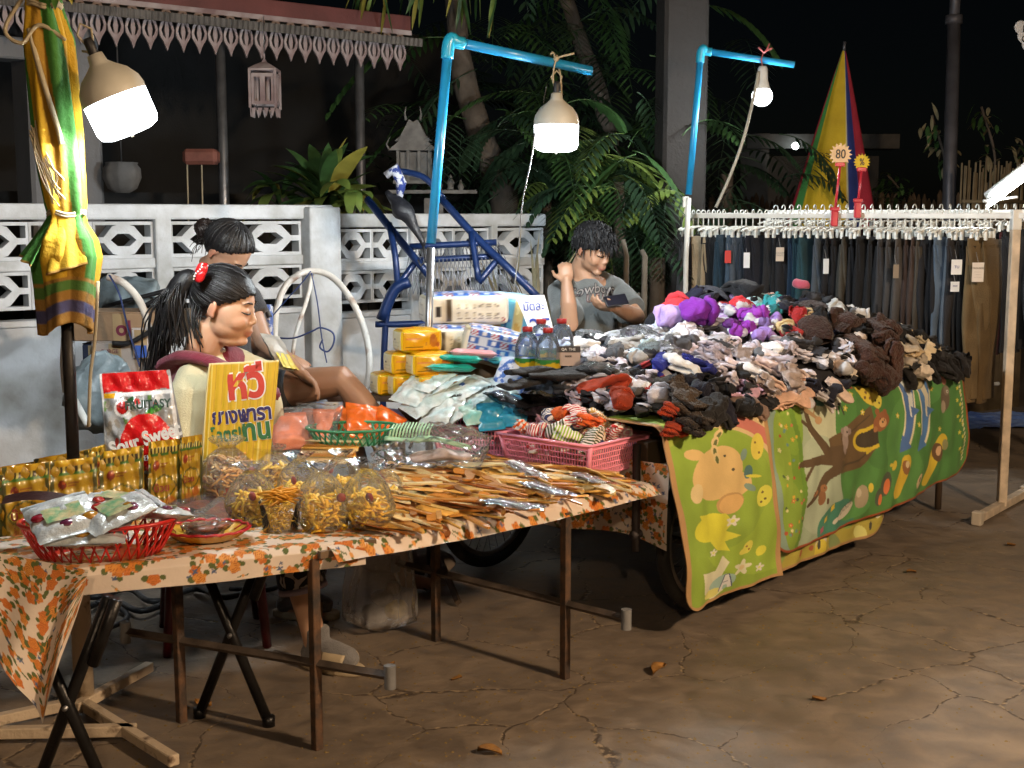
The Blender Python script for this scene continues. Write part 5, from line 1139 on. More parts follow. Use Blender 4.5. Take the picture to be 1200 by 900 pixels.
# ---- pillow packs
def pack_mesh(w, l, h, seal=.012, crinkle=.006, seed=0, nu=18, nv=22):
    r = seed*7.1; g = MB()
    for sg in (1, -1):
        def f(u, v, sg=sg):
            x = (u-.5)*w; y = (v-.5)*l; e = min(u, 1-u)*w/.02; s_ = min(v, 1-v)*l; k = max(0, min(1, (s_-seal)/.025))
            z = sg*h/2*(math.sin(PI*u)**.5)*math.sin(PI/2*k) if k > 0 else 0
            nz = noise.noise(V((x*28+r, y*28, sg*3)))*crinkle+noise.noise(V((x*70+r, y*70, sg*3)))*crinkle*.4
            return V((x+.004*noise.noise(V((y*30, r, 0))), y, z+nz*(.4+k*.6)+sg*.0006))
        g.grid(f if sg > 0 else (lambda u, v: f(1-u, v)), nu, nv)
    return g
def rot3(rx=0, ry=0, rz=0): return Euler((rx, ry, rz)).to_matrix().to_4x4()
foil = M('foil_film', (.78, .84, .86), .22, .4, var=.25, vs=14, bump=.7, bs=35); orangep = M('orange_wrapper', (.88, .17, .02), .28, var=.3, vs=18, bump=.4, bs=40, coat=.5)
def pack(name, label, cat, p, size, rot, mats, group=None, crinkle=.006, seed=None, extra=None):
    t = thing(name, label, cat, p, 0, group); g = pack_mesh(*size, crinkle=crinkle, seed=seed if seed is not None else rng.integers(99)); g.xf(rot); o = part(g, 'wrapper', mats, t)
    if extra: extra(t, rot)
    return t
# foil sachets in the red basket, with fruit showing
fr = [('#8c1f30', 'plum'), ('#a87a28', 'mango'), ('#6a2a4a', 'grape'), ('#b03028', 'berry')]
for k, (px, py, z, w, l, rx, ry, rz, lab) in enumerate(((74, 606, .13, .17, .20, .30, -.18, .55, 'silver foil sachet tilted over the near rim of the red basket'), (140, 600, .14, .16, .20, .3, .1, -.9, 'silver foil sachet lying crosswise in the middle of the red basket'), (186, 601, .11, .17, .20, .15, .2, 1.9, 'silver foil sachet reaching over the inner end of the red basket'), (128, 588, .14, .18, .17, .1, .05, 1.5, 'silver foil sachet at the back of the red basket'), (104, 625, .085, .2, .2, .05, .0, .2, 'foil sachet lowest in the red basket with plums showing'))):
    def ex(t, rot, k=k):
        for q in range(3):
            g = MB(); x, y = rng.uniform(-.06, .06), rng.uniform(-.07, .05); g.ell(rot@V((x, y, .014)), (.022, .017, .009), seg=12, rings=8, rot=rot.to_3x3()); part(g, 'fruit', M('fruit_'+fr[(q+k) % 4][1], lin(fr[(q+k) % 4][0]), .25, var=.4, vs=30, coat=.8), t)
        g = MB(); g.grid(lambda u, v: rot@V(((u-.5)*.10, (v-.5)*.07-.01, .0215+.002*math.sin(9*u))), 6, 6); part(g, 'print', M('sachet_print', (.55, .46, .25), .3, var=.8, vs=40, col2=(.12, .32, .16), coat=.5), t)
        g = MB(); g.box(rot@V((0, l/2-.018, .004)), (w*.98, .006, .006), rot.to_3x3()); part(g, 'zip_strip', M('zip_grey', (.3, .34, .36), .3, .4), t, False)
    pack('foil_sachet', lab, 'sachet', G(px, py, HT+z), (w, l, .034), rot3(rx, ry, rz), foil, 'foil sachets in the red basket', .008, k, ex)
g = MB(); g.grid(lambda u, v: V(((u-.5)*.26, (v-.5)*.05, .012*math.sin(5*u)+.012)), 14, 4); g.xf(Matrix.Translation(G(62, 589, HT+.13))@rot3(.3, 0, .12)); solo(g, 'dark_sachet', M('dark_brown_wrap', (.05, .02, .018), .3, var=.4, coat=.5), 'dark brown sachet edge behind the foil sachets', 'sachet')
# red and yellow scalloped plate with sweets
p = tabp(242, 634); t = thing('scalloped_plate', 'yellow scalloped plate with a red rim beside the red basket', 'plate', p)
g = MB(); n = 96
def sr(a, r, z): k = 1+.05*abs(math.sin(a*9)); return V((r*k*math.cos(a), r*k*math.sin(a)*.82, z))
g.v = []; prof = [(.01, .004), (.055, .004), (.085, .012), (.115, .034)]
for r_, z_ in prof: g.v += [tuple(sr(2*PI*k/n, r_, z_)) for k in range(n)]
g.f = [(i*n+k, i*n+(k+1) % n, (i+1)*n+(k+1) % n, (i+1)*n+k) for i in range(3) for k in range(n)]; g.mi = [0]*len(g.f); part(g, 'dish', M('yellow_plate', (.75, .42, .03), .3, var=.3, coat=.4), t)
g = MB(); g.tube([sr(2*PI*k/n, .117, .036+.004*abs(math.sin(2*PI*k/n*9))) for k in range(n)], .0042, 6, closed=True)
for k in range(18): a = 2*PI*k/18; g.tube([sr(a, .116, .035), sr(a+.09, .09, .02)], .002, 4)
part(g, 'rim', M('plate_red', (.5, .02, .03), .3, coat=.4), t)
for k in range(8):
    a = k*2.4; q = p+V((.055*math.cos(a)*(.4+.6*(k % 3)/2), .045*math.sin(a), .03+.008*(k % 3)))
    def ex(t, rot, k=k):
        g = MB(); g.ell(rot@V((0, 0, .0)), (.024, .034, .010), rot=rot.to_3x3(), seg=12, rings=8); part(g, 'sweet', M('tamarind_sweet', (.32, .07, .02), .3, var=.5, vs=40, coat=.6), t)
    later(pack('sweet_packet', '', 'sweet packet', q, (.06, .085, .024), rot3(rng.normal(0, .3), rng.normal(0, .3), a), film2, 'sweet packets on the yellow plate', .005, k, ex), ['glossy brown sweet packet on the yellow plate', 'clear packet of dark sweets on the yellow plate'][k % 2], 'the red basket', RBp)
# ---- yellow snack pouches standing in a row
pm_ = MA('pouch_print', .34, .5, 30, dirt=.15, ds=14, coat=.35, dist=.008)
def pouch(px0, px1, ytop0, ytop1, ybot0, ybot1, Y, label, seed, grp='yellow snack pouches standing in rows'):
    a, b = J(px0, ytop0, Y), J(px1, ytop1, Y+.06); c, d = J(px0, ybot0, Y-.035), J(px1, ybot1, Y+.025)
    base = (c+d)/2; t = thing('snack_pouch', label, 'snack pouch', base, 0, grp); r = np.random.default_rng(seed)
    A, B, C, D = (np.array(q-base) for q in (a, b, c, d))
    def pos(u, v):
        P = (C[:, None]*(1-u)+D[:, None]*u)*(1-v)+(A[:, None]*(1-u)+B[:, None]*u)*v
        bul = .009*np.sin(PI*u)**.6*np.sin(PI*np.clip(v/.88, 0, 1))**.7+.004*np.sin(u*19+seed+v*7)+.003*np.sin(v*31+seed)
        P = P+np.array([0, -1, 0])[:, None]*bul; return P[0], P[1], P[2]
    def col(u, v):
        P = Pic(u, v, '#a8861c'); P.C[(v > .93)] = lin('#c9a020'); P.C[(u < .08) | (u > .92)] = lin('#4a4a1c'); m = (v > .86) & (v < .93); P.C[m] = lin('#3a2e1c'); m2 = m & (np.sin(u*60+seed) > .2); P.C[m2] = lin('#c9b860'); P.C[(v > .83) & (v < .86)] = lin('#3f6a28'); P.C[v < .06] = lin('#3a3a1c')
        P.e(.26, .72, .10, .055, '#7c2a1c').e(.30, .74, .03, .02, '#b85a30').st([(.40, .74), (.62, .74)], .018, '#8a4a20').st([(.40, .70), (.56, .70)], .012, '#8a4a20')
        # leaf outline swirl around the big word
        P.st([(.12, .46), (.28, .56), (.5, .60), (.72, .56), (.9, .46), (.72, .36), (.5, .32), (.28, .36), (.12, .46)], .022, '#4c4a14'); P.e(.72, .28, .16, .06, '#a8601c').e(.4, .2, .2, .08, '#b87a2c').e(.6, .15, .14, .05, '#8c4a1c')
        for k in range(14): P.e(r.uniform(.15, .85), r.uniform(.08, .3), .05, .02, ['#c88a3c', '#8a5020', '#d8a850'][k % 3], r.uniform(0, 3))
        return P.out()
    paint('front', 40, 60, pos, col, pm_, t)
    def pos2(u, v): x, y, z = pos(u, v); P = (C[:, None]*(1-u)+D[:, None]*u)*(1-v)+(A[:, None]*(1-u)+B[:, None]*u)*v; return P[0], 2*P[1]-y+.003, P[2]
    paint('back', 14, 20, pos2, lambda u, v: tuple(np.full(len(u), q) for q in lin('#a8841c')), pm_, t)
    M_ = frame((a*.46*.5+b*.46*.5+c*.27+d*.27)-base+V((0, -.030, 0)), b-a, a-c); text('บ๊วย', abs((b-a).length)*.30, M('pouch_red', (.25, .02, .015), .4), t, M_, bold=.015)
    return t
rb = [(0, 0, 0)]
pouch(-62, 4, 566, 556, 672, 660, 3.52, 'yellow snack pouch cut by the frame edge', 1)
pouch(3, 58, 548, 541, 655, 645, 3.58, 'front yellow snack pouch standing directly behind the foil sachets', 2)
pouch(59, 114, 541, 535, 645, 634, 3.66, 'yellow snack pouch right behind the dark brown sachet', 3)
pouch(117, 168, 530, 522, 634, 624, 3.74, 'yellow snack pouch below the sour candy bag', 4)
pouch(174, 211, 518, 514, 620, 612, 3.83, 'yellow snack pouch with a bare dark top corner beside the candy bag', 5)
pouch(211, 237, 513, 509, 604, 598, 3.88, 'narrow yellow snack pouch touching the cardboard sign', 6)
pouch(-10, 40, 549, 541, 620, 612, 3.78, 'rear yellow pouch peeking over the front row near the frame edge', 7)
pouch(40, 104, 538, 527, 612, 602, 3.85, 'rear yellow pouch peeking over the row below the umbrella pole', 8)
pouch(104, 143, 526, 515, 600, 592, 3.95, 'rear yellow pouch with a white seal below the candy bag corner', 9)
pouch(140, 176, 521, 515, 600, 592, 4.0, 'rear yellow pouch tucked between the row and the candy bag', 10)
# ---- sour candy bag
cb = J(164, 560, 4.0); t = thing('candy_bag', 'clear candy bag with a red header and red apple print', 'candy bag', cb); ctl, ctr, cbl, cbr = (J(*q) for q in ((117, 438, 4.02), (199, 433, 4.05), (126, 560, 3.96), (216, 552, 3.99)))
def pos(u, v):
    A, B, C, D = (np.array(q-cb) for q in (ctl, ctr, cbl, cbr)); P = (C[:, None]*(1-u)+D[:, None]*u)*(1-v)+(A[:, None]*(1-u)+B[:, None]*u)*v
    bul = .035*np.sin(PI*u)**.6*np.sin(PI*np.clip(v/.8, 0, 1))**.7+.005*np.sin(u*23+v*5)*np.cos(v*17); return P[0], P[1]-bul, P[2]
def col(u, v):
    P = Pic(u, v, '#9a9c9c'); r = np.random.default_rng(4)
    for k in range(60): P.e(r.uniform(0, 1), r.uniform(0, .75), .05, .03, ['#b8babc', '#8c8478', '#c83c34', '#c8c8c8', '#a8a090', '#6a8a4a'][k % 6], r.uniform(0, 3))
    P.C[v > .80+.02*np.sin(u*9)] = lin('#c4181c'); P.C[(v > .76) & (v < .80) & (u < .2)] = lin('#d8a020'); P.C[(v > .765) & (v < .80) & (u > .2)] = lin('#e8e8e8')
    P.e(.60, .30, .36, .27, '#c8161a').e(.60, .40, .30, .2, '#d01c1e').e(.74, .63, .10, .035, '#3c8a2c', .2).e(.30, .66, .12, .08, '#e6e4e0').e(.30, .665, .085, .06, '#b8201c').st([(.22, .69), (.3, .66), (.38, .69)], .012, '#6a1010').e(.42, .735, .07, .025, '#2c5a34', .3)
    P.C[(u > .965) | (u < .03)] = lin('#d8d8d8'); P.e(.12, .16, .05, .12, '#5a7a3c')
    return P.out()
paint('front', 90, 110, pos, col, MA('candy_print', .22, .6, 26, dirt=.1, coat=.8, dist=.015), t)
paint('back', 14, 20, lambda u, v: (pos(u, v)[0], np.full(len(u), .05), pos(u, v)[2]), lambda u, v: tuple(np.full(len(u), .4) for q in range(3)), MA('candy_print'), t)
def onbag(u, v, off=.004): x, y, z = pos(np.array([u]), np.array([v])); return V((x[0], y[0]-off, z[0]))
wht = M('letter_white', (.85, .85, .83), .4); 
ex_, ey_ = (ctr-ctl), (ctl-cbl)
text('FRUITASY', .038, M('letter_dark_green', (.02, .06, .04), .5), t, frame(onbag(.67, .685, .016), ex_, ey_), bold=.03, sx=.85)
text('Sour Sweet', .062, wht, t, frame(onbag(.60, .36, .014), ex_+V((0, 0, .055)), ey_), bold=.035, sx=.78)
text('เปรี้ยวหวาน', .03, wht, t, frame(onbag(.66, .19, .020), ex_+V((0, 0, .03)), ey_), bold=.02)
# ---- cardboard sign
sb = J(280, 585, 4.02); t = thing('cardboard_sign', 'yellow cardboard price sign with large red and green lettering', 'sign', sb); a, b, c, d = (J(*q) for q in ((243, 426, 4.10), (327, 422, 4.12), (234, 590, 4.0), (312, 585, 4.02)))
def pos(u, v):
    A, B, C, D = (np.array(q-sb) for q in (a, b, c, d)); P = (C[:, None]*(1-u)+D[:, None]*u)*(1-v)+(A[:, None]*(1-u)+B[:, None]*u)*v; return P[0]+.006*v**8*(u < .05), P[1]+.0015*np.sin(u*60), P[2]
def col(u, v):
    P = Pic(u, v, '#cfa81e'); m = np.sin(u*61+.4*np.sin(v*4)) > .93; P.C[m] = lin('#b8921a'); m = (np.sin(u*17+.3) > .985); P.C[m] = lin('#e0c968'); P.C[(v > .985)] = lin('#e8dcae'); P.C[(u < .02)] = lin('#d8c890')
    P.e(.30, .13, .17, .1, '#b84a2a').e(.56, .12, .17, .14, '#b84a2a').p([(.60, .0), (.98, .0), (.98, .15), (.78, .18), (.6, .2)], '#b84a2a').p([(.78, .02), (.88, .02), (.88, .25), (.79, .25)], '#8c6a38'); return P.out()
paint('board', 140, 60, pos, col, MA('card_print', .55, .2, 40, dirt=.12), t, .005)
ex_, ey_ = b-a, a-c; W_, H_ = ex_.length, ey_.length
def os_(u, v, off=.0045): x, y, z = pos(np.array([u]), np.array([v])); return V((x[0], y[0]-off, z[0]))
def sgn(s, size, u, v, m, off=.0045, bold=.05, sx=1.0, tilt=.015): text(s, size, m, t, frame(os_(u, v, off), ex_+V((0, 0, tilt)), ey_), bold=bold, ext=.0005, sx=sx)
sgn('หวี', .135, .56, .835, wht, .0042, .075, .86); sgn('หวี', .135, .56, .835, M('letter_red', (.58, .05, .03), .5), .0056, .04, .86)
sgn('ยางพารา', .068, .54, .615, wht, .0042, .06, .80); sgn('ยางพารา', .068, .54, .615, M('letter_navy', (.03, .02, .12), .5), .0056, .035, .80)
sgn('โคตร!!', .058, .36, .475, M('letter_green', (.03, .16, .05), .5), .0045, .035, .74); sgn('ทน', .09, .77, .50, wht, .0042, .06, .85); sgn('ทน', .09, .77, .50, _M['letter_green'], .0056, .04, .85)
sgn('10', .13, .42, .17, M('letter_cream', (.72, .6, .42), .6), .0046, .05, .9, .03)
# ---- snack bags and cup
snackm = M('snack_yellow', (1.0, .70, .07), .5, var=.5, vs=30, col2=(.92, .52, .03), bump=.3)
def strands(n, R_, zmax, seed, L_=.03, r=.0036):
    rr = np.random.default_rng(seed); g = MB()
    for k in range(n):
        a = rr.uniform(0, 6.28); q = math.sqrt(rr.random()); z = zmax*rr.random()**.8; w = R_*q*(1-.3*(z/zmax)**2); c = V((w*math.cos(a), w*math.sin(a), z)); d = V(rr.normal(0, 1, 3)); d.z *= .5; d.normalize(); e = V(rr.normal(0, 1, 3)).normalized()
        g.tube([c-d*L_/2, c+e*L_*.25, c+d*L_/2], r, 4, flat=.6)
    return g
def snack_bag(px, py, w, h, fillh, seed, label, knot=True, fill=snackm, name='snack_bag', grp='clear bags of yellow crisps', fm=None):
    p = tabp(px, py); t = thing(name, label, 'snack bag', p, rng.uniform(0, 6), grp); rr = w/2
    g = strands(120, rr*.82, fillh, seed, w*.24, .0062); part(g, 'crisp_heap' if False else 'filling', fill, t)
    prof = [(.3, .0), (.8, .006), (1.0, .25*h), (.98, .45*h), (.8, .66*h), (.5, .82*h), (.25, .9*h), (.22, .93*h), (.5, h), (.62, 1.06*h)]
    g = MB(); vs = []; seg = 30
    for r_, z in prof:
        for k in range(seg): a = 2*PI*k/seg; q = 1+.10*noise.noise(V((math.cos(a)*2, math.sin(a)*2, z*30+seed)))*(1+2*z/h)+.05*math.sin(a*11+z*40); vs.append(V((rr*r_*q*math.cos(a), rr*r_*q*math.sin(a), z)))
    g.add(vs, [(i*seg+k, i*seg+(k+1) % seg, (i+1)*seg+(k+1) % seg, (i+1)*seg+k) for i in range(len(prof)-1) for k in range(seg)]); o = part(g, 'film', fm or film2, t); sm = o.modifiers.new('s', 'SUBSURF'); sm.levels = sm.render_levels = 1
    g = MB(); g.ell((rr*.55, -rr*.62, h*.55), (.014, .006, .014), seg=12, rings=6); part(g, 'sticker', M('round_sticker', (.35, .08, .07), .5, var=.4), t); return t
snack_bag(430, 618, .165, .19, .105, 1, 'fat clear bag of yellow crisps, nearest the wooden combs')
snack_bag(378, 622, .16, .19, .10, 2, 'clear bag of yellow crisps between the cup and the comb end')
snack_bag(296, 612, .16, .17, .09, 3, 'clear bag of yellow crisps half hidden behind the clear cup')
snack_bag(268, 590, .20, .20, .15, 4, 'tall clear bag of pale yellow puffs standing before the cardboard sign', fill=M('puff_pale', (.72, .55, .28), .6, var=.5, vs=25, col2=(.75, .33, .03)))
snack_bag(352, 588, .15, .15, .06, 5, 'clear knotted bag behind the cup with a ribbon of crisps')
snack_bag(400, 580, .14, .14, .05, 6, 'small clear bag tucked behind the fat crisp bag')
snack_bag(318, 583, .18, .16, .11, 7, 'clear bag of yellow crisps in front of the comb bundle')
snack_bag(452, 590, .12, .12, .05, 8, 'small clear bag leaning on the nearest wooden combs')
for k, (px, py, rz, lab) in enumerate(((232, 590, .3, 'flat clear bag of brown sweets behind the yellow plate'), (272, 600, -.2, 'flat clear bag lying between the yellow plate and the crisp bags'), (360, 560, .4, 'crumpled empty clear bag on the cloth below the comb bundle'))):
    def ex(t, rot, k=k): g = MB(); g.grid(lambda u, v: rot@V(((u-.5)*.13, (v-.5)*.12, .004*math.sin(9*u)*math.cos(7*v)+.004)), 8, 8); part(g, 'contents', M('tamarind_sweet', (.32, .07, .02)), t)
    pack('flat_bag', lab, 'clear bag', tabp(px, py, HT+.03), (.19, .21, .035), rot3(.1, .1, rz), film2, 'clear bags of yellow crisps', .010, k+20, ex if k < 2 else None)
p = tabp(329, 622); t = thing('snack_cup', 'clear plastic cup filled with orange crisp sticks', 'cup', p); g = MB(); g.lathe([(0, .002), (.048, .002), (.050, .006), (.060, .085), (.0625, .088), (.059, .085), (.049, .008), (0, .006)], 36); part(g, 'cup_wall', MP('cup_plastic', haze=.06, gloss=.1, rough=.1, bs=4, bstr=.05), t)
g = strands(150, .046, .085, 50, .04, .0024); part(g, 'filling', snackm, t)
g = MB(); rr = np.random.default_rng(9)
for k in range(34): c = V((rr.uniform(-.03, .03), rr.uniform(-.03, .03), .088+rr.uniform(0, .028))); d = V((1, rr.normal(0, .4), rr.normal(.1, .25))).normalized(); g.tube([c-d*.035, c+V((0, 0, .006)), c+d*.04], .003, 5)
part(g, 'crisp_stick_pattern', M('snack_orange', (.85, .38, .02), .55, var=.4), t)
# ---- orange packets in green basket, things beside
for k, (px, py, z, w, l, rx, ry, rz, lab) in enumerate(((424, 494, .10, .12, .15, .9, .2, .4, 'upright pointed orange packet in the green basket'), (445, 497, .07, .13, .17, .5, .4, -.5, 'orange packet leaning over the green basket rim'), (402, 498, .07, .12, .14, .8, -.3, .9, 'orange packet at the inner end of the green basket'), (420, 502, .05, .15, .15, .2, .1, .1, 'lowest orange packet in the green basket'))):
    pack('orange_packet', lab, 'packet', G(px, py, HT+.11+z-.05), (w, l, .045), rot3(rx, ry, rz), orangep, 'orange packets in the green basket', .010, k+40)
for k, (px, py, lab) in enumerate(((340, 505, 'peach coloured packet inside a cloudy bag beside the sign'), (368, 500, 'second peach coloured packet beside the green basket'))):
    def ex(t, rot): g = MB(); g.add(pack_mesh(.13, .16, .05, crinkle=.01, seed=4).v, pack_mesh(.13, .16, .05, crinkle=.01, seed=4).f); g.xf(rot); part(g, 'inner_packet', M('peach_wrap', (.85, .25, .12), .4, var=.3), t)
    pack('peach_packet', lab, 'packet', G(px, py, HT+.15), (.18, .21, .09), rot3(.8, 0, .3-.5*k), film2, 'peach packets beside the sign', .012, 60+k, ex)
pack('white_packet', 'white and blue packet behind the orange packets', 'packet', G(386, 487, HT+.15), (.1, .12, .03), rot3(.9, 0, .1), M('cream_wrap', (.72, .66, .48), .4, var=.3, col2=(.2, .28, .5), vs=20), None, .006, 70)
pack('lilac_packet', 'lilac packet at the far rim of the green basket', 'packet', G(461, 487, HT+.13), (.1, .12, .03), rot3(.4, .2, .6), M('lilac_wrap', (.35, .30, .5), .3, var=.3, coat=.4), None, .006, 71)
for k, (px, py, s, lab) in enumerate(((352, 470, .17, 'cloudy white carrier bag behind the sign by the seated woman'), (385, 478, .13, 'cloudy crumpled bag behind the green basket'))):
    g = MB(); g.ell((0, 0, s*.4), (s*.75, s*.4, s*.5), seg=24, rings=16); g.noise(.035, 9, k); g.xf(Matrix.Translation(G(px, py, HT+.05))); solo(g, 'crumpled_bag', milky, lab, 'plastic bag')
# comb bundle below the sign and headbands
combw = MO('comb_wood', .3, .15, 60, var=.3, vs=10, sheen=0, coat=.35)
def comb_meshes(kind):
    """flat wooden combs: a body, a handle and cut teeth"""
    g = MB(); T_ = MB(); th = .006
    if kind == 0:   # long handled wide tooth comb
        out = [(0, -.004), (.075, -.006), (.085, -.010), (.185, -.009), (.195, -.003), (.195, .004), (.185, .010), (.08, .009), (0, .012)]
        g.plate([out], th, Matrix.Rotation(-PI/2, 4, 'X'))
        for k in range(13): x = .004+k*.0058; T_.box((x, -.025, 0), (.0030, .046, .0045), ch=.001)
    elif kind == 1: # broad fin comb with curled hook
        out = [(0, .0), (.03, -.014), (.10, -.012), (.15, -.004), (.175, -.006), (.192, -.016), (.198, -.008), (.190, .006), (.165, .014), (.11, .018), (.05, .020), (.0, .014)]
        g.plate([out], th, Matrix.Rotation(-PI/2, 4, 'X'))
        for k in range(20): x = .004+k*.0045; T_.box((x, -.026-.006*math.sin(k/19*PI), 0), (.0022, .036, .0035), ch=.0008)
    elif kind == 2: # fine tooth pocket comb
        out = [(0, 0), (.15, 0), (.155, .006), (.15, .015), (.0, .015), (-.005, .008)]; g.plate([out], th, Matrix.Rotation(-PI/2, 4, 'X'))
        for k in range(34): T_.box((.004+k*.0043, -.014, 0), (.0019, .030, .003), ch=.0006)
    else:           # slender tail / hairpin comb with few long tines
        out = [(0, -.012), (.03, -.014), (.05, -.004), (.10, -.003), (.17, -.0015), (.17, .0015), (.10, .005), (.04, .014), (0, .014)]; g.plate([out], th, Matrix.Rotation(-PI/2, 4, 'X'))
        for k in range(5): T_.tube([(0, -.011+k*.0055, 0), (-.04, -.012+k*.006, .001), (-.085, -.011+k*.0055, 0)], [.0022, .0020, .0010], 5)
    return g.mesh('handle', [combw], False), T_.mesh('teeth', [combw], False)
CM = [comb_meshes(k) for k in range(4)]
cn = ['wide toothed comb', 'hooked fin comb', 'fine pocket comb', 'slender tined comb']
tones = [('#e6b45c', 'golden'), ('#c8863a', 'amber'), ('#f4dca4', 'pale'), ('#94541e', 'dark brown'), ('#cc8e40', 'tan')]
def comb(p, rz, kind, tone, rx=0, ry=0, sc=1.0, lab=None, grp='wooden combs spread on the table'):
    t = thing('wooden_comb', '', 'comb', p, 0, grp); m = Euler((rx, ry, rz)); t.rotation_euler = m; t.scale = (sc,)*3
    for nm, me in zip(('handle', 'teeth'), CM[kind]): o = link(nm, me, t); o.color = (*lin(tones[tone][0]), 1)
    if lab: t['label'] = lab
    else: later(t, f'{tones[tone][1]} {cn[kind]} on the cloth', 'the crisp bags', tabp(400, 600))
    return t
aim = math.atan2(-.76, .65); cnt = 0
for layer in range(3):
    for i in range(19):
        for j in range(6):
            if cnt >= 285: break
            X = .02+(LF-.02)*(i+.5+rng.uniform(-.35, .35))/19; Y = -.02+.62*(j+.5+rng.uniform(-.3, .3))/6
            p = F0+dF*X+nF*Y; px, py = pix(p); lim = 536 if px < 600 else 548+(px-600)*.17
            if px < 455-(600-py)*.0 or py < lim or px < 448: continue
            z = HT+.008+.0095*layer+rng.uniform(0, .008)+.012*math.sin(PI*min(1, Y/.55)); a = aim+rng.normal(.12, .38)
            q = V((p.x, p.y, z))-V((math.cos(a), math.sin(a), 0))*.10
            comb(q, a, int(rng.choice(4, p=[.36, .18, .16, .30])), int(rng.choice(5, p=[.32, .2, .24, .09, .15])), rng.normal(.02, .2), rng.normal(0, .06), rng.uniform(.9, 1.12)); cnt += 1
for k in range(7): comb(G(348+k*2, 537-k*3.5, HT+.075+k*.007), -.12+rng.normal(0, .05), 2, [2, 0, 4][k % 3], rng.normal(0, .1), 0, 1.3, None, 'combs bundled under the sign')
for k, (px, py, rr_, m_, lab) in enumerate(((465, 520, .05, 'black', 'black curled hairband beside the wooden combs'), (474, 515, .045, 'black', 'second black hairband lying on the first'), (440, 520, .06, 'tan', 'tan arched hairband beside the green basket'), (420, 528, .055, 'tan', 'tan hairband lying flat before the green basket'), (404, 538, .05, 'brown', 'brown hairband behind the small crisp bag'))):
    mm = {'black': blackp, 'tan': M('tan_band', (.5, .32, .14), .4, coat=.4), 'brown': M('brown_band', (.25, .14, .07), .4, coat=.4)}[m_]
    p = G(px, py, HT+.06); g = MB(); g.tube([(rr_*1.3*math.cos(a), rr_*.7*math.sin(a), rr_*.7*math.sin(a)) for a in np.linspace(-.3, PI+.3, 20)], .007, 8, flat=.6); g.xf(Matrix.Translation(p)@rot3(0, 0, .4*k-.5)); solo(g, 'hairband', mm, lab, 'hairband', 'curved hairbands by the green basket')
# big clear bag of mint combs and clear sleeves
p = G(507, 545, HT+.03); t = thing('comb_bag', 'crackly clear bag holding a mint green wide comb', 'comb bag', p); g = pack_mesh(.40, .26, .13, crinkle=.028, seed=77, nu=40, nv=30); g.xf(rot3(.25, 0, -.15)@Matrix.Translation((0, 0, .06))); part(g, 'film', film2, t)
mint = M('mint_plastic', (.42, .68, .42), .35, var=.1, coat=.3); g = MB()
for k in range(13): x = -.15+k*.0115; g.tube([(x, -.012, .115), (x+.004, .028, .120), (x+.012, .062+.01*math.sin(k/12*PI), .112)], .0036, 6)
g.xf(Matrix.Translation((0, 0, .0))@rot3(.55, 0, 0)@Matrix.Translation((0, .03, .0))); part(g, 'comb_teeth', mint, t)
g = MB(); g.tube(bez([(-.165, -.012, .112), (-.08, -.03, .118), (.0, -.022, .118), (.06, -.03, .11), (.14, -.05, .10)], 6), [.010]*8+[.014]*8+[.012]*9, 8, flat=.6); g.xf(rot3(.55, 0, 0)@Matrix.Translation((0, .03, .0))); part(g, 'comb_spine', mint, t)
g = MB(); g.ell((.03, -.03, .035), (.12, .06, .02), seg=20, rings=10); g.noise(.02, 12); part(g, 'contents', M('pale_pink_wrap', (.65, .48, .42), .5, var=.4, vs=20), t)
for k, (px, py, w, l, rz, lab) in enumerate(((640, 572, .07, .28, -1.1, 'clear sleeve with a white tined comb on top of the combs'), (620, 552, .08, .22, -1.0, 'glittering clear sleeve at the back of the combs'), (600, 590, .09, .24, -.95, 'clear sleeve over a striped comb in the middle of the combs'), (690, 560, .06, .2, -1.2, 'clear sleeve before the bright pink basket'))):
    def ex(t, rot, k=k): g = MB(); g.box(rot@V((0, .04, .0)), (.02, .15, .003), rot.to_3x3()); [g.box(rot@V((x, -.07, 0)), (.004, .07, .003), rot.to_3x3()) for x in (-.012, -.004, .004, .012)]; part(g, 'comb_insert', M('ivory_comb', (.75, .72, .66), .4), t, False)
    pack('clear_sleeve', lab, 'comb sleeve', G(px, py, HT+.055), (w, l, .012), rot3(rng.normal(0, .08), .05, rz+PI/2), film2, 'clear comb sleeves on the comb pile', .006, 90+k, ex)
# bag hanging under the table
p = G(450, 738); t = thing('rubbish_bag', 'sagging translucent bag of rubbish hanging below the table front', 'plastic bag', p); hb = .50
def bagf(u, v):
    a = u*2*PI; z = .01+v*hb; w = np.interp(v, [0, .06, .25, .6, 1], [.06, .14, .135, .10, .085]); f = .95+.34*noise.noise(V((math.cos(a)*2.6, math.sin(a)*2.6, v*1.1)))+.05*math.sin(a*11+v*2)*(.2+v)+.10*noise.noise(V((math.cos(a)*7, math.sin(a)*7, v*3)))+.08*noise.noise(V((math.cos(a), math.sin(a), v*3)))
    return V((w*f*math.cos(a)+.02*(1-v)*-1, w*.7*f*math.sin(a), z))
g = MB(); g.grid(bagf, 110, 30); part(g, 'film', MP('hanging_bag_film', haze=.22, gloss=.25, rough=.2, bs=14, bstr=.7, milk=(.98, .95, .93), tint=(.95, .93, .92)), t)
for q, (x, z, r_, c) in enumerate(((-.03, .06, .05, '#8c8c90'), (.05, .08, .045, '#b8a040'), (.0, .12, .04, '#a8a8ac'), (.04, .16, .03, '#c8c8c8'))): g = MB(); g.ell((x, 0, z), (r_, r_*.7, r_*.8), seg=14, rings=9); g.noise(.015, 16, q); part(g, 'rubbish', M('rubbish'+str(q), lin(c), .6, var=.5, vs=30), t)
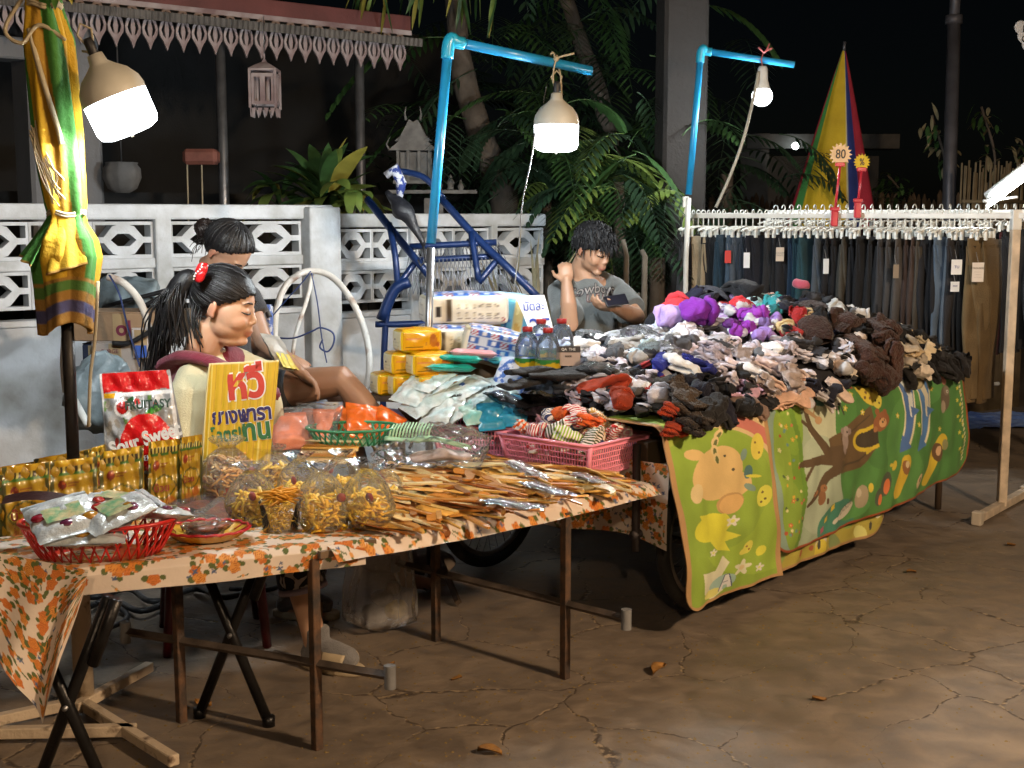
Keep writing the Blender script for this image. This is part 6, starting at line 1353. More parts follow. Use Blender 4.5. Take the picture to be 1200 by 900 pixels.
# ---- cart left end: tissue boxes, diaper packs, mask packets
def box_thing(name, label, cat, c, size, rz, facecol, text_items=(), grp=None, ch=.008, ry=0, rx=0, crease=.004):
    """a soft wrapped pack painted face by face; c is the centre of its base"""
    t = thing(name, label, cat, c, rz, grp); w, d, h = size; rot = rot3(rx, ry, 0)
    def soft(P, s=crease): return P
    faces = {'front': ((-w/2, -d/2, 0), (w, 0, 0), (0, 0, h)), 'top': ((-w/2, -d/2, h), (w, 0, 0), (0, d, 0)), 'left_end': ((-w/2, d/2, 0), (0, -d, 0), (0, 0, h)), 'right_end': ((w/2, -d/2, 0), (0, d, 0), (0, 0, h)), 'back': ((w/2, d/2, 0), (-w, 0, 0), (0, 0, h)), 'bottom': ((-w/2, d/2, 0), (w, 0, 0), (0, -d, 0))}
    for nm, (o_, eu, ev) in faces.items():
        o_, eu, ev = V(o_), V(eu), V(ev); nrm = eu.cross(ev).normalized(); lu, lv = eu.length, ev.length; rs = np.random.default_rng(abs(hash_(nm+label)) % 999); ph = rs.uniform(0, 6)
        def pos(u, v, o_=o_, eu=eu, ev=ev, nrm=nrm, ph=ph):
            b = (np.sin(PI*u)*np.sin(PI*v))**.4*crease*2.2+crease*.5*np.sin(u*11+ph)*np.sin(v*9+ph)*np.sin(PI*u)*np.sin(PI*v)
            P = np.array(o_)[:, None]+np.array(eu)[:, None]*u+np.array(ev)[:, None]*v
            # pull edges in for rounded corners
            ctr = np.array([0, 0, h/2])[:, None]; e = np.maximum(np.abs(2*u-1), np.abs(2*v-1))**14; P = P-(P-ctr)/np.linalg.norm(P-ctr, axis=0)*e*ch*.6
            P = P+np.array(nrm)[:, None]*b; P = np.array(rot.to_3x3())@P; return P[0], P[1], P[2]
        paint('panel' if nm != 'top' else 'top_panel', 30, 24, pos, (lambda u, v, nm=nm, lu=lu, lv=lv: facecol(nm, u, v, lu, lv)), MA('soft_pack_print', .3, .35, 35, dirt=.1, coat=.4, dist=.006), t)
    for (s, size_, nm, u, v, mt, bold) in text_items:
        o_, eu, ev = (V(q) for q in faces[nm]); n_ = eu.cross(ev).normalized(); q = o_+eu*u+ev*v+n_*(crease*2.4+.001); text(s, size_, mt, t, rot@frame(q, eu, ev), bold=bold, ext=.0004)
    return t
def hash_(s):
    r = 7
    for ch_ in s: r = (r*31+ord(ch_)) % 1000003
    return r
ink = M('ink_black', (.02, .02, .02), .5); inkg = M('ink_brown', (.2, .13, .03), .5)
def tissue(nm, u, v, lu, lv):
    if nm in ('left_end', 'right_end'):
        P = Pic(u, v, '#d8cfa8'); P.C[(u < .05) | (u > .95) | (v > .93) | (v < .05)] = lin('#d8b41c'); P.p([(.42, .52), (.56, .52), (.56, .60), (.42, .60)], '#141414')
        for k in range(5): P.st([(.15, .2+k*.055), (.85, .2+k*.055)], .012, '#c2b890')
        for k in range(3): P.st([(.15, .72+k*.06), (.8, .72+k*.06)], .012, '#c2b890')
        return P.out()
    P = Pic(u, v, '#e0a410'); P.C[v > .9] = lin('#d8c020')
    if nm == 'front': P.e(.78, .5, .1, .3, '#b8701c').e(.78, .68, .06, .12, '#a85c18').e(.90, .3, .05, .12, '#a85c18').e(.6, .35, .03, .08, '#b87a28').st([(.1, .22), (.5, .22)], .05, '#5c4a0c').st([(.12, .6), (.42, .6)], .10, '#d88c48')
    if nm == 'top': P.e(.3, .5, .12, .2, '#d87a18').e(.7, .5, .1, .2, '#b8801c')
    return P.out()
TS = (.165, .105, .082); tzr = .42
tbase = HCt+.055
tb0 = J(446, 440, 5.12)
def tiss(px, py, Y, lab):
    p = J(px, py, Y); return box_thing('tissue_pack', lab, 'tissue pack', p, TS, tzr, tissue, (), 'yellow tissue packs stacked at the cart end', .010)
for (px, py, Y, lab) in ((489, 410, 5.05, 'yellow tissue pack, single one on top of the stack'), (478, 436, 5.07, 'yellow tissue pack in the middle row at the outer side'), (503, 437.5, 5.02, 'yellow tissue pack in the middle row under a green wipe packet'), (462, 460, 5.10, 'outermost yellow tissue pack in the lowest row'), (480, 461.5, 5.06, 'second yellow tissue pack in the lowest row'), (510, 463, 5.0, 'lowest row yellow tissue pack under the wipe packets')): tiss(px, py, Y, lab)
# board carrying them
g = MB(); p = J(505, 470, 5.05); g.box((0, 0, 0), (.36, .36, .02)); g.xf(Matrix.Translation(V((p.x-.05, p.y+.10, J(478, 461, 5.07).z-.014)))@rot3(0, 0, -.3)); solo(g, 'side_board', wood, 'narrow board under the tissue packs at the cart end', 'board', smooth=False)
def diaper(v1):
    def f(nm, u, v, lu, lv):
        P = Pic(u, v, '#ece6d4'); 
        if nm == 'top' or (nm == 'front' and v1 == 2) or (nm == 'right_end' and v1 != 0):
            P = Pic(u, v, '#c8d4e4'); r = np.random.default_rng(v1)
            for i in range(6):
                for j in range(4):
                    x, y = (i+.5)/6, (j+.5)/4
                    if (i+j) % 2 == 0: P.p([(x-.085, y-.12), (x+.085, y-.12), (x+.085, y+.12), (x-.085, y+.12)], '#2f62b4').e(x, y, .04, .05, '#dfe4ec')
                    elif (i*j) % 3 == 0:
                        for a in range(4):
                            for b in range(4):
                                if (a+b) % 2: P.p([(x-.07+a*.035, y-.1+b*.05), (x-.035+a*.035, y-.1+b*.05), (x-.035+a*.035, y-.05+b*.05), (x-.07+a*.035, y-.05+b*.05)], '#a02a3c')
            return P.out()
        if nm == 'front':
            P.C[(u > .22) & (u < .30) & (v > .12) & (v < .9)] = lin('#5a5040'); P.p([(.06, .2), (.18, .2), (.18, .72), (.06, .72)], '#efe9d8')
            for k in range(9): P.st([(.075+k*.012, .26), (.075+k*.012, .66)], .004, '#2c2824')
            for rw in range(2):
                for k in range(6): x = .37+k*.095; y = .66-rw*.32; P.e(x, y, .026, .085, '#948c7c').e(x, y, .018, .06, '#d8ceb0').st([(x-.02, y-.14), (x+.03, y-.14)], .02, '#8c8474')
            P.e(.94, .14, .032, .10, '#a8281e').e(.94, .16, .018, .05, '#e0d0b8')
        elif nm == 'left_end':
            P.C[v > .9] = lin('#c9bd98'); P.st([(.3, .3), (.7, .3)], .02, '#a8a08c').st([(.3, .7), (.7, .65)], .04, '#b8ae92')
        return P.out()
    return f
dp = [((543, 371, 5.42), (.335, .24, .115), .22, 0, 'cream and blue diaper pack lying on top of the pile', 0, 0), ((535, 405, 5.33), (.30, .24, .10), .18, 1, 'diaper pack with a striped side lying second in the pile', .03, 0), ((577, 418, 5.22), (.26, .18, .13), .1, 2, 'diaper pack with blue checks tilted behind the wipe packets', .22, .0)]
for (px, py, Y), sz, rz, v1, lab, ry, rx in dp: box_thing('diaper_pack', lab, 'diaper pack', J(px, py+6, Y), sz, rz, diaper(v1), (), 'stacked diaper packs', .014, ry, rx, .007)
def bluep(nm, u, v, lu, lv):
    P = Pic(u, v, '#5fa8c4'); 
    if nm == 'top': P = Pic(u, v, '#b8d4e4'); P.st([(0, .5), (1, .45)], .05, '#7ab0d0'); return P.out()
    for x in (.30, .66): P.C[np.abs(u-x) < .085] = lin('#d8bf7c'); P.e(x, .5, .05, .12, '#c89a48').e(x, .25, .04, .08, '#c8a858')
    P.C[(u < .06)] = lin('#b8cfe0'); P.st([(.48, .35), (.46, .6), (.52, .62)], .03, '#2c5ca0'); return P.out()
box_thing('diaper_pack', 'large blue striped pack standing at a slant behind the price card', 'diaper pack', J(594, 421, 5.5), (.25, .17, .27), -.2, bluep, (), 'stacked diaper packs', .02, .13, -.08, .008)
# pile support beneath the packs
g = MB(); g.box((0, 0, 0), (.62, .42, .16), ch=.01); q = J(560, 428, 5.5); g.xf(Matrix.Translation((q.x, q.y+.02, HCt+.08))@rot3(0, 0, -.25)); solo(g, 'cardboard_box', M('cardboard', (.30, .20, .12), .8, var=.25), 'brown carton buried under the diaper packs', 'box', smooth=False)
# wipe packets
for k, (px, py, Y, c, rz, lab) in enumerate(((538, 420, 5.0, (.02, .38, .30), -.55, 'teal green wipe packet lying across the tissue packs'), (528, 431, 4.98, (.02, .38, .30), -.2, 'teal wipe packet with a pink end below the other'), (555, 414, 5.02, (.75, .35, .38), -.45, 'pink and white wipe packet behind the teal ones'), (600, 424, 5.05, (.05, .45, .62), -.6, 'sky blue wipe packet beside the water bottles'))):
    pack('wipe_packet', lab, 'wipe packet', J(px, py, Y), (.075, .21, .03), rot3(.05, .1, rz+PI/2+.4), M('wipe%d' % k, c, .3, var=.5, vs=14, coat=.5, col2=tuple(min(1, q*1.4+.3) for q in c), mix=(.2, .45)), 'flat wipe packets', .004, 100+k)
# mask packets
mk = M('mask_packet', (.58, .76, .78), .22, var=.35, vs=16, coat=.6, bump=.4, bs=30, col2=(.72, .76, .76)); mk2 = M('mask_packet_teal', (.20, .52, .48), .3, var=.35, vs=16, coat=.5, col2=(.5, .66, .6)); mkb = M('mask_packet_blue', (.03, .30, .50), .3, var=.3, coat=.5)
k = 0
for (px, py, z, rz, rx, m_) in ((487, 462, .16, -.5, .5, mk), (505, 452, .18, -.6, .3, mk), (500, 475, .13, -.9, .5, mk), (522, 458, .17, -1.2, .4, mk), (530, 472, .145, -.3, .5, mk), (548, 460, .165, -.8, .3, mk), (560, 475, .14, -.4, .5, mk), (541, 485, .12, -1.0, .5, mk), (575, 462, .15, -.2, .4, mk), (515, 488, .10, -.4, .5, mk), (568, 492, .10, .2, .6, mk2), (585, 488, .10, .1, .6, mk2), (556, 498, .085, .3, .6, mk2), (595, 498, .085, -.1, .9, mkb), (575, 502, .08, .1, .9, mkb), (604, 492, .10, 0, .8, mkb), (590, 475, .13, -.5, .4, mk)):
    def ex(t, rot, k=k):
        if k in (4, 8): text('3D Mask', .026, ink, t, rot@frame((0, -.01, .016), (1, 0, 0), (0, 1, 0)), bold=.02); g = MB(); g.lathe([(0, .0165), (.012, .0165)], 16, mat=rot@Matrix.Translation((.03, .06, 0))); part(g, 'dot', M('mask_dot', (.05, .15, .5), .4), t)
    t = pack('mask_packet', '', 'mask packet', J(px, py-(6 if k < 10 else 14), 5.0-(py-440)*.004), ((.13, .19, .026) if k < 10 else (.10, .12, .026)), rot3(rx, rng.normal(0, .2), rz), m_, 'face mask packets spilling from the pink basket', .009, 120+k, ex); later(t, {id(mk): 'pale aqua face mask packet', id(mk2): 'sea green face mask packet', id(mkb): 'deep blue face mask packet'}[id(m_)]+' in the loose pile', 'the tissue packs', tb0); k += 1
g = MB(); g.box((0, 0, 0), (.42, .26, .10), ch=.02); q = G(530, 490, HT+.06); g.xf(Matrix.Translation((q.x, q.y+.08, HT+.07))@rot3(0, 0, -.3)); solo(g, 'cardboard_box', M('cardboard', (.30, .20, .12)), 'low carton hidden beneath the mask packets', 'box', smooth=False)
# water bottles
def bottle(px, py, Y, lab):
    p = J(px, py, Y); t = thing('water_bottle', lab, 'bottle', p, 0, 'small red capped bottles'); r = .050; h = .16
    g = MB(); g.lathe([(0, .002), (r*.9, .002), (r, .012), (r, .055), (r*.97, .06), (r, .065), (r*.95, .10), (r*.62, .145), (r*.36, h-.012), (r*.34, h)], 28); part(g, 'body', MP('bottle_plastic', tint=(.86, .92, 1), haze=.16, gloss=.32, rough=.08, bs=14, bstr=.3, milk=(.55, .68, .9)), t)
    g = MB(); g.lathe([(r*.36, h-.006), (r*.40, h-.006), (r*.40, h+.012), (0, h+.014)], 20); part(g, 'cap', M('red_cap', (.5, .03, .03), .35), t)
    def lp(u, v): a = u*2*PI; return (r*1.012*np.cos(a), r*1.012*np.sin(a), .018+v*.034)
    def lc(u, v): P = Pic(u, v, '#c8a81c'); P.C[v > .55+.1*np.sin(u*25)] = lin('#2c7a30'); return P.out()
    paint('label', 60, 8, lp, lc, MA('bottle_label', .4, .1, 40), t)
for px, py, Y, lab in ((618, 434, 5.00, 'red capped bottle with a green label before the price card'), (642, 436, 4.94, 'red capped bottle beside the dark topped paper card'), (634, 424, 5.12, 'red capped bottle behind the two front bottles'), (658, 424, 5.08, 'red capped bottle farthest from the price card, by the white socks')): bottle(px, py, Y, lab)
p = J(633, 425, 5.22); t = thing('price_card', 'white handwritten card with blue figures standing behind the bottles', 'price card', p); a, b, c, d = (J(*q) for q in ((604, 347, 5.3), (638, 345.5, 5.32), (624, 396, 5.22), (650, 392, 5.24)))
a2, b2 = c+(c-a)*.35, d+(d-b)*.35; g = MB(); g.add([q-p for q in (a2, b2, b, a)], [(0, 1, 2, 3)]); o = part(g, 'card', M('white_card', (.80, .82, .84), .5, var=.04, bump=.05), t, False); so = o.modifiers.new('s', 'SOLIDIFY'); so.thickness = .002
inkb = M('ink_blue_pen', (.03, .07, .45), .4); text('มัดละ', .055, inkb, t, frame((a*.40+b*.40+c*.10+d*.10)-p+V((0.004, -.014, -.012)), b-a, a-c), bold=.0, sx=.78); text('25', .115, inkb, t, frame((a+b+c*2+d*2)/6-p+V((.008, -.014, -.022)), b-a, a-c), bold=.0, sx=.85)
p = J(666, 428, 4.92); t = thing('paper_card', 'dark topped tan paper sock card standing among black gloves', 'card', p); g = MB(); g.box((0, 0, .035), (.092, .003, .075)); part(g, 'board', M('tan_card', (.55, .42, .36), .6), t, False); g = MB(); g.box((0, -.001, .062), (.0925, .004, .024)); part(g, 'header', M('card_dark', (.06, .05, .05), .5), t, False)
text('QA  THE', .014, wht, t, frame((0, -.004, .062), (1, 0, 0), (0, 0, 1)), bold=.02); text('SOCK', .010, ink, t, frame((0, -.004, .035), (1, 0, 0), (0, 0, 1)), bold=.02)
# fringed blue and white packet beside
pack('pattern_packet', 'packet with blue white checks hanging beside the bottles', 'packet', J(600, 440, 4.95), (.14, .2, .03), rot3(.7, 0, -.35), M('check_wrap', (.65, .70, .80), .35, var=.5, vs=22, col2=(.06, .15, .48), mix=(.45, .5), coat=.3), None, .006, 140)
# ================= SOCK HEAP =================
KS = CLn/2.85
def cartq(s, m, z=HCt): return cartp(s*KS, m, z)
sockm = MO('sock_knit', .9, .55, 210, var=.22, vs=30, sheen=.06, dist=.006); sockr = MO('sock_rib', .9, .8, 95, kind='wave', var=.25, vs=30, sheen=.06, dist=.009); fuzz = MO('fuzzy_knit', .95, 1.0, 120, var=.55, vs=45, sheen=.12, dist=.02)
sec = {'dark': M('sock_toe_dark', (.035, .036, .042), .9, var=.3, bump=.4, bs=200), 'grey': M('sock_toe_grey', (.16, .165, .18), .9, var=.3, bump=.4, bs=200), 'white': M('sock_toe_white', (.62, .6, .64), .9, var=.2, bump=.4, bs=200), 'red': M('sock_toe_red', (.5, .05, .05), .9, var=.2), 'blue': M('sock_toe_blue', (.04, .06, .35), .9)}
def t_fold(sd, toe):
    r = np.random.default_rng(sd); k = r.uniform(.85, 1.2); g = MB()
    P = bez([(-.085*k, .0, .012), (-.02, .006*r.normal(), .014), (.05, 0, .013), (.078, 0, .024), (.05, .004, .038), (-.02, .01*r.normal(), .040), (-.075, .012, .034)], 7); n = len(P)
    g.tube(P, [.034*(.75+.25*min(1, i/3))*(1 if i < n-4 else .9) for i in range(n)], 22, flat=.40, up=V((0, 0, 1))); g.noise(.014, 20, sd); g.noise(.007, 50, sd); g.noise(.0025, 130, sd)
    for q in range(len(g.f)):
        c = sum((V(g.v[i]) for i in g.f[q]), V())/len(g.f[q])
        if c.x < -.045 and c.z < .026: g.mi[q] = 1
        elif c.x > .062: g.mi[q] = 1 if sd % 2 else 0
    return g
def t_ball(sd, toe):
    r = np.random.default_rng(sd); g = MB(); g.ell((0, 0, .034), (.058, .044, .036), seg=30, rings=20)
    vs = []
    for v in g.v:
        v = V(v); a = math.atan2(v.z-.034, v.y); f = 1-.13*math.exp(-((v.x-.022)/.008)**2)-.10*math.exp(-(math.sin(a-.7-v.x*12)/.22)**2)*(1 if v.x < .02 else 0); vs.append(V((v.x, v.y*f, .034+(v.z-.034)*f)))
    g.v = [tuple(v) for v in vs]; g.tube([(.030+.006*math.sin(3*a), .040*math.cos(a), .034+.034*math.sin(a)) for a in np.linspace(0, 2*PI, 22)[:-1]], .010, 8, closed=True); g.noise(.014, 20, sd); g.noise(.008, 48, sd); g.noise(.003, 120, sd)
    for q in range(len(g.f)):
        c = sum((V(g.v[i]) for i in g.f[q]), V())/len(g.f[q])
        if c.x < -.034: g.mi[q] = 1
    return g
def t_bunch(sd, toe):
    r = np.random.default_rng(sd+50); g = MB()
    for k in range(3):
        z = .012+.020*k; a = r.normal(0, .35); c, s_ = math.cos(a), math.sin(a); P = bez([(-.078, -.02, z), (-.03, .012*r.normal(), z+.004), (.03, .012*r.normal(), z+.002), (.066, .015, z), (.074, .02, z+.012)], 7); n = len(P)
        g.tube([V((p.x*c-p.y*s_, p.x*s_+p.y*c, p.z)) for p in P], [.036*(.85+.15*math.sin(i*.8+k)) for i in range(n)], 20, flat=.30, up=V((0, 0, 1)))
    g.v = [tuple(V(v)+V((0, 0, .004*math.sin(v[0]*90+sd)))) for v in g.v]; g.noise(.012, 19, sd); g.noise(.007, 50, sd); g.noise(.0025, 130, sd); return g
def t_flat(sd, toe):
    g = MB(); P = bez([(-.08, .035, .010), (-.045, .03, .012), (-.018, .005, .013), (.02, -.012, .012), (.075, -.016, .010)], 5); n = len(P); g.tube(P, [.030]*4+[.034]*(n-8)+[.032, .029, .022, .010], 14, flat=.32, up=V((0, 0, 1))); g.noise(.008, 26, sd); g.noise(.004, 60, sd)
    P2 = [p+V((.008, -.006, .017)) for p in P]; g.tube(P2, [.030]*4+[.034]*(n-8)+[.032, .029, .022, .010], 14, flat=.30, up=V((0, 0, 1)))
    for q in range(len(g.f)):
        c = sum((V(g.v[i]) for i in g.f[q]), V())/len(g.f[q])
        if c.x > .052 or (abs(c.x+.012) < .02 and c.y > .012): g.mi[q] = 1
    return g
def t_loop(sd, toe):
    """a folded knitted loop: thick ribbed band doubled over"""
    g = MB(); n = 26; g.v = []; 
    for i in range(n):
        a = 2*PI*i/n; c = V((.055*math.cos(a), 0, .030+.024*math.sin(a)))
        for j in range(8): y = -.045+.09*j/7; b = .006*math.sin(j*2.4+a*3)+.004*math.sin(a*5+sd); k = 1-.18*(2*j/7-1)**4; g.v.append(tuple(V((c.x*k*(1+b*6), y, .03+(c.z-.03)*k*(1+b*5)))))
    g.f = [(i*8+j, i*8+j+1, ((i+1) % n)*8+j+1, ((i+1) % n)*8+j) for i in range(n) for j in range(7)]; g.mi = [0]*len(g.f); g.noise(.008, 20, sd); return g
kinds = [('fold', t_fold), ('ball', t_ball), ('bunch', t_bunch), ('flat', t_flat), ('loop', t_loop)]
desc_k = {'fold': 'folded sock pair', 'ball': 'rolled sock pair', 'bunch': 'bunched sock bundle', 'flat': 'flat ankle sock pair', 'loop': 'doubled knitted loop'}
SM = {}
def smesh(kind, sd, toe, mat):
    key = (kind, sd, toe, mat.name)
    if key not in SM:
        g = dict(kinds)[kind](sd, toe); me = g.mesh('sock_pair', [mat, sec[toe] if toe else mat]); SM[key] = me
    return SM[key]
def mound(s, m):
    A = np.interp(s, [-.1, .1, .5, 1.2, 1.75, 2.05, 2.5, 2.8, 2.95], [.03, .09, .19, .21, .31, .34, .25, .15, .05]); mm = np.clip((m+.03)/1.28, 0, 1); return float(A*math.sin(PI*mm**.9)**.55)
anch = [  # photo position, colour choices, toe, kinds
 (600, 410, ['#15161a', '#c8c8dc'], 'grey', 'fb'), (660, 405, ['#dfe0f0', '#d4d6ec', '#e6e6f2', '#2a2c32'], 'dark', 'fb'), (690, 395, ['#e4e6f4', '#dcdcec', '#3a3c44'], 'dark', 'fbk'), (720, 385, ['#e6e8f4', '#d8dcee', '#2e3036'], 'grey', 'bf'),
 (650, 385, ['#35373e', '#dfe0ea', '#e4e4f0'], 'grey', 'f'), (640, 440, ['#141519', '#e4e4f0', '#dcdcea'], 'dark', 'ff'), (700, 430, ['#e8e0ea', '#e0d8e8', '#2c3040', '#dcdeea'], 'dark', 'fk'), (740, 410, ['#c4d8f4', '#5a5c62', '#e0e2ee', '#e8eaf4'], 'grey', 'fbk'), (690, 455, ['#e0d8e4', '#30333c', '#d8d4e4'], 'grey', 'kf'),
 (750, 440, ['#23304e', '#d8d4e4', '#e4e4ee', '#1c1e24'], 'red', 'fl'), (770, 385, ['#dce4f6', '#c4d4f0', '#d8dcee'], 'grey', 'bf'), (790, 370, ['#d8dcec', '#58b0a8', '#c43038'], 'white', 'bf'), (810, 395, ['#5a5a60', '#e0e0ee', '#e4e4f0'], 'grey', 'bb'), (800, 430, ['#2430a0', '#d8e0c8', '#e0e4f0', '#1c1e26'], 'blue', 'fl'),
 (830, 410, ['#dccfdc', '#d8d0e0', '#e0d8e4'], 'dark', 'kpb'), (860, 400, ['#dccfd6', '#cfc4d0', '#4c4a50'], 'grey', 'bfk'), (840, 360, ['#b49ad0', '#c0a4d8', '#d8d4e8'], 'white', 'bb'), (868, 352, ['#c8323c', '#b49ad0', '#d84848'], 'white', 'b'), (875, 372, ['#8c2ea8', '#9838b0'], 'white', 'b'), (885, 350, ['#74bcac', '#a8ccd4'], 'white', 'b'), (905, 350, ['#2a9098', '#d0a89c'], 'white', 'b'), (895, 378, ['#a080cc', '#b898d8'], 'white', 'b'), (915, 385, ['#a02428', '#d8c090'], 'red', 'b'),
 (880, 430, ['#e0d0d4', '#26282e', '#e4d8e0'], 'dark', 'fk'), (850, 440, ['#1a1c22', '#e0d8e4', '#3a2c30'], 'grey', 'fl'), (810, 455, ['#14172c', '#1a1d30', '#16181e'], 'dark', 'bf'), (775, 460, ['#3a3834', '#c8c4cc', '#1c1c20'], 'grey', 'bf'), (840, 470, ['#12142a', '#101226', '#15161a'], 'dark', 'bf'), (815, 480, ['#17171a', '#1c1b1c'], 'dark', 'bf'), (760, 450, ['#585450', '#d8d4e0', '#b0acb8'], 'grey', 'fk'),
 (880, 455, ['#8a7468', '#16171a', '#c8a0b4'], 'dark', 'lf'), (910, 440, ['#dcc4b8', '#e0ccc4', '#d8bcae'], 'white', 'kf'), (930, 455, ['#d8b078', '#e0bca0', '#dcb49c'], 'white', 'lf'), (960, 450, ['#dcc4b4', '#e4dce4', '#15172a'], 'white', 'lf'), (940, 415, ['#e8e4f0', '#e4e4ee', '#2c2c32'], 'grey', 'f'), (915, 405, ['#e0d8e6', '#e4dcec', '#3a3a40'], 'grey', 'fb'),
 (930, 345, ['#14162a', '#10121e', '#1a1c30'], 'dark', 'fb'), (960, 345, ['#0e0f18', '#14151c', '#101018'], 'dark', 'fb'), (900, 335, ['#1a2040', '#12141f'], 'dark', 'f'), (1000, 355, ['#d8dce4', '#2a3558', '#111218'], 'grey', 'fb'), (1030, 370, ['#121215', '#e0d0c4', '#1a1a1c'], 'dark', 'fb'), (1050, 355, ['#e0d4b8', '#d8ccb0', '#1c1a18'], 'dark', 'bk'), (1085, 380, ['#1c1a18', '#e0d4bc', '#d8c8a8', '#141312'], 'dark', 'bf'), (1060, 400, ['#100f10', '#e0d4c0', '#d0b890'], 'dark', 'bf'), (1090, 400, ['#121112', '#181616', '#d8c8a8'], 'dark', 'bf'), (1040, 430, ['#121011', '#dcd0c0'], 'dark', 'bf'), (1110, 415, ['#0f0e10', '#1a1719'], 'dark', 'f')]
KK = {'f': 'fold', 'b': 'ball', 'k': 'bunch', 'l': 'flat', 'p': 'loop'}
def colour_word(h):
    r, g_, b = (int(h[i:i+2], 16) for i in (1, 3, 5)); m, n = max(r, g_, b), min(r, g_, b); s = (m-n)/max(m, 1)
    if m < 48: return 'navy' if b > r+12 else 'black'
    if s < .16: return 'white' if m > 200 else 'light grey' if m > 120 else 'charcoal' if m < 70 else 'grey'
    if r > g_ and r > b: return ('beige' if m > 190 and g_ > 165 else 'pinkish' if m > 190 and b > 150 else 'tan' if g_ > 140 else 'red' if g_ < 90 and b < 90 else 'mauve' if b > g_ else 'brown')
    if b >= r and b > g_: return 'lavender' if m > 190 and r > 150 else 'purple' if r > 120 and g_ < 100 else 'royal blue' if m > 140 and r < 60 else 'navy' if m < 90 else 'slate blue'
    return 'teal' if b > r else 'olive'
marks = [('the pink baskets', cartq(.0, .2)), ('the water bottles', cartq(.25, .85)), ('the purple sock', cartq(1.35, .62)), ('the big brown heap', cartq(1.95, .25)), ('the brown tree mat', cartq(1.0, .0)), ('the clothes rack', cartq(2.7, 1.0)), ('the seated man', cartq(1.3, 1.25))]
# under-heap of dark cloth filling the core of the pile
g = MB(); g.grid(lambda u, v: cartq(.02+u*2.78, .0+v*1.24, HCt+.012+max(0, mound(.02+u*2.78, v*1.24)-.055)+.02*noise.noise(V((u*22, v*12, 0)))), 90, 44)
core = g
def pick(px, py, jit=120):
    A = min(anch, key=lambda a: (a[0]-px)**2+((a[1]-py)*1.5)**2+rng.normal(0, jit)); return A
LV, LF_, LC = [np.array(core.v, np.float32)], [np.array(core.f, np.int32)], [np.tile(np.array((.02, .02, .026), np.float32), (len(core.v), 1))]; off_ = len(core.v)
tm = []
for kd in ('fold', 'ball', 'bunch', 'flat'):
    for sd in range(3):
        q = dict(kinds)[kd](sd, None); v_ = np.array(q.v, np.float32); f_ = [f for f in q.f]; q4 = np.array([f if len(f) == 4 else (f[0], f[1], f[2], f[2]) for f in f_ if len(f) <= 4], np.int32); d_ = np.zeros(len(v_), bool)
        for f, m_i in zip(q.f, q.mi):
            if m_i: d_[list(f)] = True
        tm.append((v_, np.array([f for f in q.f if len(f) == 4], np.int32), d_))
for k in range(560):
    s_, m_ = rng.uniform(.02, 2.82), rng.uniform(-.02, 1.2)
    if s_ < .40 and m_ > .5: continue
    z_ = HCt+mound(s_, m_)-.022+rng.uniform(0, .022); px, py = pix(cartq(s_, m_, z_+.03)); A = pick(px, py); hx = np.array(lin(A[2][int(rng.integers(len(A[2])))]))*rng.uniform(.85, 1.1); hx = np.array((.78, .78, .88)) if hx.sum() < .3 and 630 < px < 930 and 380 < py < 448 and rng.random() < .5 else hx; v_, f_, d_ = tm[int(rng.integers(len(tm)))]
    mt = np.array(rot3(rng.normal(0, .3), rng.normal(0, .25), rng.uniform(0, 6.28)).to_3x3())*rng.uniform(.6, .85); W_ = v_@mt.T+np.array(cartq(s_, m_, z_)); C_ = np.tile(hx, (len(v_), 1)); C_[d_] = (.04, .04, .045) if A[3] != 'white' else (.6, .6, .62)
    LV.append(W_); LF_.append(f_+off_); LC.append(C_); off_ += len(v_)
me = bpy.data.meshes.new('sock_heap_litter'); Fv = np.concatenate(LF_); Vv = np.concatenate(LV).astype(np.float32); me.vertices.add(len(Vv)); me.vertices.foreach_set('co', Vv.ravel()); me.loops.add(Fv.size); me.loops.foreach_set('vertex_index', Fv.ravel().astype(np.int32)); me.polygons.add(len(Fv)); me.polygons.foreach_set('loop_start', np.arange(0, Fv.size, 4, dtype=np.int32)); me.polygons.foreach_set('loop_total', np.full(len(Fv), 4, np.int32)); me.polygons.foreach_set('use_smooth', [True]*len(Fv)); me.update(calc_edges=True)
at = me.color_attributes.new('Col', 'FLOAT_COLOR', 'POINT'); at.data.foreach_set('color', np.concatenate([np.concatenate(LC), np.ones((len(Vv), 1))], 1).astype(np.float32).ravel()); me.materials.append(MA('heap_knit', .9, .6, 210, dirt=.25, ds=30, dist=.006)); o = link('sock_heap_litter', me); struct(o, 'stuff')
pts = []; tries = 0
while len(pts) < 245 and tries < 30000:
    tries += 1; s, m = rng.uniform(.03, 2.83), rng.uniform(-.01, 1.2); q = cartq(s, m, HCt+mound(s, m)); px, py = pix(q)
    if 935 < px < 1035 and m < .42 and py > 385: continue
    if s < .42 and m > .52: continue
    if s < .22 and m < .0: continue
    dmin = .060 if s < 1.6 else .068
    if all((s-a)**2+(m-b)**2 > dmin**2 for a, b in pts): pts.append((s, m))
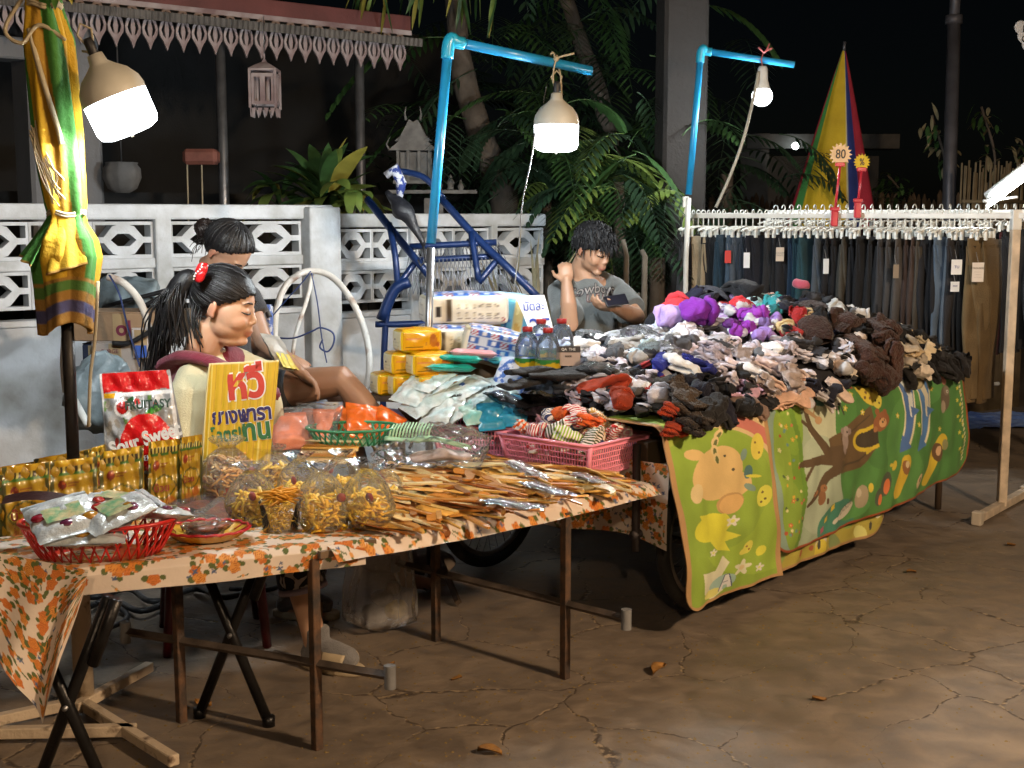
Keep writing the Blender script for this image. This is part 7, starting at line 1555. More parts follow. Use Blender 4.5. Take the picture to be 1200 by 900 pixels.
def put_sock(s, m, z, kind, sd, hexc, toe, mat, rz=None, sc=None, rx=None, grp='socks heaped on the cart', lab=None, name='sock_pair', cat='sock pair', d=None):
    p = cartq(s, m, z); o = link(name, smesh(kind, sd, toe, mat)); o.location = p; e = .05
    gx = (mound(s+e, m)-mound(s-e, m))/(2*e); gm = (mound(s, m+e)-mound(s, m-e))/(2*e); nrm = (V((0, 0, 1))-cdv*gx*.9-cm*gm*.9).normalized(); q = V((0, 0, 1)).rotation_difference(nrm).to_matrix().to_4x4()
    R_ = q@Matrix.Rotation(rz if rz is not None else rng.uniform(0, 6.28), 4, 'Z')@rot3(rng.normal(0, .35) if rx is None else rx, rng.normal(0, .25), 0); k = sc if sc else rng.uniform(.62, .9)
    o.matrix_world = Matrix.Translation(p)@R_@Matrix.Scale(k, 4); o.matrix_basis = o.matrix_world
    jit = rng.uniform(.85, 1.12); jit *= 1.2 if sum(lin(hexc)) > 1.4 else 1; o.color = (*[min(.95, c*jit) for c in lin(hexc)], 1); tag(o, lab or '', cat, grp)
    if not lab:
        mk_ = min(marks, key=lambda a: (a[1]-p).length); later(o, d or f'{colour_word(hexc)} {desc_k[kind]} in the heap', mk_[0], mk_[1])
    return o
for s, m in pts:
    z = HCt+.004+mound(s, m)-.012+rng.uniform(0, .03); px, py = pix(cartq(s, m, z+.03)); A = min(anch, key=lambda a: (a[0]-px)**2+((a[1]-py)*1.5)**2+rng.normal(0, 120))
    hx = A[2][int(rng.integers(len(A[2])))]; hx = ['#e6e6f2', '#dcdcee', '#e4dcea'][int(rng.integers(3))] if sum(lin(hx)) < .3 and 630 < px < 930 and 380 < py < 448 and rng.random() < .6 else hx; kd = KK[A[4][int(rng.integers(len(A[4])))]]; dark = sum(lin(hx)) < .12; toe = A[3] if rng.random() < .8 else None
    put_sock(s, m, z, kd, int(rng.integers(4)), hx, toe, sockr if (kd in ('bunch', 'loop') or rng.random() < .3) else sockm, d=None)
for k in range(36):
    s = .30+k*.071; m = rng.uniform(-.045, .0); z = HCt+.012+.015*rng.random(); px, py = pix(cartq(s, m, z)); A = min(anch, key=lambda a: (a[0]-px)**2+((a[1]-py)*1.5)**2)
    if 1.5 < s < 2.1: continue
    kd = KK[A[4][int(rng.integers(len(A[4])))]]; put_sock(s, m, z, kd, int(rng.integers(4)), A[2][int(rng.integers(len(A[2])))], A[3] if rng.random() < .5 else None, sockm, rx=rng.normal(.2, .15))
# plastic-wrapped pairs
for k, (px, py, s, m) in enumerate(((700, 400, .75, .85), (745, 415, .85, .62), (660, 455, .22, .40), (735, 440, .55, .35), (770, 400, 1.0, .8), (680, 390, .8, 1.0))):
    q = cartq(s, m, HCt+mound(s, m)+.05); pack('wrapped_socks' if False else 'sock_sleeve', ['clear sleeve of white socks high on the heap', 'clear sleeve of grey socks in the middle of the heap', 'shiny clear sleeve lying on black socks by the striped basket', 'clear sleeve over cream socks at the near heap', 'crinkled clear sleeve near the purple sock', 'clear sleeve of pale socks by the seated man'][k], 'sock sleeve', q, (.13, .2, .05), rot3(.25, .1, .9*k), film2, 'clear sleeves of socks', .01, 160+k)
# brown furry heap
for k in range(22):
    s = 1.62+.46*rng.random(); m = rng.uniform(-.03, .40); z = HCt+.02+mound(s, m)*rng.uniform(.55, 1.0)+.02*rng.random()
    put_sock(s, m, z, ['ball', 'loop', 'fold'][k % 3], int(rng.integers(4)), ['#44251a', '#371c13', '#4e2a1c'][k % 3], None, fuzz, sc=rng.uniform(1.0, 1.5), grp='dark brown furry pieces piled at the cart edge', name='fuzzy_glove', cat='knitwear', d=['dark brown furry glove', 'brown doubled furry scarf', 'brown folded furry hat'][k % 3]+' in the furry heap')
# black gloves and shiny packs before the bottles
gl_m = M('black_glove', (.016, .016, .018), .85, var=.4, bump=.6, bs=150, sheen=.05)
for k, (px, py, Y, rz, lab) in enumerate(((622, 440, 4.78, .5, 'black knitted glove with fringed fingertips by the mask packets'), (652, 444, 4.74, .1, 'black knitted glove under the tan paper card'), (690, 438, 4.8, -.35, 'black glove reaching under the cream sock'), (610, 455, 4.72, .9, 'black glove nearest the mask packets'))):
    t = thing('knit_glove', lab, 'glove', J(px, py, Y), rz, 'black gloves at the near end of the heap'); g = MB(); g.ell((0, 0, .015), (.06, .045, .018), seg=16, rings=10)
    for q in range(4): g.tube([(.03, -.03+q*.02, .016), (.075, -.036+q*.024, .018), (.115-.008*abs(q-1.5), -.04+q*.027, .012)], [.012, .011, .009], 8)
    g.tube([(-.02, .03, .016), (.02, .065, .018), (.05, .08, .012)], [.013, .012, .009], 8); g.tube([(-.04, 0, .015), (-.10, 0, .015)], [.040, .046], 14, flat=.26); g.noise(.012, 14, k); g.noise(.005, 45, k); mput(remesh(g, .005, 3), 'knit', gl_m, t)
for k, (px, py, lab) in enumerate(((600, 470, 'glossy black wrapped packet above the deep blue mask packets'), (640, 468, 'glossy black packet with silver glints behind the striped socks'), (622, 482, 'black shiny packet pressed between the two pink baskets'))):
    pack('black_packet', lab, 'packet', J(px, py, 4.80), (.14, .2, .04), rot3(.3, .1, 1.2+k), M('black_film', (.015, .015, .018), .15, var=.3, bump=1.0, bs=60, coat=.8), 'glossy black packets', .012, 180+k)
put_sock(.12, .34, HCt+.09, 'fold', 1, '#d8481c', None, sockr, rz=.4, sc=1.2, lab='orange ribbed sock above the bright pink basket', grp='orange ribbed socks')
put_sock(.02, .20, HCt+.07, 'ball', 2, '#d84a1a', None, sockr, rz=1.4, sc=.9, lab='orange rolled sock behind the striped baby socks', grp='orange ribbed socks')
for s, m, z, lab in ((.02, -.02, .05, 'bright orange ribbed sock ball resting on the basket corner'), (.0, -.05, -.01, 'orange ribbed sock hanging beside the basket corner')): put_sock(s, m, HCt+z, 'bunch', 2, '#dc4a18', None, sockr, rz=1.0, sc=.75, lab=lab, grp='orange ribbed socks', rx=0)
for s, m, z, c, lab in ((.12, -.01, .07, '#4a3b2e', 'dark brown shaggy bundle beside the orange ribbed socks'), (.10, -.055, .0, '#3c3028', 'lower dark brown shaggy bundle hanging over the light green mat'), (.22, -.05, .03, '#1c1a1b', 'glossy black folded pair drooping over the light green mat'), (.30, -.04, .04, '#1a1819', 'second glossy black pair drooping over the mat edge')): put_sock(s, m, HCt+z, 'bunch' if 'brown' in lab else 'fold', 3, c, None, fuzz if 'brown' in lab else sockm, rz=1.3, sc=1.2 if 'brown' in lab else 1.0, lab=lab, grp='dark pieces drooping over the mat', rx=0)
# lace-like dark pile top with pink ear
for k, (px, py, Y, c, w, lab) in enumerate(((938, 333, 6.7, (.55, .10, .16), .05, 'pink fleece ear sticking out of the black clothes on the heap'), (873, 378, 6.2, (.8, .35, .05), .022, 'small orange patch on the purple sock'), (1060, 395, 6.7, (.75, .32, .02), .05, 'mustard yellow sock scrap among the black and cream socks'), (1068, 404, 6.62, (.75, .32, .02), .04, 'lower mustard yellow sock scrap'))):
    g = MB(); g.ell((0, 0, 0), (w, w*.6, w*.45), seg=14, rings=9); g.noise(w*.3, 20, k); g.xf(Matrix.Translation(J(px, py, Y))@rot3(0, .3, 0)); solo(g, 'knit_scrap', M('scrap%d' % k, c, .9, bump=.4, bs=150, sheen=.3), lab, 'sock')
put_sock(1.30, .62, HCt+mound(1.3, .62)+.06, 'ball', 1, '#8428a8', None, sockm, sc=1.5, rz=.3, lab='big purple fuzzy sock near the top of the heap', grp='socks heaped on the cart')
put_sock(1.42, .80, HCt+mound(1.42, .80)+.06, 'ball', 2, '#c4303a', None, sockm, sc=1.4, rz=.8, lab='coral red sock behind the purple one', grp='socks heaped on the cart')
put_sock(1.28, .74, HCt+mound(1.28, .74)+.05, 'ball', 3, '#b89cd4', None, sockm, sc=1.3, rz=2, lab='lilac rolled sock touching the purple one', grp='socks heaped on the cart')
# black and navy clothes piled at the back top
for k in range(14):
    s = 1.62+.5*rng.random(); m = .72+.4*rng.random(); put_sock(s, m, HCt+mound(s, m)+.02+.03*rng.random(), ['fold', 'loop'][k % 2], int(rng.integers(4)), ['#10121f', '#0e0f16', '#161a34'][k % 3], None, sockm, sc=1.6, name='folded_garment', cat='garment', grp='dark garments at the back of the heap', d=['navy', 'black', 'dark blue'][k % 3]+' folded garment behind the heap')
# baby socks in the bright pink basket
bb = ['#e0a0a8', '#d8c8a0', '#c8383c', '#4a5228', '#9cc038', '#f06a28', '#3a4470', '#f0e8e0', '#9c7ab0', '#e8b8c0', '#5a6a80', '#d8b060']; cN = ['pink', 'cream', 'red', 'olive', 'lime green', 'orange', 'navy', 'white', 'mauve', 'rose', 'slate', 'mustard']
stripem = {}
def stripes(c1, c2):
    k = c1+c2
    if k in stripem: return stripem[k]
    m, nt, b, out = nodes('striped_knit_'+c1[1:]); b.inputs['Roughness'].default_value = .9; tc = nt.nodes.new('ShaderNodeTexCoord'); w = nt.nodes.new('ShaderNodeTexWave'); w.inputs['Scale'].default_value = 22; w.inputs['Distortion'].default_value = .6
    r = nt.nodes.new('ShaderNodeValToRGB'); r.color_ramp.elements[0].position = .45; r.color_ramp.elements[1].position = .52; r.color_ramp.elements[0].color = (*lin(c1), 1); r.color_ramp.elements[1].color = (*lin(c2), 1)
    nt.links.new(tc.outputs['Object'], w.inputs['Vector']); nt.links.new(w.outputs['Fac'], r.inputs['Fac']); nt.links.new(r.outputs['Color'], b.inputs['Base Color']); addbump(nt, b, 180, .5, .004); stripem[k] = m; return m
rt = Matrix.Rotation(B2z, 4, 'Z'); k = 0
for layer in range(3):
    for i in range(6):
        for j in range(4):
            if layer == 2 and (i in (0, 5) or j in (0, 3)): continue
            x = -.17+.34*(i+.5)/6+rng.normal(0, .008); y = -.14+.28*(j+.5)/4+rng.normal(0, .008); z = .07+layer*.036+.02*math.sin(PI*(i+.5)/6)*(layer+1)/2
            c = int(rng.integers(12)); c2 = int(rng.integers(12)); st = rng.random() < .6; kd = ['fold', 'ball', 'bunch'][int(rng.integers(3))]; sd = int(rng.integers(4))
            mm = stripes(bb[c], bb[7] if c != 7 else bb[2]) if st else sockm; o = link('baby_sock', smesh(kd, sd, None, mm)); p = B2p+rt@V((x, y, z)); o.matrix_world = Matrix.Translation(p)@rot3(rng.normal(0, .4), rng.normal(0, .3), rng.uniform(0, 6.28))@Matrix.Scale(rng.uniform(.6, .8), 4); o.matrix_basis = o.matrix_world; o.color = (*lin(bb[c]), 1)
            tag(o, '', 'baby sock', 'baby socks in the bright pink basket'); later(o, f'{cN[c]} {"striped " if st else "plain "}baby sock in the pink basket', 'the orange ribbed socks', cartq(.02, -.02)); k += 1
# ================= PEOPLE =================
def skinmat(name, col, dark):
    m = MA(name, .48, .12, 130, dirt=.10, ds=9, dist=.002); b = m.node_tree.nodes['Principled BSDF']; b.inputs['Subsurface Weight'].default_value = .12; b.inputs['Subsurface Radius'].default_value = (.012, .005, .003); b.inputs['Subsurface Scale'].default_value = .5
    return m
hairm = M('black_hair', (.009, .008, .009), .5, var=.5, vs=20, bump=.25, bs=160)
hairs = M('short_black_hair', (.007, .007, .009), .68, var=.5, vs=20, bump=.2, bs=160)
def head_prims(g, H, fat=0.0, k=1.0):
    E = lambda c, r, rot=None: g.ell(H@V(c), tuple(q*k for q in r), rot=(H.to_3x3().normalized()@(rot or Matrix.Identity(3))), seg=28, rings=18)
    E((-.014, 0, .034), (.096, .075, .084)); E((.026, 0, -.018), (.062+fat*.3, .062+fat, .078)); E((.018, 0, -.055), (.058+fat, .056+fat, .052))
    for s in (-1, 1):
        E((.046, s*.030, -.034), (.034+fat, .030+fat*.7, .034)); E((-.014, s*(.072+fat*.6), -.010), (.0155, .007, .027), Euler((0, .25, s*.3)).to_matrix()); E((-.007, s*(.074+fat*.6), -.028), (.008, .005, .009))
        E((.073, s*.029, .004), (.014, .015, .0085)); E((.094, s*.011, -.033), (.009, .008, .007)); E((.071, s*.028, .026), (.012, .022, .007))
    E((.062+fat*.4, 0, -.094), (.024+fat*.3, .026, .018)); E((.080, 0, -.050), (.018, .026, .020)); E((.030, 0, .022), (.0575, .058, .056))
    g.tube([H@V(q) for q in ((.080, 0, .016), (.088, 0, -.004), (.099, 0, -.024), (.099, 0, -.033))], [.0075*k, .0085*k, .0105*k, .0095*k], 12)
    E((.0915, 0, -.0585), (.011, .021, .0060)); E((.0885, 0, -.0705), (.011, .018, .0068))
    if fat > .004: E((.030, 0, -.098), (.045, .042, .024))
def skin_color(me, base, H, Hi, lip=(.52, .16, .13), k=1.0, flush=.12):
    base = np.array(base)
    def f(P):
        Q = np.array(Hi.to_3x3()); t_ = np.array(Hi.translation); L = P@Q.T+t_; x, y, z = L[:, 0], L[:, 1], L[:, 2]; C = np.tile(base, (len(P), 1)).astype(np.float32)
        d = np.exp(-(((x-.09)/.017)**2+(y/.024)**2+((z+.065)/.012)**2)**1.5); C = C*(1-d[:, None]*.75)+np.array(lip)*d[:, None]*.75
        fl = np.exp(-(((x-.06)/.03)**2+((np.abs(y)-.04)/.025)**2+((z+.03)/.03)**2)); C[:, 1:] *= (1-flush*fl[:, None]*1.2); e = np.exp(-(((x+.006)/.02)**2+((np.abs(y)-.08)/.014)**2+((z+.014)/.028)**2)); C[:, 1:] *= (1-.25*e[:, None]); return C
    colorize(me, f)
def hand(g, w, d, n, curl=.5, k=1.0, side=1, spread=.12):
    """palm with four unequal fingers and a thumb from the side of the palm; d along the hand, n out of its back"""
    d = V(d).normalized(); n = (V(n)-d*V(n).dot(d)).normalized(); s = d.cross(n)*side; w = V(w)
    rot = Matrix((d, s, n)).transposed(); g.ell(w+d*.045*k, (.05*k, .038*k, .017*k), rot=rot, seg=18, rings=12); g.tube([w-d*.02*k, w+d*.03*k], [.024*k, .028*k], 12, flat=.8)
    for i, (o, L_) in enumerate(((-.028, .062), (-.010, .074), (.009, .070), (.026, .055))):
        a = 0; p = w+d*.078*k+s*o*k-d*abs(o)*.25; P = [w+d*.05*k+s*o*k*.9, p.copy()]; dd = (d+s*spread*o*12).normalized()
        for q, f in enumerate((.42, .32, .26)):
            a += curl*(.75 if q == 0 else 1.0); v = dd*math.cos(a)-n*math.sin(a); p = p+v*L_*f*k*1.05; P.append(p.copy())
        g.tube(P, [.0095*k, .0092*k, .0085*k, .0078*k, .0062*k], 10); g.ell(P[-1], (.0062*k,)*3, seg=8, rings=6)
    p = w+d*.025*k-s*.030*k; P = [w+d*.012*k-s*.012*k, p, p+(d*.6-s*.75-n*.3*curl).normalized()*.032*k]; P.append(P[-1]+(d*.9-s*.25-n*.6*curl).normalized()*.028*k); g.tube(P, [.013*k, .0115*k, .0100*k, .0075*k], 10); g.ell(P[-1], (.0075*k,)*3, seg=8, rings=6)
def hair_cap(H, k, xb, strands=90, tie=(-.085, 0, .07), grow=1.07, par=None, seed=1, loose=.002, name='hair'):
    r = np.random.default_rng(seed); g = MB(); c = V((-.014, 0, .034)); R0 = V((.096, .077, .086))*grow
    seg, rings = 56, 40; sh = MB(); sh.ell(c, tuple(R0), seg=seg, rings=rings)
    def ok(p): return p.x < np.interp(p.z, [a for a, _ in xb], [b for _, b in xb])
    keep = [f for f in sh.f if ok(sum((V(sh.v[i]) for i in f), V())/len(f))]; vs = [tuple(V(v)+V((0, 0, 0))+noise.noise_vector(V(v)*40)*.0025) for v in sh.v]; g.add(vs, keep)
    g.v = [tuple(H@V(v)) for v in g.v]; o = part(g, 'hair_cap' if False else name, hairm, par, world=True); so = o.modifiers.new('s', 'SOLIDIFY'); so.thickness = .008*k; so.offset = -1
    if strands:
        g = MB(); T_ = V(tie)-c; T_.normalize()
        for i in range(strands):
            for _ in range(20):
                a = r.uniform(-PI, PI); z = r.uniform(-1, 1); d0 = V((math.cos(a)*math.sqrt(1-z*z), math.sin(a)*math.sqrt(1-z*z), z)); p = c+V((d0.x*R0.x, d0.y*R0.y, d0.z*R0.z))
                if ok(p) and p.x > np.interp(p.z, [q for q, _ in xb], [w for _, w in xb])-.05 or (ok(p) and _ > 12): break
            P = []
            for q in range(9): t_ = q/8; d = d0.slerp(T_, t_*.97) if d0.dot(T_) > -.99 else T_; l = 1.012+r.normal(0, .003); P.append(H@(c+V((d.x*R0.x, d.y*R0.y, d.z*R0.z))*l))
            g.tube(P, [.0008*k]+[.0026*k]*7+[.0015*k], 5)
        part(g, 'hair_strand', hairm, o, world=False if False else True)
    return o
def wput(me, name, mats, t, par=None): me.transform(WM[t.name].inverted()); return mput(me, name, mats, par or t)
def wrinkle(me, amp, sc, seed=0):
    n = len(me.vertices); P = np.empty(n*3, np.float32); N = np.empty(n*3, np.float32); me.vertices.foreach_get('co', P); me.vertices.foreach_get('normal', N); P = P.reshape(-1, 3); N = N.reshape(-1, 3); o = V((seed, seed*2, 0))
    d = np.array([noise.noise(V(p)*sc+o)*amp+noise.noise((V(p)*sc+o)*2.7)*amp*.4 for p in P], np.float32); me.vertices.foreach_set('co', (P+N*d[:, None]).ravel()); me.update()
def cloth(prims, voxel, mat, t, name, amp=.005, sc=9, seed=0, smooth=4): g = MB(); prims(g); me = remesh(g, voxel, smooth, name); wrinkle(me, amp, sc, seed); return wput(me, name, mat, t)
def face_marks(H, t, k, fat=0, side=(-1, 1), looking_down=True):
    g = MB()
    for s in side: g.tube([H@V(q) for q in ((.087, s*.014, .001), (.0885, s*.022, -.0035), (.086, s*.033, -.0045), (.077, s*.045, -.002), (.070, s*.052, .001))], [.0012*k, .0024*k, .0026*k, .0020*k, .0009*k], 6)
    part(g, 'eyelash', hairm, t, world=True); g = MB()
    for s in side: g.tube([H@V(q) for q in ((.0865, s*.012, .026), (.0870, s*.024, .031), (.0815, s*.037, .031), (.072, s*.051, .025))], [.0024*k, .0036*k, .0032*k, .0014*k], 6, flat=.7)
    part(g, 'eyebrow', hairm, t, world=True)
def HM(c, yaw, pitch, roll=0, k=1.0): return Matrix.Translation(c)@Matrix.Rotation(yaw, 4, 'Z')@Matrix.Rotation(pitch, 4, 'Y')@Matrix.Rotation(roll, 4, 'X')@Matrix.Scale(k, 4)
# ---------- woman with the ponytail
Yw = 4.28; k = 1.08; H = HM(J(264, 358, Yw), R(-6), R(14), 0, k); t = thing('person', 'woman in cream top and maroon vest with a long ponytail, looking down', 'person', V((J(235, 600, 4.4).x, 4.4, 0))); W1 = t
sk = skinmat('skin_tan', None, None); Pl = J(238, 598, 4.42); Ch = J(236, 480, 4.36); Nk = J(240, 412, 4.32); rs, re, rw = J(226, 466, 4.19), J(214, 540, 4.13), J(262, 565, 4.12); ls, le, lw_ = J(292, 440, 4.50), J(318, 512, 4.58), J(322, 560, 4.42)
rh, rk, ra = J(252, 612, 4.34), J(340, 618, 4.15), J(372, 768, 4.12); lh, lk, la = J(256, 606, 4.5), J(372, 612, 4.62), J(342, 720, 4.66)
def skin(g):
    head_prims(g, H, .010, k); n0 = H@V((-.022, 0, -.07)); g.tube([n0, H@V((-.04, 0, -.13)), Nk, Ch], [.056*k, .058*k, .072, .13], 20); g.tube([Ch, (Ch+Pl)/2, Pl], [.145, .15, .16], 20, flat=.8)
    for a, b, c in ((rs, re, rw), (ls, le, lw_)): g.tube([Nk, a, (a+b)/2, b, (b+c)/2, c], [.05, .052, .047, .038, .034, .025], 14); hand(g, c, (c-b), V((0, 0, 1)), .5, .95)
    for a, b, c in ((rh, rk, ra), (lh, lk, la)):
        g.tube([Pl, a, (a+b)/2, b, b.lerp(c, .3), b.lerp(c, .7), c], [.10, .095, .080, .062, .058, .042, .034], 16); f = V((.8, -.35, 0)).normalized(); g.tube([c+V((0, 0, 0)), V((c.x, c.y, .055))-f*.02, V((c.x, c.y, .045))+f*.10, V((c.x, c.y, .035))+f*.13], [.030, .034, .028, .016], 14)
g = MB(); skin(g); me = remesh(g, .0048, 4, 'skin'); skin_color(me, (.64, .38, .245), H, H.inverted(), k=k); body = wput(me, 'skin', sk, t)
face_marks(H, t, k, .01)
def shirt(g):
    g.tube([Nk+V((0, 0, .02)), Nk-V((0, 0, .02)), Ch, (Ch+Pl)/2, Pl+V((0, 0, -.03))], [.06, .10, .168, .178, .185], 24, flat=.85)
    for a, b, c in ((rs, re, rw), (ls, le, lw_)): g.tube([Nk.lerp(a, .5), a+V((0, 0, -.0)), (a+b)/2, b, (b+c)/2, c], [.070, .082, .080, .070, .052, .036], 18)
cloth(shirt, .008, M('cream_cotton', (.66, .60, .38), .9, var=.10, vs=8, bump=.3, bs=220, sheen=.3), t, 'shirt', .007, 8, 3)
def vest(g):
    fwd = V((.8, -.5, 0)).normalized(); g.tube([Nk+V((0, 0, .005)), Nk-V((0, 0, .03)), Ch+V((0, .03, .03)), (Ch+Pl)/2+V((0, .03, 0)), Pl+V((0, .02, -.03))], [.07, .115, .174, .182, .19], 24, flat=.86)
    g.tube(bez([J(172, 470, 4.36), J(184, 436, 4.32), J(210, 419, 4.25), J(245, 423, 4.20), J(282, 441, 4.19), J(325, 462, 4.28)], 5), [.036]*26, 14, flat=.6)
    g.tube([Nk+V((.02, .0, -.01)), ls+V((-.01, 0, .02))], [.07, .06], 14)
cloth(vest, .008, M('maroon_vest', (.22, .018, .045), .85, var=.25, vs=10, bump=.3, bs=160, sheen=.3), t, 'vest', .004, 9, 5)
g = MB(); g.tube([Nk+V((.055*math.cos(a)+.015, .055*math.sin(a)-.005, .028+.022*math.cos(a)*-1)) for a in np.linspace(0, 2*PI, 24)[:-1]], .009, 8, closed=True); part(g, 'collar', M('white_collar', (.62, .56, .46), .85, var=.5, vs=90, col2=(.2, .12, .1)), t, world=True)
HC1 = hair_cap(H, k, [(-.2, -.9), (-.075, -.075), (-.05, -.058), (-.02, -.035), (.005, -.005), (.02, .030), (.035, .060), (.055, .080), (.07, .2), (.3, .3)], 170, (-.096, -.01, .055), 1.075, t)
tie = H@V((-.100, -.012, .062)); g = MB(); r = np.random.default_rng(4)
ends = [J(186, 420, 4.30), J(178, 440, 4.30), J(196, 408, 4.24), J(206, 400, 4.22), J(214, 404, 4.22), J(171, 462, 4.34)]
for i in range(250):
    e = ends[int(r.choice(6, p=[.28, .22, .2, .13, .07, .10]))]+V(r.normal(0, .014, 3)); m = tie.lerp(e, .45)+V((-.035+r.normal(0, .014), -.02+r.normal(0, .022), .030+r.normal(0, .012))); s = tie+V(r.normal(0, .012, 3)); P = bez([s, s.lerp(m, .35)+V((-.022, 0, .012)), m, e.lerp(m, .3)+V((r.normal(0, .006), 0, 0)), e], 4); n = len(P); g.tube(P, [.0034*(1-.6*(q/n)**2) for q in range(n)], 5)
g.tube(bez([tie, tie+V((-.04, -.02, -.01)), (tie+ends[0])/2+V((-.03, -.02, .02)), ends[0].lerp(tie, .2)], 5), [.018, .022, .028, .032, .034, .036, .038, .038, .036, .034, .03, .026, .022, .018, .012, .006], 12)
for i in range(16): s = H@V((-.075+r.normal(0, .01), -.045+r.normal(0, .01), -.01+r.normal(0, .01))); e = J(233+r.normal(0, 3), 400+r.normal(0, 6), 4.2); g.tube(bez([s, s.lerp(e, .5)+V((-.01, -.01, 0)), e], 5), .0022, 5)
part(g, 'ponytail_hair', hairm, HC1, world=True)
g = MB(); m_ = frame(J(236, 319, 4.17), (.52, 0, .85), (-.85, 0, .5)); g.ell((0, 0, 0), (.036, .017, .012), seg=16, rings=8); g.ell((.01, .006, .004), (.024, .016, .010), seg=12, rings=8); g.ell((-.012, -.005, .004), (.022, .016, .012), seg=12, rings=8); g.noise(.004, 50); g.xf(m_); clip = part(g, 'hair_clip', M('red_satin', (.62, .01, .015), .35, var=.2, coat=.4), t, world=True)
g = MB()
for q in range(7): g.ell(m_@V((-.030+q*.0095, .008+.003*math.sin(q), .014)), (.0034,)*3, seg=8, rings=6)
part(g, 'bead_stud', M('pearl', (.85, .8, .75), .2, coat=.6), clip, world=True)
# trousers with pale pattern, lilac cuffs
pantm, nt, b, out = nodes('patterned_pants'); b.inputs['Roughness'].default_value = .85; tc = nt.nodes.new('ShaderNodeTexCoord'); n1 = nt.nodes.new('ShaderNodeTexNoise'); n1.inputs['Scale'].default_value = 17; n1.inputs['Distortion'].default_value = 2.2; n1.inputs['Detail'].default_value = 1; rp = nt.nodes.new('ShaderNodeValToRGB'); rp.color_ramp.elements[0].position = .60; rp.color_ramp.elements[1].position = .63; rp.color_ramp.elements[0].color = (.016, .016, .02, 1); rp.color_ramp.elements[1].color = (.55, .5, .48, 1); nt.links.new(tc.outputs['Object'], n1.inputs['Vector']); nt.links.new(n1.outputs['Fac'], rp.inputs['Fac']); nt.links.new(rp.outputs['Color'], b.inputs['Base Color'])
def pants(g):
    g.tube([Pl+V((0, 0, .04)), Pl-V((0, 0, .04))], [.185, .17], 20, flat=.85)
    for a, b_, c in ((rh, rk, ra), (lh, lk, la)): g.tube([Pl, a, (a+b_)/2, b_, b_.lerp(c, .2), b_.lerp(c, .46)], [.12, .115, .10, .080, .078, .080], 20)
cloth(pants, .009, pantm, t, 'trousers', .006, 9, 8)
for a, c in ((rk, ra), (lk, la)):
    p0, p1 = a.lerp(c, .44), a.lerp(c, .485); g = MB(); g.tube([p0, p1], .083, 24, caps=False); o = part(g, 'trouser_cuff', M('lilac_cuff', (.42, .36, .48), .85), t, world=True); so = o.modifiers.new('s', 'SOLIDIFY'); so.thickness = .006
def shoe(c, f, t, par_name='slide_sandal'):
    f = V(f).normalized(); s = V((-f.y, f.x, 0)); base = V((c.x, c.y, 0)); fr_ = Matrix((f, s, V((0, 0, 1)))).transposed().to_4x4(); fr_.translation = base
    g = MB(); n = 28; pr = [(.055+.115*math.cos(a)*1.12, (.045+.006*math.cos(a))*math.sin(a)) for a in np.linspace(0, 2*PI, n+1)[:-1]]
    for z, kk in ((.0, .96), (.006, 1.0), (.026, 1.0), (.030, .95)): g.v += [tuple(fr_@V((.055+(x-.055)*kk, y*kk, z))) for x, y in pr]
    g.f = [(i*n+q, i*n+(q+1) % n, (i+1)*n+(q+1) % n, (i+1)*n+q) for i in range(3) for q in range(n)]+[tuple(range(n))[::-1], tuple(3*n+q for q in range(n))]; g.mi = [0]*len(g.f)
    sh_ = part(g, par_name, M('cream_rubber', (.62, .50, .33), .6, var=.2, bump=.2), t, world=True); g = MB(); g.grid(lambda u, v: fr_@V((.045+.085*v, -.050*math.cos(PI*u), .022+(.062-.014*v)*math.sin(PI*u)**.7)), 18, 8); st = part(g, 'strap', _M['cream_rubber'], sh_, world=True); so = st.modifiers.new('s', 'SOLIDIFY'); so.thickness = .007
    g = MB(); q = fr_@V((.08, -.028, .071)); g.plate([[(-.013, -.008), (0, .010), (.013, -.008)], [(-.006, -.004), (0, .003), (.006, -.004)]], .002, frame(q, f, (0, 0, 1))@Matrix.Rotation(.6, 4, 'X')); part(g, 'mark', ink, st, False, world=True)
fr1, fr2 = (V((.85, -.42, 0)), V((.97, -.1, 0)))
sockg = M('grey_sock', (.24, .235, .24), .95, bump=.5, bs=200, sheen=.3)
for c, f in ((ra, fr1), (la, fr2)):
    f = f.normalized(); sole = V((c.x, c.y, .03)); g = MB(); g.tube([c+V((0, 0, .10)), c+V((0, 0, .04)), sole+V((0, 0, .035)), sole+f*.07+V((0, 0, .03)), sole+f*.13+V((0, 0, .022)), sole+f*.155+V((0, 0, .015))], [.043, .041, .046, .042, .036, .02], 18); g.ell(sole+V((0, 0, .02))-f*.015, (.045, .040, .04), seg=16, rings=10)
    me = remesh(g, .006, 4, 'sock'); wput(me, 'sock', sockg, t); shoe(c, f, t)
# stool under her
p = V((Pl.x+.02, Pl.y+.02, 0)); t = thing('plastic_stool', 'dark red plastic stool under the woman in the maroon vest', 'stool', p, .3); rm = M('dark_red_plastic', (.13, .012, .012), .45, coat=.2)
g = MB(); g.box((0, 0, .36), (.34, .34, .03), ch=.012); part(g, 'seat', rm, t)
for x in (-1, 1):
    for y in (-1, 1): g = MB(); g.tube([(x*.17, y*.17, 0), (x*.14, y*.14, .35)], [.022, .028], 8, flat=.7); part(g, 'leg', rm, t)
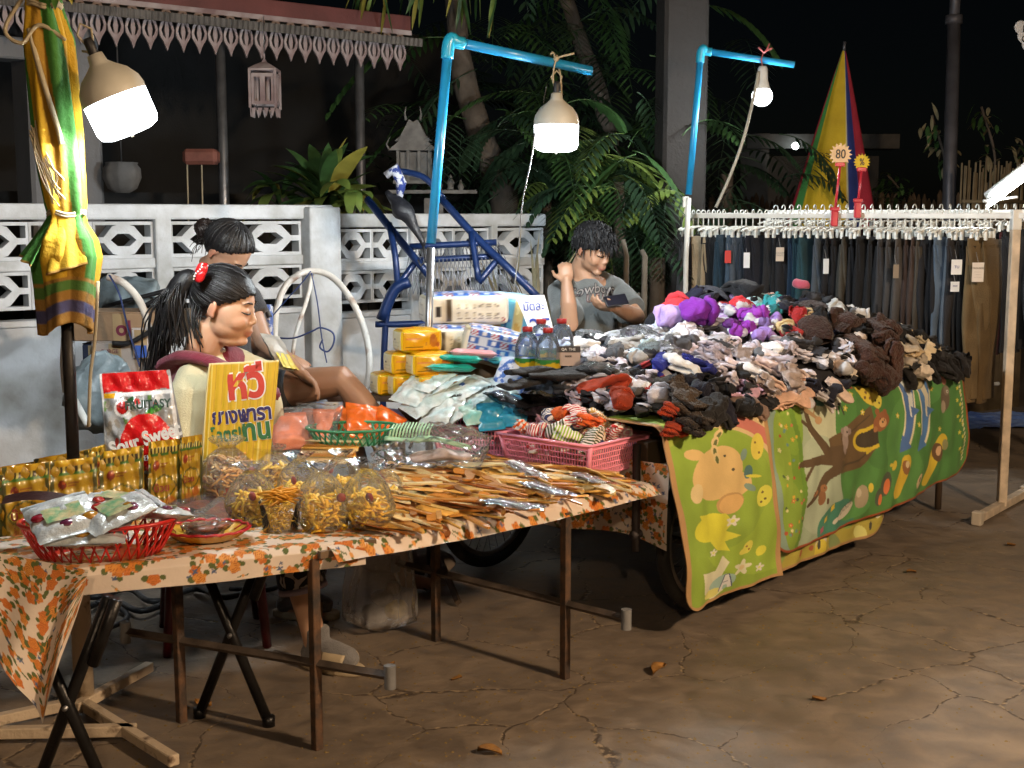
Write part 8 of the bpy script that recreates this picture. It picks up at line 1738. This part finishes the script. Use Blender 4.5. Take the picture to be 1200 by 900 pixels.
# ---------- second woman, bun, bent over
k = 1.03; H = HM(J(264, 296, 5.12), R(-14), R(52), 0, k); t = thing('person', 'woman with a hair bun and bare legs bent over behind the other woman', 'person', V((J(262, 455, 5.2).x, 5.2, 0)))
Pl = J(258, 470, 5.28); Ch = J(258, 395, 5.22); Nk = J(256, 338, 5.18); rs, re, rw = J(288, 352, 5.02), J(309, 400, 4.98), J(352, 436, 4.95); ls, le, lw_ = J(240, 350, 5.38), J(290, 405, 5.45), J(340, 420, 5.2)
rh, rk, ra = J(285, 462, 5.15), J(402, 446, 5.02), J(462, 520, 5.0); lh, lk, la = J(280, 460, 5.35), J(390, 452, 5.38), J(420, 545, 5.4)
g = MB(); head_prims(g, H, .0, k); g.tube([H@V((-.022, 0, -.06)), Nk, Ch], [.05, .062, .11], 18); g.tube([Ch, (Ch+Pl)/2, Pl], [.12, .12, .14], 18, flat=.8)
for a, b_, c in ((rs, re, rw), (ls, le, lw_)): g.tube([Nk, a, (a+b_)/2, b_, (b_+c)/2, c], [.045, .048, .043, .038, .034, .024], 14); hand(g, c, (c-b_), V((0, .3, 1)), .45, .95)
for a, b_, c in ((rh, rk, ra), (lh, lk, la)): g.tube([Pl, a, (a+b_)/2, b_, b_.lerp(c, .3), c, V((c.x+.02, c.y, .1)), V((c.x+.02, c.y, .05)), V((c.x+.15, c.y-.02, .03))], [.09, .088, .078, .060, .055, .046, .034, .036, .025], 16)
me = remesh(g, .006, 4, 'skin'); skin_color(me, (.42, .24, .155), H, H.inverted(), k=k); wput(me, 'skin', sk, t); face_marks(H, t, k)
def top(g):
    g.tube([Nk+V((0, 0, .01)), Nk-V((0, 0, .03)), Ch, (Ch+Pl)/2, Pl], [.06, .10, .15, .15, .17], 22, flat=.85)
    for a, b_ in ((rs, re), (ls, le)): g.tube([Nk.lerp(a, .5), a, a.lerp(b_, .38)], [.075, .070, .068], 16)
chm = M('charcoal_cotton', (.028, .028, .032), .9, var=.3, bump=.3, bs=160, sheen=.2); cloth(top, .009, chm, t, 'shirt', .006, 8, 1)
def shorts(g):
    g.tube([Pl+V((0, 0, .05)), Pl-V((0, 0, .05))], [.17, .165], 18)
    for a, b_ in ((rh, rk), (lh, lk)): g.tube([Pl, a, a.lerp(b_, .50)], [.12, .115, .095], 18)
cloth(shorts, .009, chm, t, 'shorts', .006, 9, 2)
HC2 = hair_cap(H, k, [(-.2, -.9), (-.085, -.06), (-.05, -.045), (-.02, -.03), (.005, -.012), (.02, .012), (.04, .035), (.065, .052), (.095, .075), (.11, .2), (.3, .3)], 110, (-.05, 0, .13), 1.08, t, 2)
g = MB(); bc = J(240, 268, 5.16); r = np.random.default_rng(3)
for q in range(34):
    ax = V(r.normal(0, 1, 3)).normalized(); u = ax.orthogonal().normalized(); w = ax.cross(u); rr_ = r.uniform(.028, .042); g.tube([bc+(u*math.cos(a)+w*math.sin(a))*rr_ for a in np.linspace(0, 2*PI, 16)[:-1]], .0045, 5, closed=True)
g.ell(bc, (.038, .038, .036), seg=14, rings=10)
for q in range(14): s = H@V((-.10+r.normal(0, .01), r.normal(0, .03), -.02+r.normal(0, .02))); g.tube(bez([s, s+V((-.03, -.01, -.02+r.normal(0, .02))), s+V((-.045, 0, -.06+r.normal(0, .02)))], 4), .0012, 4)
part(g, 'bun_hair', M('brown_black_hair', (.022, .014, .012), .4, var=.4), HC2, world=True)
t = thing('plastic_stool', 'low stool hidden beneath the bent over woman', 'stool', V((Pl.x, Pl.y, 0))); g = MB(); g.box((0, 0, Pl.z-.17), (.34, .34, .03), ch=.012); part(g, 'seat', rm, t)
for x in (-1, 1):
    for y in (-1, 1): g = MB(); g.tube([(x*.17, y*.17, 0), (x*.14, y*.14, Pl.z-.18)], [.022, .028], 8, flat=.7); part(g, 'leg', rm, t)
def ex(t, rot): g = MB(); g.grid(lambda u, v: rot@V(((u-.5)*.11, -.02-.07*v, .018+.003*math.sin(20*u))), 14, 6); part(g, 'yellow_panel', M('bright_yellow_wrap', (.75, .62, .03), .35, var=.3, coat=.4), t)
pack('snack_packet', 'white and yellow packet held by the bent over woman', 'packet', J(327, 413, 4.93), (.12, .17, .035), rot3(.9, .2, 1.1), M('white_grey_wrap', (.55, .53, .48), .35, var=.35, coat=.3), None, .007, 200, ex)
# ---------- seated man with phone
k = 1.06; H = HM(J(695, 291, 6.55), R(-42), R(24), R(4), k); t = thing('person', 'seated man in a grey printed T-shirt looking at his phone', 'person', V((J(695, 400, 6.7).x, 6.7, 0))); MT = t
Pl = J(690, 418, 6.75); Ch = J(690, 372, 6.68); Nk = J(688, 330, 6.62); rs, re, rw = J(658, 344, 6.60), J(668, 380, 6.38), J(664, 332, 6.42); ls, le, lw_ = J(720, 342, 6.72), J(746, 371, 6.55), J(722, 361, 6.36)
rh, rk = J(670, 425, 6.6), J(655, 425, 6.2); lh, lk = J(708, 420, 6.6), J(735, 415, 6.25)
def fk(q): return V((q.x, q.y-.05, .06))
g = MB(); head_prims(g, H, .003, k); g.tube([H@V((-.022, 0, -.06)), H@V((-.035, 0, -.11)), Nk, Ch], [.056, .056, .07, .13], 18); g.tube([Ch, (Ch+Pl)/2, Pl], [.14, .14, .15], 18, flat=.8)
for a, b_, c, n_, cu in ((rs, re, rw, V((0, -1, .1)), .9), (ls, le, lw_, V((0, -.5, -1)), .55)): g.tube([Nk, a, (a+b_)/2, b_, (b_+c)/2, c], [.05, .056, .050, .044, .042, .028], 16); hand(g, c, (c-b_).normalized() if cu > .8 else V((-1, -.35, .12)), n_, cu, 1.05, 1 if cu > .8 else -1)
for a, b_ in ((rh, rk), (lh, lk)): g.tube([Pl, a, (a+b_)/2, b_, fk(b_)+V((0, 0, .25)), fk(b_), fk(b_)+V((0, -.16, -.02))], [.10, .10, .085, .065, .055, .04, .03], 16)
me = remesh(g, .006, 4, 'skin'); skin_color(me, (.42, .24, .15), H, H.inverted(), k=k, flush=.05); wput(me, 'skin', sk, t); face_marks(H, t, k)
def tee(g):
    g.tube([Nk+V((0, 0, .02)), Nk-V((0, 0, .02)), Nk-V((0, 0, .06)), Ch, (Ch+Pl)/2, Pl-V((0, 0, .03))], [.07, .10, .135, .165, .17, .185], 26, flat=.82)
    for a, b_ in ((rs, re), (ls, le)): g.tube([Nk.lerp(a, .45), a+V((0, 0, .0)), a.lerp(b_, .45), a.lerp(b_, .78)], [.085, .078, .080, .086], 20)
TEE = cloth(tee, .009, M('grey_tee', (.135, .15, .15), .92, var=.25, vs=6, bump=.35, bs=160, sheen=.3), t, 'shirt', .009, 7, 6)
def onshirt(px, py):
    """first point of the shirt met by the line of sight, so that the print sits on the cloth"""
    bpy.context.view_layer.update(); dg = bpy.context.evaluated_depsgraph_get(); o_ = WM[MT.name].inverted()@V((0, 0, HC)); d = ray(px, py).normalized(); h, p, n, _i = TEE.ray_cast(o_, d); return (p, n) if h else (WM[MT.name].inverted()@J(px, py, 6.45), V((0, -1, 0)))
for s, size, px, py, m_, b_ in (('Cowboys', .072, 694, 339, M('print_dark', (.03, .02, .03), .7), .05), ('Cowboys', .072, 694, 339, M('print_white', (.6, .57, .55), .7), .0), ('U.S.A.', .05, 700, 349, M('print_maroon', (.15, .02, .03), .7), .06), ('U.S.A.', .05, 700, 349, _M['print_white'], .0)):
    p, n = onshirt(px, py); x_ = V((1, .1, .17)); x_ = (x_-n*x_.dot(n)).normalized(); y_ = n.cross(x_); me_o = text(s, size, m_, TEE, frame(p+n*(.012 if b_ == 0 else .010), x_, y_), bold=b_, shear=.3, sx=.95)
    # wrap the letters onto the cloth
    cs = [v.co.copy() for v in me_o.data.vertices]; hs_ = [TEE.ray_cast(c+n*.05, -n) for c in cs]
    me_o.data.vertices.foreach_set('co', [x for c, h in zip(cs, hs_) for x in ((h[1]+h[2]*(.0045 if b_ == 0 else .003)) if h[0] else c)]); me_o.data.update()
def trou(g):
    g.tube([Pl+V((0, 0, .05)), Pl-V((0, 0, .05))], [.19, .18], 18)
    for a, b_ in ((rh, rk), (lh, lk)): g.tube([Pl, a, (a+b_)/2, b_, fk(b_)+V((0, 0, .3)), fk(b_)+V((0, 0, .05))], [.125, .125, .11, .085, .075, .07], 18)
cloth(trou, .010, M('olive_trousers', (.10, .10, .075), .9, var=.3), t, 'trousers', .006, 8, 4)
HC3 = hair_cap(H, k, [(-.2, -.9), (-.085, -.07), (-.05, -.052), (-.02, -.028), (.0, .005), (.018, .038), (.032, .07), (.045, .2), (.3, .3)], 0, (-.1, 0, 0), 1.10, t, 3)
g = MB(); r = np.random.default_rng(8)
for i in range(260):
    a = r.uniform(-PI, PI); z = r.uniform(.15, 1) if r.random() < .7 else r.uniform(-.5, .3); d0 = V((math.cos(a)*math.sqrt(1-z*z), math.sin(a)*math.sqrt(1-z*z), z)); c = V((-.014, 0, .034)); p = c+V((d0.x*.104, d0.y*.084, d0.z*.094))
    if p.x > np.interp(p.z, [-.2, -.05, 0, .018, .032, .045, .3], [-.9, -.05, .005, .038, .07, .2, .3]): continue
    q = p+V((d0.x*.014+.012, d0.y*.016, d0.z*.012-.004)); e = q+V((.018+d0.x*.004, d0.y*.018, -.026)); g.tube([H@v for v in (p, q, e)], [.0045, .004, .001], 5)
part(g, 'hair_lock', hairs, HC3, world=True); HC3.data.materials[0] = hairs
ph = J(722, 352, 6.30); tp = thing('mobile_phone', 'dark phone held low by the seated man', 'phone', ph); g = MB(); g.box((0, 0, 0), (.12, .062, .009), ch=.003); g.xf(rot3(.9, -.12, .35)); part(g, 'case', blackp, tp)
g = MB(); g.box((0, 0, .0052), (.112, .056, .001)); g.xf(rot3(.9, -.12, .35)); part(g, 'screen', M('phone_glass', (.02, .02, .03), .1, coat=.8), tp, False)
g = MB(); g.box((0, 0, 0), (.5, .42, .03), ch=.01); t = thing('chair', 'plain chair carrying the seated man', 'chair', V((Pl.x, Pl.y, 0))); g.xf(Matrix.Translation((0, 0, Pl.z-.19))); part(g, 'seat', wood, t)
for x in (-.2, .2):
    for y in (-.18, .18): g = MB(); g.tube([(x, y, 0), (x, y, Pl.z-.2)], .015, 8); part(g, 'leg', wood, t)
# ================= THINGS BEHIND THE WOMEN =================
rw_ = M('rusty_white_hoop', (.58, .56, .52), .5, var=.7, vs=7, col2=(.22, .09, .03), mix=(.34, .46), bump=.3)
def hoop(pts, Y, r, label, closed=False):
    P = bez([J(x, y, Y+dy) for x, y, dy in pts], 8); g = MB(); g.tube(P, r, 12); return solo(g, 'metal_hoop', rw_, label, 'hoop', 'bent white tubes leaning on the wall')
hoop([(322, 420, .0), (323, 370, .1), (335, 335, .2), (360, 318, .3), (388, 324, .3), (412, 352, .2), (428, 390, .1), (433, 430, .0), (426, 470, 0)], 5.7, .0155, 'big rusty white tube arch with a blue strap inside, by the wall pier')
hoop([(126, 324, 0), (145, 332, 0), (163, 352, 0), (174, 380, 0), (180, 410, 0), (178, 440, 0)], 5.2, .0155, 'chipped white curved tube beside the umbrella and cartons')
hoop([(340, 470, .0), (345, 400, .1), (360, 350, .2), (366, 322, .25)], 5.78, .010, 'thin bent tube leaning inside the big white arch')
strap = M('navy_strap', (.02, .045, .16), .7, var=.3)
for pts, Y, w, lab in (([(364, 318), (355, 330), (335, 352), (318, 372)], 5.6, .008, 'navy strap running down from the arch top toward the woman'), ([(365, 320), (372, 355), (377, 395), (383, 425)], 5.6, .008, 'straight navy strap hanging inside the white arch'), ([(323, 396), (345, 396), (366, 388), (376, 384), (390, 390), (391, 402), (384, 412), (375, 407), (378, 398)], 5.55, .011, 'curled blue strap loop inside the white arch'), ([(128, 322), (140, 345), (150, 385), (158, 410), (164, 430)], 5.1, .009, 'blue strap crossing the cartons behind the umbrella')):
    g = MB(); g.tube(bez([J(x, y, Y) for x, y in pts], 6), w, 8, flat=.35); solo(g, 'strap', strap, lab, 'strap')
for pts, Y, w, lab in (([(132, 402), (150, 402), (170, 392), (188, 378)], 5.15, .010, 'black strap lying across the grey box'), ([(120, 360), (150, 352), (178, 345), (196, 340)], 5.6, .010, 'black cable along the wall behind the white tube'), ([(166, 360), (180, 352), (196, 342)], 5.5, .008, 'short black cable over the grey bag'), ([(316, 372), (311, 362), (302, 356)], 5.5, .012, 'grey cord loop beside the bent over woman')):
    g = MB(); g.tube(bez([J(x, y, Y) for x, y in pts], 6), w, 8); solo(g, 'cable', blackp, lab, 'cable')
g = MB(); bl_ = M('blue_white_stripe', (.10, .16, .42), .6, var=.1, kind='wave', col2=(.55, .56, .6), vs=22, mix=(.48, .5)); p = J(312, 380, 5.55); g.box(p, (.055, .05, .17), ch=.008); solo(g, 'striped_strap', bl_, 'blue and white striped webbing beside the bent over woman', 'strap', smooth=False)
cb_ = M('cardboard', (.30, .20, .12), .8)
def carton(px, py, Y, sz, rz, mat, lab, extra=None, name='carton'):
    p = J(px, py, Y); t = thing(name, lab, 'carton', p, rz, 'cartons and boxes behind the women'); g = MB(); g.box((0, 0, sz[2]/2), sz, ch=.004); part(g, 'box_body', mat, t, False)
    g = MB(); g.box((0, -sz[1]*.25, sz[2]+.003), (sz[0]*.98, sz[1]*.48, .004)); part(g, 'flap', mat, t, False)
    g = MB(); g.box((0, -sz[1]/2-.001, sz[2]/2), (.05, .002, sz[2]*.96)); part(g, 'tape', M('packing_tape', (.40, .30, .17), .3, coat=.4), t, False)
    if extra: extra(t, sz)
    return t
def wr(t, sz): text('ol', .085, M('print_wine', (.16, .02, .05), .6), t, frame((.02, -sz[1]/2-.004, sz[2]*.45), (1, 0, 0), (0, 0, 1)), bold=.03)
carton(155, 396, 5.35, (.42, .3, .115), -.05, cb_, 'open brown carton with a wine coloured mark on it', wr)
carton(145, 436, 5.30, (.19, .25, .135), .05, M('grey_carton', (.36, .33, .31), .8, var=.2), 'greyish printed carton below the brown carton', lambda t, sz: [text('BURGE\n———\n————\n———', .022, M('print_wine', (.16, .02, .05)), t, frame((-.02, -sz[1]/2-.004, sz[2]*.5), (1, 0, 0), (0, 0, 1)))])
carton(121, 440, 5.34, (.10, .2, .14), 0, M('navy_carton', (.02, .03, .07), .7), 'dark navy box next to the greyish carton')
carton(170, 418, 5.25, (.07, .16, .12), .1, M('white_carton', (.55, .52, .52), .7), 'small white and blue box touching the white tube', lambda t, sz: [part(MB().box((0, -sz[1]/2-.003, .03), (.045, .003, .05)), 'blue_print', M('blue_print', (.03, .10, .45), .5), t, False)])
g = MB(); g.ell((0, 0, .07), (.16, .08, .07), seg=30, rings=20); g.noise(.04, 16, 3); g.noise(.014, 40, 2); g.xf(Matrix.Translation(J(150, 362, 5.7))); solo(g, 'crumpled_bag', M('grey_plastic_bag', (.28, .34, .36), .45, var=.5, vs=12, bump=.5, bs=18), 'greyish teal plastic bag lying on the brown carton', 'plastic bag')
g = MB(); g.ell((0, 0, .12), (.12, .07, .14), seg=30, rings=20); g.noise(.05, 13, 5); g.noise(.015, 40, 2); g.xf(Matrix.Translation(J(115, 500, 4.7))); solo(g, 'crumpled_bag', M('grey_plastic_bag', (.28, .34, .36), .45), 'grey plastic bag slumped behind the umbrella pole', 'plastic bag')
g = MB(); q0, q1 = J(88, 470, 4.6), J(103, 498, 4.5); g.tube([q0, q1], .013, 8); solo(g, 'white_stick', M('rack_white', (.72, .72, .68)), 'short pale stick leaning behind the umbrella pole', 'stick')
# dark coils on the ground behind the tables
for kq, (pts, r_) in enumerate(((((60, 690), (110, 700), (150, 690), (180, 705), (230, 690), (265, 700), (310, 685)), .012), (((40, 700), (95, 712), (130, 702), (165, 716), (205, 702)), .012), (((250, 672), (300, 660), (340, 668), (320, 690), (270, 690)), .010), (((90, 720), (120, 705), (150, 722), (125, 738)), .010))):
    g = MB(); g.tube(bez([G(x, y, .02+.02*(i % 2)) for i, (x, y) in enumerate(pts)], 6), r_, 8); solo(g, 'black_hose', blackp, ['black hose winding on the ground below the oilcloth', 'second black hose along the wall foot', 'coil of black hose behind the crossed legs', 'small loop of black hose by the umbrella base'][kq], 'hose')
for kq, (x, y, s, c, lab) in enumerate(((285, 665, .35, (.12, .16, .24), 'dark blue sack on the ground behind the folding legs'), (340, 655, .25, (.05, .06, .09), 'dark cloth heap on the ground beside the woman'), (480, 690, .2, (.25, .2, .16), 'brown carton piece behind the rubbish bag'))):
    g = MB(); g.ell((0, 0, s*.2), (s, s*.5, s*.3), seg=24, rings=14); g.noise(s*.12, 7, kq); p = G(x, y-20); g.xf(Matrix.Translation(p)); solo(g, 'cloth_sack', M('sack%d' % kq, c, .8, bump=.4), lab, 'sack')
g = MB(); g.tube([G(498, 655, .02)+V((0, 0, .16)), G(537, 706, .02)], .014, 4); g.tube([G(540, 655, .02)+V((-.12, 0, .1)), G(500, 690, .02)], .014, 4); solo(g, 'wooden_trestle', wood, 'low wooden trestle stick behind the rubbish bag', 'wood', smooth=False)
# ---------- blue metal frame, folded umbrella, shrine
bm = M('blue_enamel', (.009, .03, .12), .4, .2, var=.35, coat=.2)
t = thing('blue_cart_frame', 'upturned blue tube frame with wire mesh leaning on the low wall', 'cart frame', V((J(540, 360, 6.5).x, 6.5, 0)))
def ft(nm, pts, r=.017, Y=6.5): g = MB(); g.tube(bez([J(x, y, Y+dy) for x, y, dy in pts], 4), r, 10); part(g, nm, bm, t, world=True)
ft('side_tube', [(430, 233, .2), (465, 277, .1), (502, 322, 0)], .020); ft('side_tube', [(516, 232, .2), (560, 280, .1), (600, 318, 0), (632, 350, 0)], .020)
ft('top_tube', [(460, 201, .25), (478, 202, .25), (500, 210, .22), (520, 234, .2)]); ft('cross_tube', [(480, 289, .1), (582, 284, .1)]); ft('cross_tube', [(490, 305, .1), (585, 300, .1)]); ft('upright_tube', [(456, 262, .1), (463, 300, 0), (466, 335, 0)]); ft('upright_tube', [(552, 272, .1), (561, 328, 0)])
ft('brace', [(487, 307, .05), (467, 334, 0)]); ft('brace', [(584, 303, .05), (561, 331, 0)]); ft('lower_tube', [(440, 380, 0), (470, 380, 0), (520, 378, 0)]); ft('upright_tube', [(447, 375, 0), (462, 340, 0), (480, 330, 0)], .03)
ft('leg', [(466, 335, 0), (452, 378, 0), (448, 520, 0)]); ft('leg', [(632, 350, 0), (640, 420, 0), (640, 520, 0)])
g = MB(); A, B, C, D = J(482, 288, 6.62), J(584, 284, 6.62), J(610, 345, 6.5), J(470, 345, 6.5)
for i in range(26):
    f = i/25; g.tube([A.lerp(B, f), D.lerp(C, min(1, f+.10))], .0022, 4); g.tube([A.lerp(B, f), D.lerp(C, max(0, f-.10))], .0022, 4)
part(g, 'wire_mesh', M('mesh_grey', (.25, .27, .32), .4, .5), t, world=True)
t = thing('folded_umbrella', 'folded black umbrella hanging from the blue frame', 'umbrella', J(497, 292, 6.4)); g = MB(); P = [J(453, 226, 6.45), J(470, 243, 6.43), J(482, 258, 6.42), J(497, 290, 6.4)]; g.tube(bez(P, 4), [.015, .025, .034, .042, .048, .05, .048, .042, .034, .028, .022, .016, .01], 10); g.noise(.016, 16); part(g, 'canopy', M('black_nylon', (.014, .014, .018), .5, bump=.4), t, world=True); g = MB(); g.tube([J(496, 288, 6.4), J(499, 305, 6.4), J(493, 312, 6.4), J(490, 304, 6.4)], .006, 8); part(g, 'handle', blackp, t, world=True)
g = MB(); g.tube([J(452, 206, 6.5), J(462, 198, 6.5), J(470, 214, 6.5), J(468, 232, 6.5)], [.02, .03, .03, .015], 10); g.noise(.008, 20); solo(g, 'striped_rag', M('rag_blue_white', (.55, .55, .6), .8, var=.3, vs=30, col2=(.02, .04, .2), mix=(.48, .52)), 'striped blue and white rag tucked into the blue frame', 'rag')
# shrine
p = J(486, 232, 8.4); t = thing('miniature_shrine', 'small white tiered shrine house on a shelf behind the wall', 'shrine', p); sm_ = M('shrine_white', (.20, .195, .185), .75, var=.5, vs=12)
g = MB(); g.box((0, 0, .10), (.26, .2, .02)); part(g, 'platform', sm_, t, False)
g = MB()
for x in (-.1, -.035, .035, .1): g.box((x, -.07, .2), (.018, .018, .2)); g.box((x, .07, .2), (.018, .018, .2))
g.box((0, .0, .2), (.17, .11, .18)); part(g, 'wall', sm_, t, False)
g = MB(); prof_ = [(-.16, .0), (-.10, .05), (-.06, .13), (-.035, .17), (0, .15), (.035, .17), (.06, .13), (.10, .05), (.16, 0)]; g.plate([[(x, z+.30) for x, z in prof_]], .2); g.plate([[(x*.75, z*.8+.36) for x, z in prof_]], .16); part(g, 'roof', sm_, t, False)
g = MB()
for x, z in ((-.15, .30), (.15, .30), (-.045, .49), (.045, .49)): g.tube([(x, -.08, z), (x*1.15, -.08, z+.04), (x*1.0, -.08, z+.085)], [.010, .007, .002], 6)
part(g, 'finial', sm_, t)
g = MB(); q = J(508, 225, 8.35)-p; g.box((q.x, 0, q.z), (.56, .3, .022)); g.box((q.x, 0, (q.z-p.z)/2-.02), (.12, .12, max(.1, p.z+q.z-.04))); part(g, 'shelf', sm_, t, False)
for kq, (x, y, s) in enumerate(((528, 218, .06), (540, 221, .05), (515, 219, .05))):
    g = MB(); g.lathe([(0, 0), (s*.4, 0), (s*.3, s*.3), (s*.45, s*.7), (s*.2, s*1.1), (s*.22, s*1.3), (0, s*1.6)], 14); g.xf(Matrix.Translation(J(x, y+4, 8.3))); solo(g, 'figurine', sm_, ['white figurine in the middle of the shrine shelf', 'outermost white figurine on the shrine shelf', 'white figurine right beside the shrine house'][kq], 'figurine')
# ================= LIGHT =================
w = bpy.data.worlds.new('World'); S.world = w; w.use_nodes = True; nt = w.node_tree; bg = nt.nodes['Background']; sky = nt.nodes.new('ShaderNodeTexSky'); sky.sky_type = 'NISHITA'; sky.sun_disc = False
sel, saz = R(34), R(140); sky.sun_elevation = R(34); sky.sun_rotation = saz; nt.links.new(sky.outputs[0], bg.inputs['Color']); bg.inputs['Strength'].default_value = .00025
sd = bpy.data.lights.new('sun', 'SUN'); sd.energy = .03; sd.angle = R(6); sd.color = (1, .8, .6); so = bpy.data.objects.new('sun', sd); COL.objects.link(so); so.rotation_euler = V((-.62, .70, -.55)).to_track_quat('-Z', 'Y').to_euler()
S.view_settings.view_transform = 'Standard'; S.view_settings.look = 'None'; S.view_settings.exposure = .72; S.view_settings.gamma = 1
S.render.engine = 'CYCLES'; cy = S.cycles; cy.use_denoising = True; cy.max_bounces = 6; cy.transparent_max_bounces = 24; cy.diffuse_bounces = 2; cy.glossy_bounces = 3; cy.transmission_bounces = 4; cy.sample_clamp_indirect = 4; cy.caustics_reflective = False; cy.caustics_refractive = False
finish_labels()
